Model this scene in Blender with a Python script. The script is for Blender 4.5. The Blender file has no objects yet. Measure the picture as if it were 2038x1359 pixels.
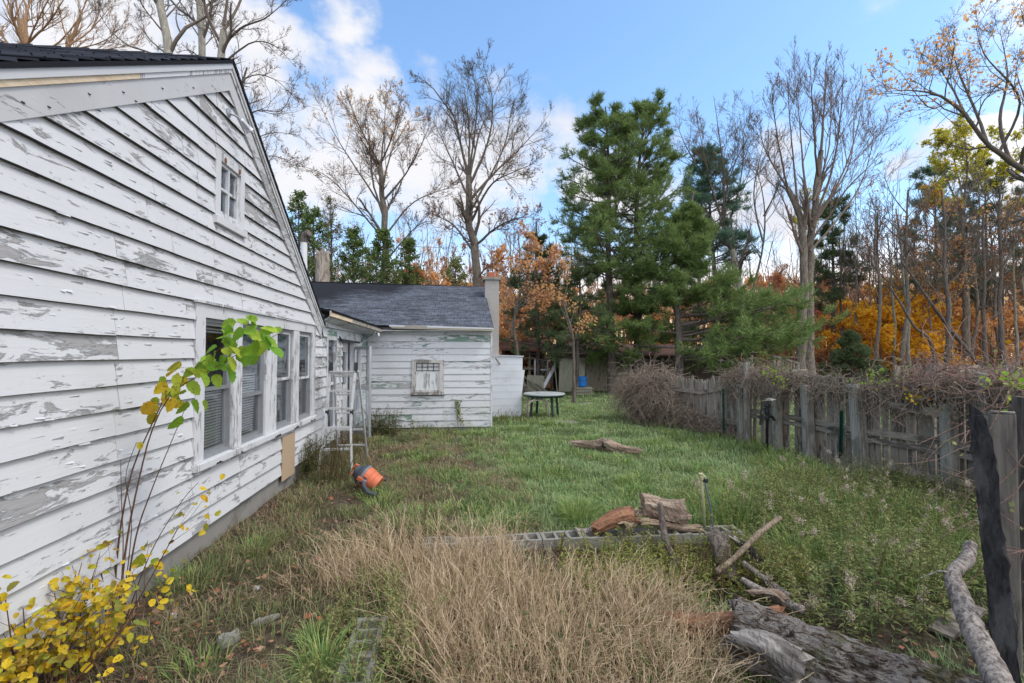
import bpy, math, random
import numpy as np
from mathutils import Vector, Matrix
PI = math.pi
R = math.radians
sc = bpy.context.scene
# ---------------- camera, sky, sun, exposure ----------------
CAMH = 1.8
F = 934.0
YAW = R(6.35)
PIT = math.atan(25.5 / F)
cd = bpy.data.cameras.new("camera")
cam = bpy.data.objects.new("camera", cd)
sc.collection.objects.link(cam)
cam.location = (0, 0, CAMH)
cam.rotation_euler = (PI / 2 + PIT, 0, -YAW)
cd.sensor_width = 36
cd.lens = 36 * F / 2038
cd.clip_start = 0.05
cd.clip_end = 3000
sc.camera = cam
SUN_EL, SUN_AZ = R(54), R(115)          # azimuth clockwise from +Y: high behind the camera, to its right
w = bpy.data.worlds.new("World")
sc.world = w
w.use_nodes = True
sc.view_settings.view_transform = 'Standard'
sc.view_settings.look = 'None'
sc.view_settings.gamma = 1
sc.view_settings.exposure = 0.58
sc.view_settings.use_curve_mapping = False


class NT:
    """small helper round a node tree"""
    def __init__(s, tree):
        s.t = tree
        tree.nodes.clear()

    def n(s, typ, ins=None, **kw):
        nd = s.t.nodes.new(typ)
        for k, v in kw.items():
            setattr(nd, k, v)
        for k, v in (ins or {}).items():
            sock = nd.inputs[k]
            if isinstance(v, bpy.types.NodeSocket):
                s.t.links.new(v, sock)
            else:
                if hasattr(v, '__len__') and len(v) == 3 and sock.type == 'RGBA':
                    v = (*v, 1)
                sock.default_value = v
        return nd

    def m(s, op, a, b=0.0, c=0.0, clamp=False):
        nd = s.n('ShaderNodeMath', {0: a, 1: b, 2: c}, operation=op)
        nd.use_clamp = clamp
        return nd.outputs[0]

    def v(s, op, a, b=(0, 0, 0)):
        nd = s.n('ShaderNodeVectorMath', {0: a, 1: b}, operation=op)
        return nd.outputs['Value'] if op in ('DISTANCE', 'DOT_PRODUCT', 'LENGTH') else nd.outputs[0]

    def ramp(s, x, a, b, lo=0.0, hi=1.0, smooth=True):
        nd = s.n('ShaderNodeMapRange', {0: x, 1: a, 2: b, 3: lo, 4: hi})
        nd.interpolation_type = 'SMOOTHSTEP' if smooth else 'LINEAR'
        return nd.outputs[0]

    def mix(s, f, a, b):
        nd = s.n('ShaderNodeMix', data_type='RGBA')
        for k, v in ((0, f), (6, a), (7, b)):
            if isinstance(v, bpy.types.NodeSocket):
                s.t.links.new(v, nd.inputs[k])
            else:
                nd.inputs[k].default_value = (*v, 1) if hasattr(v, '__len__') and len(v) == 3 else v
        return nd.outputs[2]

    def noise(s, vec, scale, detail=4, rough=0.55, dist=0.0):
        return s.n('ShaderNodeTexNoise', {'Vector': vec, 'Scale': scale, 'Detail': detail, 'Roughness': rough, 'Distortion': dist}).outputs[0]

    def map(s, vec, scale=(1, 1, 1), rot=(0, 0, 0), loc=(0, 0, 0)):
        return s.n('ShaderNodeMapping', {'Vector': vec, 'Scale': scale, 'Rotation': rot, 'Location': loc}).outputs[0]

    def cr(s, x, stops, interp='LINEAR'):
        nd = s.n('ShaderNodeValToRGB', {0: x})
        cr = nd.color_ramp
        cr.interpolation = interp
        while len(cr.elements) < len(stops):
            cr.elements.new(0.5)
        for e, (p, c) in zip(cr.elements, stops):
            e.position = p
            e.color = (*c, 1)
        return nd.outputs[0]


def pixdir(px, py):
    a = (px - 1019.0) / F
    b = -(py - 679.5) / F
    y = math.cos(PIT) - b * math.sin(PIT)
    z = math.sin(PIT) + b * math.cos(PIT)
    return Vector((a * math.cos(YAW) + y * math.sin(YAW), -a * math.sin(YAW) + y * math.cos(YAW), z))


def W(px, py, D):                                   # world point at depth D metres from the viewpoint
    return Vector((0, 0, CAMH)) + pixdir(px, py) * D


def G(px, py, z=0.0):                               # world point on the ground
    r = pixdir(px, py)
    return Vector((0, 0, CAMH)) + r * ((z - CAMH) / r.z)


# sky: Nishita blue with fair-weather cloud banks, warm low down where the evening light stands
t = NT(w.node_tree)
tc = t.n('ShaderNodeTexCoord')
dirv = t.v('NORMALIZE', tc.outputs['Generated'])
sky = t.n('ShaderNodeTexSky', sky_type='NISHITA', sun_disc=False, sun_elevation=SUN_EL, sun_rotation=SUN_AZ, air_density=1.0, dust_density=0.6, ozone_density=2.0)
skyc = t.v('MULTIPLY', sky.outputs[0], (0.182, 0.206, 0.212))
sep = t.n('ShaderNodeSeparateXYZ', {0: dirv})
n1 = t.noise(t.map(dirv, (1, 1, 1.7)), 4.2, 9, 0.58, 0.25)
n2 = t.noise(t.map(dirv, (1, 1, 1.6), loc=(3, 1, 2)), 2.1, 4, 0.5)
blob = None
warp = t.v('MULTIPLY', t.v('SUBTRACT', t.n('ShaderNodeTexNoise', {'Vector': dirv, 'Scale': 5.5, 'Detail': 5.0, 'Roughness': .6}).outputs[1], (.5, .5, .5)), (.30, .30, .22))
wdir = t.v('ADD', dirv, warp)
for px, py, rad in ((700, -10, .09), (690, 185, .12), (520, 120, .13), (430, 60, .12), (560, 250, .16), (650, 330, .17), (780, 330, .18), (900, 300, .17), (1010, 290, .15), (1120, 300, .12),
                    (1230, 360, .14), (1520, 340, .10), (1560, 400, .10), (1450, 400, .10), (1840, 300, .05), (1960, 330, .07), (60, 20, .2)):
    c = pixdir(px, py).normalized()
    dd = t.v('DISTANCE', wdir, tuple(c))
    bb = t.ramp(dd, 0, rad, 1, 0, False)
    blob = bb if blob is None else t.m('MAXIMUM', blob, bb)
back_fill = t.ramp(t.v('DOT_PRODUCT', dirv, (0.50, -0.74, 0.45)), -0.05, 0.45, 0, 1)      # added bright cloud, unseen behind the viewer, to fill the shaded walls
dens = t.m('ADD', t.m('MULTIPLY', t.m('SQRT', blob), 0.72), t.m('MULTIPLY', t.m('SUBTRACT', n1, 0.5), 1.35))
dens = t.m('ADD', dens, t.m('MULTIPLY', back_fill, 0.9))
cm = t.ramp(dens, 0.20, 0.62)
shade = t.ramp(t.m('ADD', n2, t.m('MULTIPLY', dens, 0.22)), 0.40, 0.68)
ccol = t.mix(shade, (0.42, 0.48, 0.61), (0.64, 0.64, 0.665))
ccol = t.mix(back_fill, ccol, (1.15, 1.18, 1.28))
hor = t.ramp(sep.outputs[2], 0.02, 0.42, 1, 0)
pale = t.mix(t.m('MULTIPLY', hor, 0.42), skyc, (0.41, 0.52, 0.68))
glow = t.m('MULTIPLY', t.ramp(t.v('DOT_PRODUCT', dirv, tuple(pixdir(1280, 640).normalized())), 0.62, 0.97), t.ramp(sep.outputs[2], 0.02, 0.25, 1, 0))
c2 = t.mix(cm, pale, ccol)
c2 = t.mix(t.m('MULTIPLY', glow, 0.9), c2, (1.7, 1.12, 0.66))
bg = t.n('ShaderNodeBackground', {'Color': c2, 'Strength': 1.0})
t.t.links.new(bg.outputs[0], t.n('ShaderNodeOutputWorld').inputs[0])

sd = bpy.data.lights.new("sky_fill", 'SUN')  # added soft lamp standing in for sky glow; the low sun is ahead
sd.energy = 1.2
sd.angle = R(16)
sd.color = (1.0, 0.93, 0.82)
sky_fill = bpy.data.objects.new("sky_fill", sd)
sc.collection.objects.link(sky_fill)
sky_fill.rotation_euler = Vector((math.sin(SUN_AZ) * math.cos(SUN_EL), math.cos(SUN_AZ) * math.cos(SUN_EL), math.sin(SUN_EL))).to_track_quat('Z', 'Y').to_euler()

# ---------------- mesh helpers ----------------
rng = np.random.default_rng(7)
COL = sc.collection


def make_mesh(name, V, Fs, mats, mi=None, smooth=False):
    V = np.asarray(V, dtype=np.float32).reshape(-1, 3)
    me = bpy.data.meshes.new(name)
    me.vertices.add(len(V))
    me.vertices.foreach_set('co', V.ravel())
    Fs = [np.asarray(f, dtype=np.int32) for f in Fs if len(f)]
    loops = np.concatenate([f.ravel() for f in Fs])
    tot = np.concatenate([np.full(len(f), f.shape[1], dtype=np.int32) for f in Fs])
    me.loops.add(len(loops))
    me.loops.foreach_set('vertex_index', loops)
    me.polygons.add(len(tot))
    me.polygons.foreach_set('loop_start', np.concatenate([[0], np.cumsum(tot)[:-1]]).astype(np.int32))
    me.polygons.foreach_set('loop_total', tot)
    for m_ in mats:
        me.materials.append(m_)
    if mi is not None:
        me.polygons.foreach_set('material_index', np.asarray(mi, dtype=np.int32))
    me.update(calc_edges=True)
    me.polygons.foreach_set('use_smooth', np.full(len(tot), smooth, dtype=bool))
    return me


def linkobj(name, data, parent=None, loc=(0, 0, 0)):
    o = bpy.data.objects.new(name, data)
    COL.objects.link(o)
    o.location = loc
    if parent:
        o.parent = parent
    return o


def tag(o, label=None, cat=None, group=None, kind=None):
    if label: o['label'] = label
    if cat: o['category'] = cat
    if group: o['group'] = group
    if kind: o['kind'] = kind
    return o


def thing(name, label, cat, loc=(0, 0, 0), group=None, rz=0.0):
    o = linkobj(name, None, None, loc)
    o.rotation_euler = (0, 0, rz)
    o.empty_display_size = 0.1
    return tag(o, label, cat, group)


def wloc(o):
    p = Vector(o.location)
    while o.parent:
        o = o.parent
        p += Vector(o.location)
    return p


class MB:
    """collects shapes into one mesh"""
    def __init__(s):
        s.V = []; s.q = []; s.t = []; s.n = 0

    def add(s, V, quads=(), tris=()):
        V = np.asarray(V, dtype=np.float64).reshape(-1, 3)
        if len(quads): s.q.append(np.asarray(quads) + s.n)
        if len(tris): s.t.append(np.asarray(tris) + s.n)
        s.V.append(V); s.n += len(V)
        return s

    def hexa(s, P):                                   # 4 bottom (ccw) then 4 top
        return s.add(P, [(3, 2, 1, 0), (4, 5, 6, 7), (0, 1, 5, 4), (1, 2, 6, 5), (2, 3, 7, 6), (3, 0, 4, 7)])

    def box(s, x0, x1, y0, y1, z0, z1, M=None, j=0.0):
        P = np.array([(x0, y0, z0), (x1, y0, z0), (x1, y1, z0), (x0, y1, z0), (x0, y0, z1), (x1, y0, z1), (x1, y1, z1), (x0, y1, z1)], float)
        if j: P += rng.normal(0, j, P.shape)
        if M is not None: P = np.array([tuple(M @ Vector(p)) for p in P])
        return s.hexa(P)

    def bar(s, a, b, wd, ht, up=(0, 0, 1)):           # rectangular bar from a to b
        a = Vector(a); b = Vector(b); d = (b - a).normalized(); u = Vector(up)
        sd_ = d.cross(u)
        if sd_.length < 1e-4: sd_ = d.cross(Vector((1, 0, 0)))
        sd_.normalize(); u = sd_.cross(d).normalized()
        o = [(-1, -1), (1, -1), (1, 1), (-1, 1)]
        P = [a + sd_ * (i * wd / 2) + u * (k * ht / 2) for i, k in o] + [b + sd_ * (i * wd / 2) + u * (k * ht / 2) for i, k in o]
        return s.hexa([tuple(p) for p in P])

    def tube(s, pts, rad, sides=8, caps=True):
        pts = np.asarray([tuple(p) for p in pts], float)
        K = len(pts)
        rad = np.broadcast_to(np.asarray(rad, float), (K,))
        V, q = batch_tubes(pts[None], rad[None], sides)
        t_ = []
        if caps:
            V = np.vstack([V, pts[0], pts[-1]])
            c0, c1 = K * sides, K * sides + 1
            for i in range(sides):
                k = (i + 1) % sides
                t_ += [(c0, k, i), (c1, (K - 1) * sides + i, (K - 1) * sides + k)]
        return s.add(V, q, t_)

    def lathe(s, prof, sides=20, M=None, cap=True):     # prof: (r, z)
        a = np.arange(sides) * 2 * PI / sides
        V = np.array([(r * math.cos(x), r * math.sin(x), z) for r, z in prof for x in a])
        q = []
        for k in range(len(prof) - 1):
            for i in range(sides):
                j = (i + 1) % sides
                q.append((k * sides + i, k * sides + j, (k + 1) * sides + j, (k + 1) * sides + i))
        tr = []
        if cap:
            V = np.vstack([V, (0, 0, prof[0][1]), (0, 0, prof[-1][1])])
            n = len(prof) * sides
            for i in range(sides):
                j = (i + 1) % sides
                tr += [(n, j, i), (n + 1, (len(prof) - 1) * sides + i, (len(prof) - 1) * sides + j)]
        if M is not None: V = np.array([tuple(M @ Vector(p)) for p in V])
        return s.add(V, q, tr)

    def build(s, name, mat, parent=None, world=True, smooth=False, bevel=0.0, loc=None):
        V = np.vstack(s.V)
        org = Vector((0, 0, 0))
        if parent is not None and world: org = wloc(parent)
        if parent is None and loc is not None: org = Vector(loc)
        V = V - np.array(tuple(org))
        Fs = []
        if s.q: Fs.append(np.vstack(s.q))
        if s.t: Fs.append(np.vstack(s.t))
        me = make_mesh(name, V, Fs, [mat] if not isinstance(mat, (list, tuple)) else list(mat), smooth=smooth)
        o = linkobj(name, me, parent, tuple(org) if parent is None else (0, 0, 0))
        if bevel:
            md = o.modifiers.new('bevel', 'BEVEL')
            md.width = bevel; md.segments = 2; md.limit_method = 'ANGLE'
        return o


def batch_tubes(P, Rr, sides=4):
    """P [N,K,3] Rr [N,K] -> verts, quads of N open tubes"""
    N, K, _ = P.shape
    T = np.gradient(P, axis=1)
    T /= np.linalg.norm(T, axis=2, keepdims=True) + 1e-9
    up = np.zeros((N, 1, 3)); up[..., 2] = 1
    flat = np.abs(T[:, :1, 2:3]) > 0.9
    up = np.where(flat, np.array([1.0, 0.2, 0])[None, None], up)
    A = np.cross(T, np.broadcast_to(up, T.shape)); A /= np.linalg.norm(A, axis=2, keepdims=True) + 1e-9
    B = np.cross(T, A)
    an = np.arange(sides) * 2 * PI / sides
    V = P[:, :, None] + Rr[:, :, None, None] * (A[:, :, None] * np.cos(an)[None, None, :, None] + B[:, :, None] * np.sin(an)[None, None, :, None])
    V = V.reshape(-1, 3)
    n = np.arange(N)[:, None, None]; k = np.arange(K - 1)[None, :, None]; i = np.arange(sides)[None, None]
    j = (i + 1) % sides
    b = n * K * sides
    q = np.stack([b + k * sides + i, b + k * sides + j, b + (k + 1) * sides + j, b + (k + 1) * sides + i], -1).reshape(-1, 4)
    return V, q


def copy_tree(o, parent=None, loc=None):
    c = o.copy(); COL.objects.link(c)
    c.parent = parent
    if loc is not None: c.location = loc
    for ch in o.children:
        copy_tree(ch, c)
    return c


def vnoise(x, y, s=1.0, seed=0):
    """cheap smooth noise -1..1"""
    x = np.asarray(x) * s + seed * 13.7; y = np.asarray(y) * s + seed * 7.3
    return (np.sin(x * 1.7 + 1.3 * np.sin(y * 1.1 + seed)) + np.sin(y * 2.1 + 1.7 * np.sin(x * 0.9 + 2)) + np.sin((x + y) * 1.3 + 1.9 * np.sin((x - y) * 0.7))) / 3


def gz(x, y):
    """ground height"""
    x = np.asarray(x, float); y = np.asarray(y, float)
    z = 0.10 * np.exp(-np.clip(x + 2.25, 0, 9) / .4) * (x > -2.6) * (y > 1) * (y < 11.6) + 0.035 * vnoise(x, y, 1.6, 1) + 0.02 * vnoise(x, y, 4.5, 2)
    inside = 1 / (1 + np.exp(-(x + 0.42) * 25)) / (1 + np.exp((x - 2.6) * 6)) / (1 + np.exp((y - 4.32) * 30))
    return z * (1 - 0.5 * inside) - 0.16 * inside - 0.03


def gzz(x, y):
    return float(gz(x, y))


# ---------------- materials ----------------
def newmat(name):
    m_ = bpy.data.materials.new(name)
    m_.use_nodes = True
    return m_, NT(m_.node_tree)


def finish(t, col, rough=0.8, bump=None, strength=0.4, dist=0.01, metal=0.0, spec=0.3, **kw):
    ins = {'Base Color': col, 'Roughness': rough, 'Metallic': metal, 'Specular IOR Level': spec}
    ins.update(kw)
    if bump is not None:
        ins['Normal'] = t.n('ShaderNodeBump', {'Height': bump, 'Strength': strength, 'Distance': dist}).outputs[0]
    p = t.n('ShaderNodeBsdfPrincipled', ins)
    t.t.links.new(p.outputs[0], t.n('ShaderNodeOutputMaterial').inputs[0])


def oc(t):
    return t.n('ShaderNodeTexCoord').outputs['Object']


def isl(t):
    return t.n('ShaderNodeNewGeometry').outputs['Random Per Island']


def peel_mat(name, axis='y', paint=(.60, .615, .64), under=(.33, .325, .33), amount=0.0, green=False, dirt=0.25, scale=1.0):
    m_, t = newmat(name)
    o = oc(t)
    ri = isl(t)
    off = t.n('ShaderNodeCombineXYZ', {0: t.m('MULTIPLY', ri, 31.0), 1: t.m('MULTIPLY', ri, 17.0), 2: t.m('MULTIPLY', ri, 9.0)}).outputs[0]
    o2 = t.v('ADD', o, off)
    st = {'y': (1, .24, 1.15), 'x': (.24, 1, 1.15), 'z': (1, 1, .2)}[axis]
    st = tuple(a * scale for a in st)
    mp = t.map(o2, st)
    a = t.noise(mp, 12.5, 10, .7, .8)
    b = t.noise(t.map(o2, tuple(x * .3 for x in st)), 5.0, 3, .5)
    fine = t.noise(t.map(o2, tuple(x * 3.2 for x in st)), 9.0, 5, .6)
    c = t.m('ADD', a, t.m('MULTIPLY', t.m('SUBTRACT', b, .5), .78))
    c = t.m('ADD', c, t.m('MULTIPLY', t.m('SUBTRACT', ri, .5), .11))
    th = 0.635 - amount
    mask = t.ramp(c, th, th + .012)
    edge = t.ramp(c, th - .035, th, 0, 1, False)
    chips = t.ramp(t.m('ADD', fine, t.m('MULTIPLY', t.m('SUBTRACT', c, .5), .5)), .66 - amount * .6, .675 - amount * .6)
    mask2 = t.m('MAXIMUM', mask, t.m('MULTIPLY', chips, .8))
    g = t.noise(t.map(o, {'y': (6, 1.2, 22), 'x': (1.2, 6, 22), 'z': (22, 22, 1.2)}[axis]), 4, 4, .6)
    und = t.mix(g, tuple(x * .62 for x in under), tuple(min(1, x * 1.35) for x in under))
    if green:
        gm = t.ramp(t.noise(t.map(o2, tuple(x * .5 for x in st), loc=(5, 5, 5)), 5, 3, .5), .44, .5)
        und = t.mix(gm, und, (.17, .28, .22))
    big = t.noise(t.map(o, (1, 1, 1)), 1.3, 5, .6)
    dcol = t.mix(t.m('MULTIPLY', t.ramp(big, .45, .75), dirt), paint, tuple(x * f for x, f in zip(paint, (.72, .71, .68))))
    dcol = t.mix(t.m('MULTIPLY', g, .12), dcol, (.45, .45, .45))
    if green:   # algae low on the boards
        zz = t.n('ShaderNodeSeparateXYZ', {0: o}).outputs[2]
        al = t.m('MULTIPLY', t.ramp(zz, .1, .9, 1, 0), t.ramp(t.noise(o, 3.2, 5, .6), .45, .65))
        dcol = t.mix(t.m('MULTIPLY', al, .6), dcol, (.42, .44, .36))
    crk = t.noise(t.map(o2, tuple(x * 1.6 for x in st)), 7.0, 6, .65, .5)
    line = t.m('MULTIPLY', t.ramp(t.m('ABSOLUTE', t.m('SUBTRACT', crk, .53)), .0, .007, 1, 0), t.ramp(t.m('ADD', c, t.m('MULTIPLY', t.m('SUBTRACT', fine, .5), .3)), .50 - amount, .57 - amount))
    dcol = t.mix(t.m('MULTIPLY', line, .75), dcol, (.16, .15, .14))
    col = t.mix(mask2, dcol, und)
    h = t.m('SUBTRACT', t.m('ADD', t.m('MULTIPLY', edge, 1.5), t.m('MULTIPLY', g, .25)), t.m('MULTIPLY', mask2, 1.9))
    finish(t, col, t.m('ADD', .55, t.m('MULTIPLY', mask2, .3)), h, .75, .006, spec=.35)
    return m_


def wood_mat(name, c1, c2, axis='z', dark=(.03, .03, .03), darkamt=0.5, moss=0.0, bump=.6, scale=1.0, perisl=.5):
    m_, t = newmat(name)
    o = oc(t)
    ri = isl(t)
    off = t.n('ShaderNodeCombineXYZ', {0: t.m('MULTIPLY', ri, 31.0), 1: t.m('MULTIPLY', ri, 17.0), 2: t.m('MULTIPLY', ri, 5.0)}).outputs[0]
    o2 = t.v('ADD', o, off)
    st = {'y': (14, 1, 14), 'x': (1, 14, 14), 'z': (14, 14, 1)}[axis]
    g = t.noise(t.map(o2, tuple(a * scale for a in st)), 3.0, 7, .65, .4)
    pat = t.noise(t.map(o2, tuple(.35 * (a ** .5) for a in st)), 6.0, 5, .62, .3)
    col = t.mix(t.ramp(g, .3, .7), c1, c2)
    col = t.mix(t.m('MULTIPLY', t.m('SUBTRACT', ri, .3), perisl), col, tuple(x * .45 for x in c1))
    col = t.mix(t.m('MULTIPLY', t.ramp(pat, .50, .62), darkamt), col, dark)
    if moss:
        mo = t.ramp(t.noise(o, 7, 5, .6), .55, .66)
        col = t.mix(t.m('MULTIPLY', mo, moss), col, (.085, .11, .045))
    finish(t, col, .88, t.m('SUBTRACT', g, t.m('MULTIPLY', pat, .5)), bump, .01, spec=.2)
    return m_


def leaf_mat(name, cols, trans=.35, spots=None, rough=.6):
    m_, t = newmat(name)
    ri = isl(t)
    k = len(cols)
    col = t.cr(ri, [(i / max(1, k - 1), c) for i, c in enumerate(cols)])
    if spots:
        o = oc(t)
        s_ = t.ramp(t.noise(o, 60, 3, .5), .58, .66)
        col = t.mix(t.m('MULTIPLY', s_, .8), col, spots)
    p = t.n('ShaderNodeBsdfPrincipled', {'Base Color': col, 'Roughness': rough, 'Specular IOR Level': .25})
    tr = t.n('ShaderNodeBsdfTranslucent', {'Color': col})
    mx = t.n('ShaderNodeMixShader', {0: trans, 1: p.outputs[0], 2: tr.outputs[0]})
    t.t.links.new(mx.outputs[0], t.n('ShaderNodeOutputMaterial').inputs[0])
    return m_


def plain_mat(name, col, rough=.6, metal=0., var=.25, scale=8, bump=.15, spec=.4, dirt=None):
    m_, t = newmat(name)
    o = oc(t)
    n_ = t.noise(o, scale, 5, .6)
    c = t.mix(t.m('MULTIPLY', n_, var * 2), col, tuple(x * .5 for x in col))
    if dirt:
        c = t.mix(t.ramp(t.noise(o, scale * .6, 6, .65), .52, .68), c, dirt)
    finish(t, c, rough, n_, bump, .005, metal, spec)
    return m_


def bark_mat(name, c1, c2, scale=1.0, bump=.8, lichen=None):
    m_, t = newmat(name)
    o = oc(t)
    a = t.noise(t.map(o, (9 * scale, 9 * scale, 1.6 * scale)), 2.2, 7, .68, .6)
    col = t.mix(t.ramp(a, .36, .64), c1, c2)
    if lichen:
        col = t.mix(t.m('MULTIPLY', t.ramp(t.noise(o, 2.5 * scale, 6, .6), .5, .62), .6), col, lichen)
    finish(t, col, .9, a, bump, .03, spec=.15)
    return m_


M_SIDING = peel_mat('house siding paint', 'y', amount=.012, scale=1.0)
M_TRIM = peel_mat('house trim paint', 'z', amount=.01, dirt=.35, scale=1.3)
M_RAKE = peel_mat('rake paint', 'y', paint=(.50, .51, .53), amount=-.02, dirt=.4)
M_WING = peel_mat('wing siding paint', 'x', paint=(.58, .60, .63), amount=.004, green=True, dirt=.3)
M_ENTRY = peel_mat('entry siding paint', 'y', paint=(.58, .61, .65), amount=.04, green=True, dirt=.4)
M_WHITEMETAL = plain_mat('white drip metal', (.56, .575, .60), .45, 0, .1, 3, .05)
M_PINE = wood_mat('bare pine board', (.62, .50, .36), (.72, .62, .48), 'y', (.30, .16, .08), .25)
M_RAWBOARD = plain_mat('particle board', (.50, .37, .25), .8, 0, .3, 60, .3)
M_CONC = plain_mat('foundation concrete', (.30, .29, .27), .9, 0, .35, 5, .5, .2, dirt=(.16, .155, .14))
M_BLOCK = plain_mat('cinder block', (.27, .265, .24), .95, 0, .35, 28, .8, .15, dirt=(.17, .17, .14))
M_BLOCKWHITE = plain_mat('whitewashed block', (.62, .65, .70), .85, 0, .3, 4, .5, .2, dirt=(.42, .42, .42))
M_CHIM = plain_mat('chimney block', (.40, .38, .36), .9, 0, .3, 7, .5, .2)
M_TERRA = plain_mat('terracotta', (.42, .13, .07), .8)
M_DARKMETAL = plain_mat('dark iron', (.035, .04, .045), .6, .4, .4, 20, .3)
M_GREYMETAL = plain_mat('aluminium', (.52, .54, .57), .38, .75, .3, 9, .1)
M_LADDER = plain_mat('ladder aluminium', (.66, .67, .68), .42, .45, .2, 12, .1, dirt=(.42, .41, .38))
M_SCREENFR = plain_mat('window frame metal', (.38, .40, .42), .5, .5, .3, 12, .1)
M_BLACK = plain_mat('flaked black edge', (.02, .02, .025), .8)
M_REDTRIM = plain_mat('dark red jamb', (.13, .02, .025), .6)
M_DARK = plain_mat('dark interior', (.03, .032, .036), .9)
M_BLIND = plain_mat('blind slats', (.85, .85, .85), .6, 0, .1)
M_FENCE = wood_mat('fence wood', (.40, .345, .28), (.20, .17, .14), 'z', (.035, .035, .03), .75, moss=.25, perisl=1.0)
M_POST = wood_mat('post wood', (.34, .325, .29), (.20, .19, .165), 'z', (.06, .06, .05), .5, moss=.4)
M_RAIL = wood_mat('rail wood', (.38, .33, .27), (.19, .165, .14), 'y', (.04, .035, .03), .7, moss=.2)
M_CHAR = wood_mat('charred board', (.007, .007, .008), (.03, .03, .032), 'z', (.20, .20, .18), .16, bump=1.0, perisl=0)
M_DRIFT = bark_mat('silver branch', (0.107, 0.094, 0.085), (0.377, 0.335, 0.303), 2.4, .7)
M_DRIFT_OLD = None
M_GREYPLANK = wood_mat('grey plank', (.40, .38, .34), (.24, .22, .19), 'x', (.08, .06, .05), .5)
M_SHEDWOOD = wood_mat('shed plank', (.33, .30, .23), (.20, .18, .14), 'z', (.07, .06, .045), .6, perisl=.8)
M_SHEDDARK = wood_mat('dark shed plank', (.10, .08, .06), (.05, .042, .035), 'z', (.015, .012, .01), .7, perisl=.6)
M_ROT = wood_mat('rotten wood', (.33, .17, .10), (.17, .085, .05), 'x', (.05, .03, .025), .6, bump=1.0, perisl=.1)
M_ROTPALE = wood_mat('rotten wood pale', (0.360, 0.299, 0.236), (0.202, 0.136, 0.093), 'x', (0.058, 0.034, 0.025), .5, bump=1.0, perisl=.1)
M_BARK = bark_mat('grey bark', (0.100, 0.083, 0.067), (0.270, 0.229, 0.190), 1.0)
M_BARKDARK = bark_mat('dark bark', (0.070, 0.059, 0.053), (0.182, 0.154, 0.133), 1.0)
M_TWIG = bark_mat('twig bark', (0.111, 0.094, 0.080), (0.187, 0.156, 0.128), 3, .2)
M_TWIG_OLD = bark_mat('twig bark', (0.120, 0.096, 0.082), (0.204, 0.162, 0.132), 3, .2)
M_BARKSUNLIT = bark_mat('sunlit bark', (.20, .13, .08), (.42, .27, .16), 1.5)  # orange of low sunlight painted into the bark colour
M_BARKPALE = bark_mat('pale bark', (0.240, 0.228, 0.192), (0.432, 0.408, 0.348), 1.2)
M_BARKGREEN = bark_mat('lichen bark', (0.156, 0.150, 0.120), (0.312, 0.312, 0.252), 1.0)
M_VINE = bark_mat('vine bark', (.13, .10, .08), (.30, .245, .19), 4, .2)
M_BRAMBLE = bark_mat('reddish bramble', (.22, .12, .09), (.32, .22, .18), 4, .2)
M_TPOST = plain_mat('green stake', (.01, .07, .05), .5)
M_PVC = plain_mat('yellowed pipe', (.42, .42, .24), .6, 0, .4, 14, .2, dirt=(.30, .30, .22))
M_HOSE = plain_mat('grey hose', (.16, .19, .24), .5)
M_GPLASTIC = plain_mat('dark green plastic', (.008, .035, .03), .5, 0, .2)
M_TABLETOP = plain_mat('weathered table top', (.40, .43, .43), .5, 0, .3, 5, .1, dirt=(.12, .20, .19))
M_RUSTWHITE = plain_mat('rusty white tube', (.52, .46, .42), .7, .1, .3, 12, .3, dirt=(.34, .16, .10))
M_ORANGE = plain_mat('orange plastic', (.60, .15, .065), .55, 0, .2, 9, .08, dirt=(.40, .17, .10))
M_VACDARK = plain_mat('dark grey plastic', (.05, .06, .08), .5, 0, .2)
M_VACGREY = plain_mat('grey plastic', (.17, .19, .22), .5, 0, .2)
M_BLUE = plain_mat('blue plastic', (.01, .17, .55), .45, 0, .2)
M_RED = plain_mat('faded red', (.4, .12, .08), .7)
M_STONE = plain_mat('pale stone', (.26, .25, .23), .9, 0, .3, 6, .6, dirt=(.2, .19, .16))
M_LEAFROOF = plain_mat('leaf strewn roof', (.20, .095, .065), .95, 0, .6, 9, 1.0, dirt=(.09, .05, .045))
M_TAR = plain_mat('tar paper', (.03, .033, .045), .8, 0, .3)
M_WHITEP = plain_mat('white panel', (.68, .69, .70), .6, 0, .15)
M_CREAM = wood_mat('cream panel', (.42, .42, .33), (.30, .30, .23), 'z', (.2, .19, .15), .3, perisl=.3)


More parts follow.
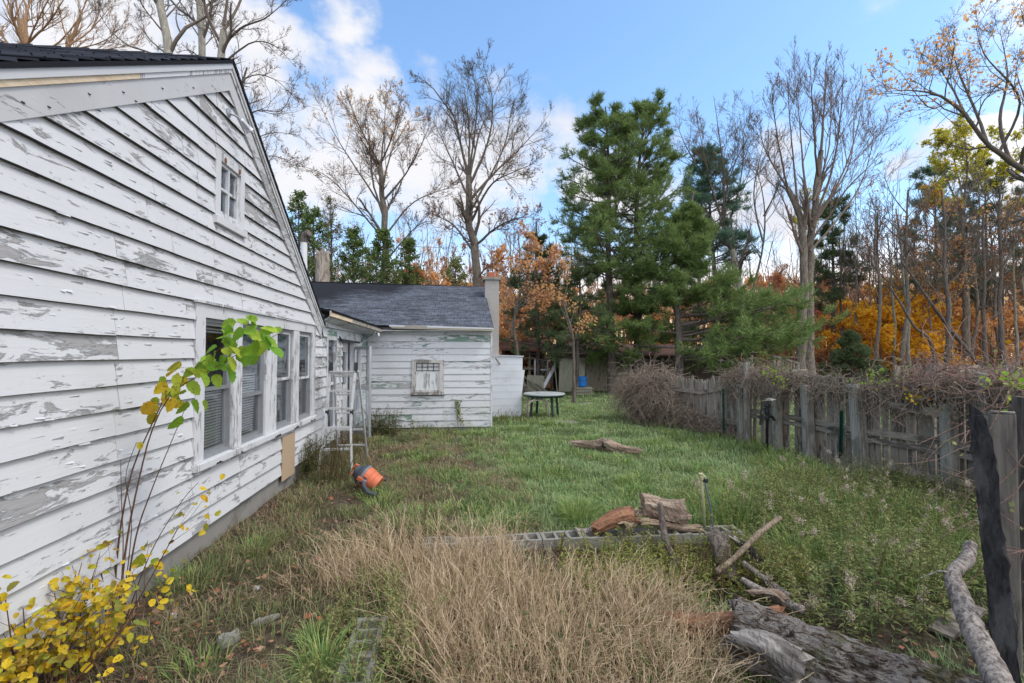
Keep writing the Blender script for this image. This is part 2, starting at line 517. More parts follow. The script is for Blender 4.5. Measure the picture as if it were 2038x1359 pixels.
def shingle_mat():
    m_, t = newmat('roof shingles')
    uv = t.n('ShaderNodeUVMap').outputs[0]
    o = uv
    b1 = t.n('ShaderNodeTexBrick', {'Vector': o, 'Color1': (.0, .0, .0), 'Color2': (1, 1, 1), 'Mortar': (0, 0, 0), 'Scale': 1.0, 'Mortar Size': .006, 'Brick Width': .17, 'Row Height': .11, 'Bias': 0.0}, offset=.37, squash=1.6, squash_frequency=3)
    b2 = t.n('ShaderNodeTexBrick', {'Vector': t.map(o, (1, 1, 1), loc=(.31, .0, 0)), 'Color1': (.0, .0, .0), 'Color2': (1, 1, 1), 'Mortar': (0.5, 0.5, 0.5), 'Scale': 1.0, 'Mortar Size': .0, 'Brick Width': .42, 'Row Height': .22, 'Bias': 0.0}, offset=.61, squash=1.3, squash_frequency=2)
    n_ = t.noise(o, 90, 4, .7)
    f = t.m('ADD', t.m('MULTIPLY', b1.outputs[0], .6), t.m('MULTIPLY', b2.outputs[0], .4))
    col = t.mix(f, (.045, .05, .062), (.175, .195, .24))
    col = t.mix(t.m('MULTIPLY', n_, .5), col, (.06, .065, .08))
    col = t.mix(t.ramp(b1.outputs['Fac'], .2, .8), col, (.012, .013, .017))
    finish(t, col, .9, t.m('ADD', t.m('MULTIPLY', n_, .3), t.m('SUBTRACT', f, b1.outputs['Fac'])), .7, .012, spec=.2)
    return m_


M_SHINGLE = shingle_mat()


def glass_mat():
    m_, t = newmat('window glass')
    gl = t.n('ShaderNodeBsdfGlossy', {'Color': (.9, .95, 1), 'Roughness': .03,
             'Normal': t.n('ShaderNodeBump', {'Height': t.noise(oc(t), 3.0, 2, .5), 'Strength': .12, 'Distance': .02}).outputs[0]})
    tr = t.n('ShaderNodeBsdfTransparent', {'Color': (.9, .93, .95)})
    fr = t.n('ShaderNodeFresnel', {'IOR': 1.5})
    f = t.m('ADD', .20, t.m('MULTIPLY', fr.outputs[0], .9), clamp=True)
    mx = t.n('ShaderNodeMixShader', {0: f, 1: tr.outputs[0], 2: gl.outputs[0]})
    t.t.links.new(mx.outputs[0], t.n('ShaderNodeOutputMaterial').inputs[0])
    return m_


def screen_mat():
    m_, t = newmat('insect screen')
    df = t.n('ShaderNodeBsdfDiffuse', {'Color': (.14, .145, .15, 1)})
    tr = t.n('ShaderNodeBsdfTransparent', {'Color': (1, 1, 1, 1)})
    mx = t.n('ShaderNodeMixShader', {0: .22, 1: tr.outputs[0], 2: df.outputs[0]})
    t.t.links.new(mx.outputs[0], t.n('ShaderNodeOutputMaterial').inputs[0])
    return m_


M_GLASS = glass_mat()
M_SCREEN = screen_mat()


def soil_mat():
    m_, t = newmat('soil')
    o = oc(t)
    a = t.noise(o, 1.1, 6, .6)
    b = t.noise(o, 14, 8, .7)
    c = t.noise(o, 55, 4, .7)
    col = t.mix(t.ramp(b, .35, .65), (.045, .035, .026), (.13, .10, .075))
    col = t.mix(t.ramp(c, .5, .68), col, (.17, .125, .085))
    sp = t.n('ShaderNodeSeparateXYZ', {0: o})
    lawn = t.m('MULTIPLY', t.ramp(sp.outputs[0], -.6, 1.6), t.ramp(sp.outputs[1], 4.2, 5.2))
    far = t.ramp(sp.outputs[1], 8, 12)
    lawn = t.m('MAXIMUM', lawn, far)
    lawn = t.m('MULTIPLY', lawn, t.ramp(sp.outputs[1], 21.5, 24, 1, 0))
    gcol = t.mix(t.ramp(t.m('ADD', t.m('MULTIPLY', a, .6), t.m('MULTIPLY', b, .4)), .38, .62), (.06, .10, .04), (.10, .13, .06))
    col = t.mix(t.m('MULTIPLY', lawn, .8), col, gcol)
    wood = t.ramp(sp.outputs[1], 22.5, 25)
    col = t.mix(wood, col, t.mix(t.ramp(c, .4, .6), (.09, .05, .03), (.22, .12, .06)))
    finish(t, col, .95, t.m('ADD', b, t.m('MULTIPLY', c, .5)), 1.0, .04, spec=.1)
    return m_


M_SOIL = soil_mat()


def biglog_mat():
    m_, t = newmat('weathered log bark')
    o = oc(t)
    mp = t.map(o, (1.3, 3.0, 3.0))
    a = t.noise(mp, 6.5, 10, .74, 1.2)
    b = t.noise(o, 4.5, 6, .65)
    f = t.noise(t.map(o, (2.2, 9, 9)), 9, 6, .7, .5)
    col = t.mix(t.ramp(a, .38, .50), (.045, .034, .025), (.19, .145, .11))
    col = t.mix(t.m('MULTIPLY', t.ramp(a, .475, .52), t.ramp(b, .28, .44)), col, t.mix(f, (.24, .215, .19), (.54, .50, .46)))
    col = t.mix(t.ramp(f, .30, .44, 1, 0), col, (.03, .025, .02))
    col = t.mix(t.m('MULTIPLY', t.ramp(t.noise(o, 3.4, 5, .6), .57, .68), .6), col, (.11, .115, .035))
    finish(t, col, .9, t.m('ADD', t.m('MULTIPLY', a, 1.4), f), 1.0, .05, spec=.2)
    return m_


M_BIGLOG = biglog_mat()


def grass_mat():
    m_, t = newmat('grass blades')
    ri = isl(t)
    o = oc(t)
    pz = t.n('ShaderNodeSeparateXYZ', {0: o})
    n_ = t.noise(t.map(o, (1, 1, .05)), 1.0, 4, .6)
    n2_ = t.noise(t.map(o, (1, 1, .05), loc=(9, 3, 0)), 3.5, 3, .6)
    green = t.cr(ri, [(0, (.12, .20, .07)), (.35, (.19, .30, .11)), (.7, (.29, .40, .17)), (1, (.44, .48, .24))])
    dry = t.cr(ri, [(0, (.13, .11, .06)), (.3, (.25, .21, .12)), (.55, (.13, .19, .07)), (.8, (.20, .25, .10)), (1, (.38, .32, .20))])
    lawn = t.m('MULTIPLY', t.ramp(t.m('SUBTRACT', pz.outputs[0], t.m('MULTIPLY', pz.outputs[1], .02)), -1.9, 1.3), 1.0)
    f = t.m('ADD', t.m('MULTIPLY', t.m('SUBTRACT', 1, lawn), .92), t.m('MULTIPLY', t.m('SUBTRACT', n_, .5), 1.5))
    f = t.m('ADD', f, t.m('MULTIPLY', t.m('SUBTRACT', n2_, .5), .9))
    f = t.ramp(f, .12, .62)
    col = t.mix(f, green, dry)
    p = t.n('ShaderNodeBsdfPrincipled', {'Base Color': col, 'Roughness': .5, 'Specular IOR Level': .35})
    tr = t.n('ShaderNodeBsdfTranslucent', {'Color': col})
    mx = t.n('ShaderNodeMixShader', {0: .3, 1: p.outputs[0], 2: tr.outputs[0]})
    t.t.links.new(mx.outputs[0], t.n('ShaderNodeOutputMaterial').inputs[0])
    return m_


M_GRASS = grass_mat()
M_DRYGRASS = leaf_mat('straw', [(.30, .21, .12), (.56, .43, .28), (.42, .31, .19), (.70, .58, .41), (.50, .38, .24)], .25)
M_STRAWDARK = leaf_mat('old straw', [(0.192, 0.132, 0.084), (0.360, 0.264, 0.168)], .2)
M_TUFT = leaf_mat('lush tuft', [(0.078, 0.158, 0.050), (0.174, 0.284, 0.087), (0.253, 0.347, 0.111), (0.389, 0.410, 0.124)], .3)
M_WEED = leaf_mat('weed leaves', [(0.126, 0.190, 0.058), (0.216, 0.293, 0.099), (0.360, 0.397, 0.132), (0.180, 0.155, 0.066), (0.306, 0.345, 0.149)], .3)
M_WEEDSTEM = leaf_mat('weed stems', [(.13, .12, .05), (.16, .10, .06), (.12, .15, .05)], .1)
M_SEED = leaf_mat('seed heads', [(0.483, 0.402, 0.310), (0.644, 0.564, 0.460), (0.391, 0.287, 0.230)], .3)
M_BROWNWEED = leaf_mat('brown weeds', [(.07, .045, .03), (.12, .085, .04), (.16, .13, .06), (.10, .09, .04)], .2)
M_YELLOW = leaf_mat('yellow leaves', [(.60, .44, .02), (.78, .56, .03), (.42, .42, .04), (.66, .38, .02), (.30, .36, .05), (.70, .52, .05), (.34, .22, .05), (.24, .32, .06)], .4, spots=(.35, .17, .03))
M_GREENLEAF = leaf_mat('green leaves', [(.15, .33, .03), (.24, .42, .04), (.36, .48, .05), (.18, .36, .04), (.44, .48, .05)], .4, spots=(.20, .22, .03))
M_MIXLEAF = leaf_mat('turning leaves', [(.55, .38, .03), (.30, .42, .05), (.62, .30, .03), (.60, .44, .03), (.25, .38, .04)], .4, spots=(.28, .12, .03))
M_LITTER = leaf_mat('fallen leaves', [(0.192, 0.102, 0.060), (0.312, 0.180, 0.108), (0.432, 0.288, 0.204), (0.360, 0.096, 0.048), (0.240, 0.144, 0.096)], .1)
M_SHRUBG = leaf_mat('shrub leaves', [(0.033, 0.078, 0.026), (0.078, 0.156, 0.046), (0.156, 0.091, 0.039), (0.117, 0.195, 0.052)], .3)
M_NEEDLE = leaf_mat('pine needles', [(0.116, 0.187, 0.059), (0.168, 0.257, 0.082), (0.252, 0.327, 0.100), (0.148, 0.218, 0.077)], .3)
M_NEEDLE2 = leaf_mat('bluish needles', [(0.090, 0.172, 0.128), (0.134, 0.250, 0.173), (0.198, 0.293, 0.180)], .3)
M_NEEDLED = leaf_mat('dark needles', [(0.058, 0.108, 0.053), (0.108, 0.154, 0.068), (0.156, 0.180, 0.075)], .25)
M_CEDAR = leaf_mat('cedar sprays', [(0.052, 0.111, 0.026), (0.104, 0.182, 0.039), (0.156, 0.234, 0.065), (0.182, 0.169, 0.065)], .35)
M_ORANGEL = leaf_mat('orange leaves', [(.70, .34, .12), (.80, .46, .18), (.74, .42, .24), (.84, .54, .22), (.56, .28, .12)], .62)
M_PINKL = leaf_mat('copper leaves', [(.48, .20, .12), (.62, .30, .16), (.38, .17, .10), (.66, .34, .12)], .5)
M_REDL = leaf_mat('red leaves', [(.50, .12, .07), (.62, .20, .12), (.45, .10, .08), (.68, .28, .14)], .45)
M_GOLDL = leaf_mat('golden leaves', [(.80, .46, .03), (.85, .58, .05), (.74, .36, .03), (.85, .46, .05)], .62)
M_YGREENL = leaf_mat('yellow green leaves', [(.40, .42, .04), (.60, .50, .05), (.28, .36, .04), (.70, .48, .06)], .62)
M_RUSTL = leaf_mat('rust leaves', [(0.390, 0.169, 0.065), (0.546, 0.247, 0.091), (0.312, 0.143, 0.065)], .45)
# ======================= HOUSE =======================
WX = -2.25
APY, APZ = 4.72, 4.61


def SLF(u): return .637 if u < APY else .733


def wyz(px, py, X=WX):
    r = pixdir(px, py); k = X / r.x
    return r.y * k, CAMH + r.z * k


def WYP(px): return wyz(px, 780)[0]


M_RUSTY = plain_mat('rust', (.22, .09, .03), .9)
house = thing('house', 'white clapboard house with peeling paint, dark shingle roofs and a lower rear wing', 'house', (WX, 4.83, 0))


def clap(mb, axis, plane, out, u0, u1, z0, z1, exp, holes=(), topf=None, joints=None, seed=0, sag=0.004, lip=.024, gap=None):
    """overlapping boards. axis 'y' or 'x' is the run; plane is the other coordinate, out = +1/-1 its outward sign"""
    rg = np.random.default_rng(seed)
    z = z0
    row = 0
    while z < z1 - .02:
        zt = min(z + exp, z1)
        cuts = [u0, u1]
        js = joints(row, rg) if joints else []
        marks = sorted(set([u0, u1] + [j for j in js if u0 < j < u1] + [h for H in holes for h in H[:2] if u0 < h < u1]))
        for a, b in zip(marks[:-1], marks[1:]):
            mid = (a + b) / 2
            lo, hi = z, zt
            skip = False
            for H in holes:
                if H[0] - 1e-6 <= mid <= H[1] + 1e-6:
                    if H[2] <= z + 1e-3 and H[3] >= zt - 1e-3: skip = True
                    elif z < H[2] < zt and H[3] >= zt: hi = H[2]
                    elif z < H[3] < zt and H[2] <= z: lo = H[3]
            if skip: continue
            a2, b2 = a + .0018, b - .0018
            n = max(2, int((b2 - a2) / .16) + 1)
            us = np.linspace(a2, b2, n)
            wob = np.cumsum(rg.normal(0, .0011, n)); wob -= wob.mean()
            wob = wob + sag * math.sin(row * 1.7) * np.sin(us * 1.3 + row) + rg.normal(0, .001)
            outb = lip * 1.25 + rg.normal(0, .002) + np.abs(rg.normal(0, .0015, n))
            rows = []
            for i, u in enumerate(us):
                top = hi + .016
                if topf is not None: top = min(top, topf(u))
                bz = lo + wob[i]
                if top < bz + .004: top = bz + .004 if topf is None else min(top, bz + .004)
                if topf is not None and topf(u) < bz: bz = topf(u) - .004; top = bz + .003
                rows.append((u, bz, top, outb[i]))
            V = []
            for u, bz, top, ob in rows:
                for off, zz in ((0.0, bz), (ob, bz), (ob * .55 + .003, (bz + top) / 2), (.006, top)):
                    p = plane + out * off
                    V.append((p, u, zz) if axis == 'y' else (u, p, zz))
            q = []
            flip = (axis == 'y') == (out > 0)
            for i in range(n - 1):
                for k in range(3):
                    f = (4 * i + k, 4 * (i + 1) + k, 4 * (i + 1) + k + 1, 4 * i + k + 1)
                    q.append(f if flip else f[::-1])
            q.append((0, 1, 2, 3)); e = 4 * (n - 1); q.append((e + 3, e + 2, e + 1, e))
            mb.add(V, q)
            if gap is not None:  # dark strip below each board, painting the shade line between courses
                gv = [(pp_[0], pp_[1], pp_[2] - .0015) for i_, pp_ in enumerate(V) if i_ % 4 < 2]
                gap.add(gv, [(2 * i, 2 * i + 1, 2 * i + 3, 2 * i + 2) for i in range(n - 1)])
        z = zt
        row += 1


c1a, c1b = WYP(398), WYP(457)
c2a, c2b = WYP(475), WYP(523)
c3a, c3b = WYP(545), WYP(578)
c4a, c4b = WYP(590), WYP(616)
WL, WR = WYP(379), WYP(622)
WZ0, WZ1 = 0.81, 2.24
holesM = [(WL, WR, WZ0, WZ1), (4.52, 5.09, 3.02, 3.70)]


def raketop(u): return APZ - .13 - SLF(u) * abs(u - APY)


def jM(row, rg):
    js = {5: [3.35], 6: [3.33], 7: [3.36], 8: [3.33], 9: [3.34], 10: [3.31, 4.15], 11: [3.38, 4.1], 12: [3.4], 13: [3.3, 4.5], 14: [3.9], 15: [3.6], 17: [4.0]}
    return js.get(row, [rg.uniform(2.6, 4.2), rg.uniform(5.0, 7.4)] if row > 12 else ([rg.uniform(3.2, 3.4)] if row % 2 else []))


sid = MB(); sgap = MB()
M_BOARDSHADE = plain_mat('grimy board underside', (.085, .085, .088), .95)  # shade between the clapboards, put in as a dark colour
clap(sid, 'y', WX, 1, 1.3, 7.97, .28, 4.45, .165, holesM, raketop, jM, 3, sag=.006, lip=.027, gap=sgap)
sgo = sgap.build('board_shade_lines', M_BOARDSHADE, house); sgo['kind'] = 'stuff'
sid.build('siding', M_SIDING, house)
# lifted paint flakes
fl = MB()
rf = np.random.default_rng(5)
V = []; q = []
for i in range(1500):
    u = rf.uniform(2.3, 7.6) ** 1.0; zc = rf.uniform(.35, 4.3)
    if zc > raketop(u) - .25 or any(H[0] - .1 < u < H[1] + .1 and H[2] - .1 < zc < H[3] + .1 for H in holesM): continue
    if vnoise(u, zc * 2.2, 1.3, 3) < -.05: continue
    fr = ((zc - .28) % .165) / .165
    xo = WX + .026 * (1 - fr) + .007
    L = rf.uniform(.012, .055); hgt = rf.uniform(.006, .016); cu = rf.uniform(.004, .014)
    n0 = len(V); s_ = rf.choice([-1, 1])
    V += [(xo, u - L, zc), (xo + .001, u + L * .8, zc + rf.normal(0, .003)), (xo + cu, u + L * .7, zc + s_ * hgt), (xo + cu * .5, u - L * .8, zc + s_ * hgt * .7)]
    q.append((n0, n0 + 1, n0 + 2, n0 + 3))
fl.add(V, q); fl.build('loose_paint', plain_mat('loose paint', (.60, .62, .66), .6, 0, .1), house)['kind'] = 'stuff'

# rake trim
rk = MB()


def rakebar(mb, ya, yb, d0, d1, x0, x1, n=1):
    m__ = SLF((ya + yb) / 2); za = APZ - m__ * abs(ya - APY); zb = APZ - m__ * abs(yb - APY)
    mb.hexa([(x0, ya, za - d1), (x1, ya, za - d1), (x1, yb, zb - d1), (x0, yb, zb - d1), (x0, ya, za - d0), (x1, ya, za - d0), (x1, yb, zb - d0), (x0, yb, zb - d0)])


rakebar(rk, 1.2, APY, .102, .275, WX, WX + .042)
rakebar(rk, APY, 7.84, .102, .275, WX, WX + .042)
rk.build('rake_board', M_RAKE, house, bevel=.003)
rk = MB(); rakebar(rk, 1.2, APY, .002, .062, WX + .005, WX + .066); rakebar(rk, APY, 7.9, .002, .055, WX + .005, WX + .066)
rk.build('drip_edge', M_WHITEMETAL, house, bevel=.003)
rk = MB(); rakebar(rk, 1.2, 3.45, .064, .100, WX, WX + .055); rk.build('fascia_board', M_PINE, house)['label'] = 'bare unpainted pine fascia strip'
rk = MB(); rakebar(rk, 3.456, APY, .064, .100, WX, WX + .054); rakebar(rk, APY, 7.87, .057, .100, WX, WX + .054); rk.build('fascia_board', M_TRIM, house)
# nails in the rake board
for u, d in ((2.75, .24), (3.02, .19), (3.3, .20), (3.42, .27), (3.7, .2), (4.1, .22), (2.6, .2), (3.1, .3)):
    zz = APZ - .637 * abs(u - APY) - d + .02
    nb = MB(); nb.bar((WX + .040, u, zz), (WX + .05, u + .012, zz - .004), .006, .006); nb.build('nail', M_BLACK, house)


def roof(name, E0, E1, R1, R0, th=.03, step=.14, sag=0.0, parent=None, mat=None, lift=.008, cols=24, seed=1):
    """shingled slope with stepped courses, E = eave ends, R = ridge ends"""
    E0, E1, R1, R0 = [np.array(p, float) for p in (E0, E1, R1, R0)]
    L = np.linalg.norm(R0 - E0); Wd = np.linalg.norm(E1 - E0)
    nr = max(2, int(L / step))
    nrm = np.cross(E1 - E0, R0 - E0); nrm /= np.linalg.norm(nrm)
    if nrm[2] < 0: nrm = -nrm
    rg = np.random.default_rng(seed)
    V = []; UV = []; q = []
    us = np.linspace(0, 1, cols + 1)
    for r in range(nr):
        for k, (v, h) in enumerate(((r / nr, lift), ((r + 1) / nr, 0.0))):
            for u in us:
                p = (E0 * (1 - u) + E1 * u) * (1 - v) + (R0 * (1 - u) + R1 * u) * v
                s_ = sag * (math.sin(u * PI) * (.4 + .6 * v)) + .003 * math.sin(u * 23 + r * .15) + .0012 * rg.normal()
                p = p + nrm * (h + .0) - np.array((0, 0, s_)) * 1.0
                V.append(p); UV.append((u * Wd, v * L))
    C = cols + 1
    for r in range(nr):
        a = 2 * r * C
        for i in range(cols):
            q.append((a + i, a + i + 1, a + C + i + 1, a + C + i))
            if r < nr - 1:
                b = a + C
                q.append((b + i, b + i + 1, b + C + i + 1, b + C + i))
    n0 = len(V)
    for p in (E0, E1, R1, R0):
        V.append(p - nrm * th); UV.append((0, 0))
    for p in (E0, E1, R1, R0):
        V.append(p - nrm * .002); UV.append((0, 0))
    q += [(n0 + 3, n0 + 2, n0 + 1, n0), (n0, n0 + 1, n0 + 5, n0 + 4), (n0 + 1, n0 + 2, n0 + 6, n0 + 5), (n0 + 2, n0 + 3, n0 + 7, n0 + 6), (n0 + 3, n0, n0 + 4, n0 + 7)]
    org = np.array(tuple(wloc(parent)))
    me = make_mesh(name, np.array(V) - org, [q], [mat or M_SHINGLE])
    uvl = me.uv_layers.new(name='UVMap')
    li = np.empty(len(me.loops), dtype=np.int32); me.loops.foreach_get('vertex_index', li)
    uvl.data.foreach_set('uv', np.array(UV, dtype=np.float32)[li].ravel())
    return linkobj(name, me, parent)


def rz_(y, d=0.0): return APZ + d - SLF(y) * abs(y - APY)


RX1 = WX + .078
roof('roof', (RX1, 1.2, rz_(1.2, .03)), (-9.5, 1.2, rz_(1.2, .03)), (-9.5, APY, rz_(APY, .03)), (RX1, APY, rz_(APY, .03)), parent=house, lift=.014, seed=2)
roof('roof', (RX1, 7.93, rz_(7.93, .03)), (-9.5, 7.93, rz_(7.93, .03)), (-9.5, APY, rz_(APY, .03)), (RX1, APY, rz_(APY, .03)), parent=house, seed=3)
rc = MB()
for i in range(30):
    x0 = RX1 - .32 - i * .24
    rc.hexa([(x0 - .26, APY - .15, APZ - .07 + .005), (x0, APY - .15, APZ - .07 + .014), (x0, APY, APZ + .045), (x0 - .26, APY, APZ + .035),
             (x0 - .26, APY - .15, APZ - .06 + .005), (x0, APY - .15, APZ - .06 + .02), (x0, APY + .001, APZ + .058), (x0 - .26, APY + .001, APZ + .045)])
    rc.hexa([(x0 - .26, APY + .001, APZ + .035), (x0, APY + .001, APZ + .045), (x0, APY + .15, APZ - .06), (x0 - .26, APY + .15, APZ - .07),
             (x0 - .26, APY + .001, APZ + .045), (x0, APY + .001, APZ + .058), (x0, APY + .15, APZ - .05), (x0 - .26, APY + .15, APZ - .06)])
rc.build('ridge_cap', M_TAR, house)
# foundation
fd = MB(); fd.box(WX - .3, WX - .012, 1.69, 7.97, -.4, .285); fd.box(WX - .3, WX - .03, 7.99, 11.6, -.4, .285)
fd.build('foundation', M_CONC, house)
# body behind the boards (keeps light out)
bk = MB(); bk.box(-9.3, -9.2, 1.7, 7.97, -.2, 2.3); bk.box(-9.3, WX - .31, 1.69, 1.75, -.2, 2.35)
bk.hexa([(WX - .02, 1.75, 2.32), (-9.2, 1.75, 2.32), (-9.2, 7.9, 2.32), (WX - .02, 7.9, 2.32), (WX - .02, 1.75, 2.36), (-9.2, 1.75, 2.36), (-9.2, 7.9, 2.36), (WX - .02, 7.9, 2.36)])
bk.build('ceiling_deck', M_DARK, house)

# ---- big windows
cs = MB()
for a, b, z0, z1, o in ((WL, c1a, WZ0 + .06, WZ1, .040), (c1b, c2a, WZ0 + .06, 2.12, .034), (c2b, c3a, WZ0 + .06, 2.12, .036), (c3b, c4a, WZ0 + .06, 2.12, .034), (c4b, WR, WZ0 + .06, WZ1, .040),
                        (c1a, c4b, 2.122, WZ1, .038)):
    cs.box(WX - .05, WX + o, a, b, z0, z1)
cs.build('window_casing', M_TRIM, house, bevel=.003)
cs = MB(); cs.box(WX, WX + .062, WL - .03, c3a - .07, WZ1 + .002, WZ1 + .024); cs.box(WX, WX + .055, c3a - .05, WR + .02, WZ1 - .01 + .012, WZ1 + .016)
cs.build('drip_cap', M_TRIM, house)
sl = MB(); sl.box(WX - .06, WX + .075, WL - .02, WR + .02, WZ0 - .002, WZ0 + .058); sl.build('window_sill', M_TRIM, house, bevel=.004)
r9 = np.random.default_rng(4)
for k in range(9):
    a = r9.uniform(WL, WR); L = r9.uniform(.03, .16); V = []
    n = 7
    pts = [(a + L * i / n, WZ0 - .003 + r9.uniform(.004, .03)) for i in range(n + 1)]
    V = [(WX + .0765, p[0], WZ0 - .003) for p in pts] + [(WX + .0765, p[0], p[1]) for p in pts]
    sb = MB(); sb.add(V, [(i, i + 1, n + 2 + i, n + 1 + i) for i in range(n)]); sb.build('bare_patch', M_BLACK, house)
cols4 = [(c1a, c1b, wyz(430, 776)[1], 'blind'), (c2a, c2b, wyz(500, 788)[1], 'blind'), (c3a, c3b, wyz(560, 757)[1], 'none'), (c4a, c4b, wyz(603, 754)[1], 'screen')]
for k, (a, b, zm, kind) in enumerate(cols4):
    x = WX - .035
    fr = MB()
    z0, z1 = WZ0 + .06, 2.12
    for (ya, yb, za, zb) in ((a, a + .018, z0, z1), (b - .018, b, z0, z1), (a + .018, b - .018, z1 - .03, z1), (a + .018, b - .018, z0, z0 + .03)):
        fr.box(x - .03, x + .045, ya, yb, za, zb)
    wn = fr.build('window', M_SCREENFR, house)
    su = MB()
    for (ya, yb, za, zb) in ((a + .018, a + .045, zm + .035, z1 - .03), (b - .045, b - .018, zm + .035, z1 - .03), (a + .018, b - .018, zm - .0, zm + .035), (a + .045, b - .045, z1 - .06, z1 - .03)):
        su.box(x + .008, x + .032, ya, yb, za, zb)
    su.build('sash', M_TRIM if k > 1 else M_GREYMETAL, wn)
    sl_ = MB()
    for (ya, yb, za, zb) in ((a + .018, a + .04, z0 + .03, zm - .002), (b - .04, b - .018, z0 + .03, zm - .002), (a + .04, b - .04, z0 + .03, z0 + .065)):
        sl_.box(x - .02, x + .005, ya, yb, za, zb)
    sl_.build('sash', M_SCREENFR, wn)
    p = MB(); p.add([(x + .02, a + .045, zm + .035), (x + .02, b - .045, zm + .035), (x + .02, b - .045, z1 - .06), (x + .02, a + .045, z1 - .06)], [(0, 1, 2, 3)]); p.build('pane', M_GLASS, wn)
    p = MB(); p.add([(x - .01, a + .04, z0 + .065), (x - .01, b - .04, z0 + .065), (x - .01, b - .04, zm - .002), (x - .01, a + .04, zm - .002)], [(0, 1, 2, 3)]); p.build('pane', M_GLASS, wn)
    if kind != 'none':
        p = MB(); V = [(x + .012, a + .04, z0 + .06), (x + .012, b - .04, z0 + .06), (x + .012, b - .04, zm), (x + .012, a + .04, zm)]
        p.add(V, [(0, 1, 2, 3)]); p.build('screen', M_SCREEN, wn)
    if kind == 'blind':
        bl = MB()
        zb = z0 + .08
        zz = zb
        while zz < z1 - .08:
            if not (k == 0 and zz > zm + .02 and zz < 1.98) and not (k == 1 and zz > zm + .25):
                yb_ = b - .03 if k == 0 else b - .06 - .10 * max(0, (zm - zz))
                bl.box(x - .045, x - .027, a + .03, yb_, zz, zz + .015)
            zz += .027
        bl.build('blind', M_BLIND, wn)
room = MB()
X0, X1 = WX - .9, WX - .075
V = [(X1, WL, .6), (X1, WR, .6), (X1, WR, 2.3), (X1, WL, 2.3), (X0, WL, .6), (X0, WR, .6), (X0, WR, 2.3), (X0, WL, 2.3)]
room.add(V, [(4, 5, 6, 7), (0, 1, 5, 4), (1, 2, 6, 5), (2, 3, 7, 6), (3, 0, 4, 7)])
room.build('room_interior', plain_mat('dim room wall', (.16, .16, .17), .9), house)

# ---- attic window
aw = MB()
A0, A1, B0, B1 = 4.52, 5.09, 3.02, 3.70
for (ya, yb, za, zb, o) in ((A0, A0 + .09, B0 + .05, B1, .035), (A1 - .09, A1, B0 + .05, B1, .035), (A0 + .09, A1 - .09, B1 - .09, B1, .033), (A0 - .02, A1 + .02, B0 - .02, B0 + .05, .06), (A0 + .09, A1 - .09, B0 + .05, B0 + .10, .03)):
    aw.box(WX - .05, WX + o, ya, yb, za, zb)
awo = aw.build('attic_window', M_TRIM, house, bevel=.003)
mu = MB()
ya, yb, za, zb = A0 + .09, A1 - .09, B0 + .10, B1 - .09
for (p0, p1, s0, s1) in ((ya, ya + .03, za, zb), (yb - .03, yb, za, zb), (ya + .03, yb - .03, zb - .03, zb), (ya + .03, yb - .03, za, za + .03), ((ya + yb) / 2 - .012, (ya + yb) / 2 + .012, za + .03, zb - .03)):
    mu.box(WX - .03, WX + .012, p0, p1, s0, s1)
mu.box(WX - .03, WX + .008, ya + .03, (ya + yb) / 2 - .012, (za + zb) / 2 - .012, (za + zb) / 2 + .012)
mu.box(WX - .03, WX + .008, (ya + yb) / 2 + .012, yb - .03, (za + zb) / 2 - .012, (za + zb) / 2 + .012)
mu.build('sash', M_TRIM, awo)
p = MB(); p.box(WX - .02, WX - .016, ya + .01, yb - .01, za + .01, zb - .01); p.build('pane', M_GLASS, awo)
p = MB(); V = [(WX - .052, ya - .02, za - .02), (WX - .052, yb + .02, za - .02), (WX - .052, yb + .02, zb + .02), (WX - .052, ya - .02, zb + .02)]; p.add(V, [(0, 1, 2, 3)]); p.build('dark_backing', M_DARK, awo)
for yy, zz in ((4.68, B1 - .06), (4.97, B1 - .055)):
    p = MB(); p.lathe([(.006, 0), (.022, .002), (.016, .006)], 7, Matrix.Translation((WX + .036, yy, zz)) @ Matrix.Rotation(PI / 2, 4, 'Y') @ Matrix.Scale(1.3, 4, (1, 0, 0))); p.build('rust_stain', M_RUSTY, awo)

# ---- patch of particle board, spot lamp, vent pipe
p = MB(); p.box(WX + .028, WX + .040, 6.22, 6.66, .20, .755); p.build('wall_patch', M_RAWBOARD, house)['label'] = 'raw particle board nailed below the window'
sp = MB()
sp.lathe([(.04, 0), (.04, .025), (.02, .03)], 14, Matrix.Translation((WX + .02, 4.72, 4.12)) @ Matrix.Rotation(PI / 2, 4, 'Y'))
sp.tube([(WX + .03, 4.72, 4.12), (WX + .10, 4.74, 4.10), (WX + .12, 4.77, 4.08)], .010, 6)
spo = sp.build('flood_light', M_GREYMETAL, house)
sp = MB(); d = Vector((.35, .55, -.45)).normalized()
q_ = d.to_track_quat('Z', 'Y').to_matrix().to_4x4()
sp.lathe([(.02, 0), (.028, .015), (.034, .10), (.042, .125), (.036, .118), (.01, .105)], 14, Matrix.Translation((WX + .12, 4.77, 4.085)) @ q_)
sp.build('lamp_holder', M_GREYMETAL, spo)
vp = MB(); a = W(606, 545, 13); b = W(605, 482, 13)
vp.tube([(a.x, a.y, a.z - 1.5), (b.x, b.y, b.z)], .085, 12)
vpo = vp.build('vent_pipe', M_WHITEP, house)
vp = MB(); vp.tube([(b.x, b.y, b.z), (b.x, b.y, b.z + .10), (b.x + .04, b.y, b.z + .19), (b.x + .15, b.y - .05, b.z + .25)], (.10, .10, .12, .11), 12); vp.build('vent_cap', M_BARKDARK, vpo)

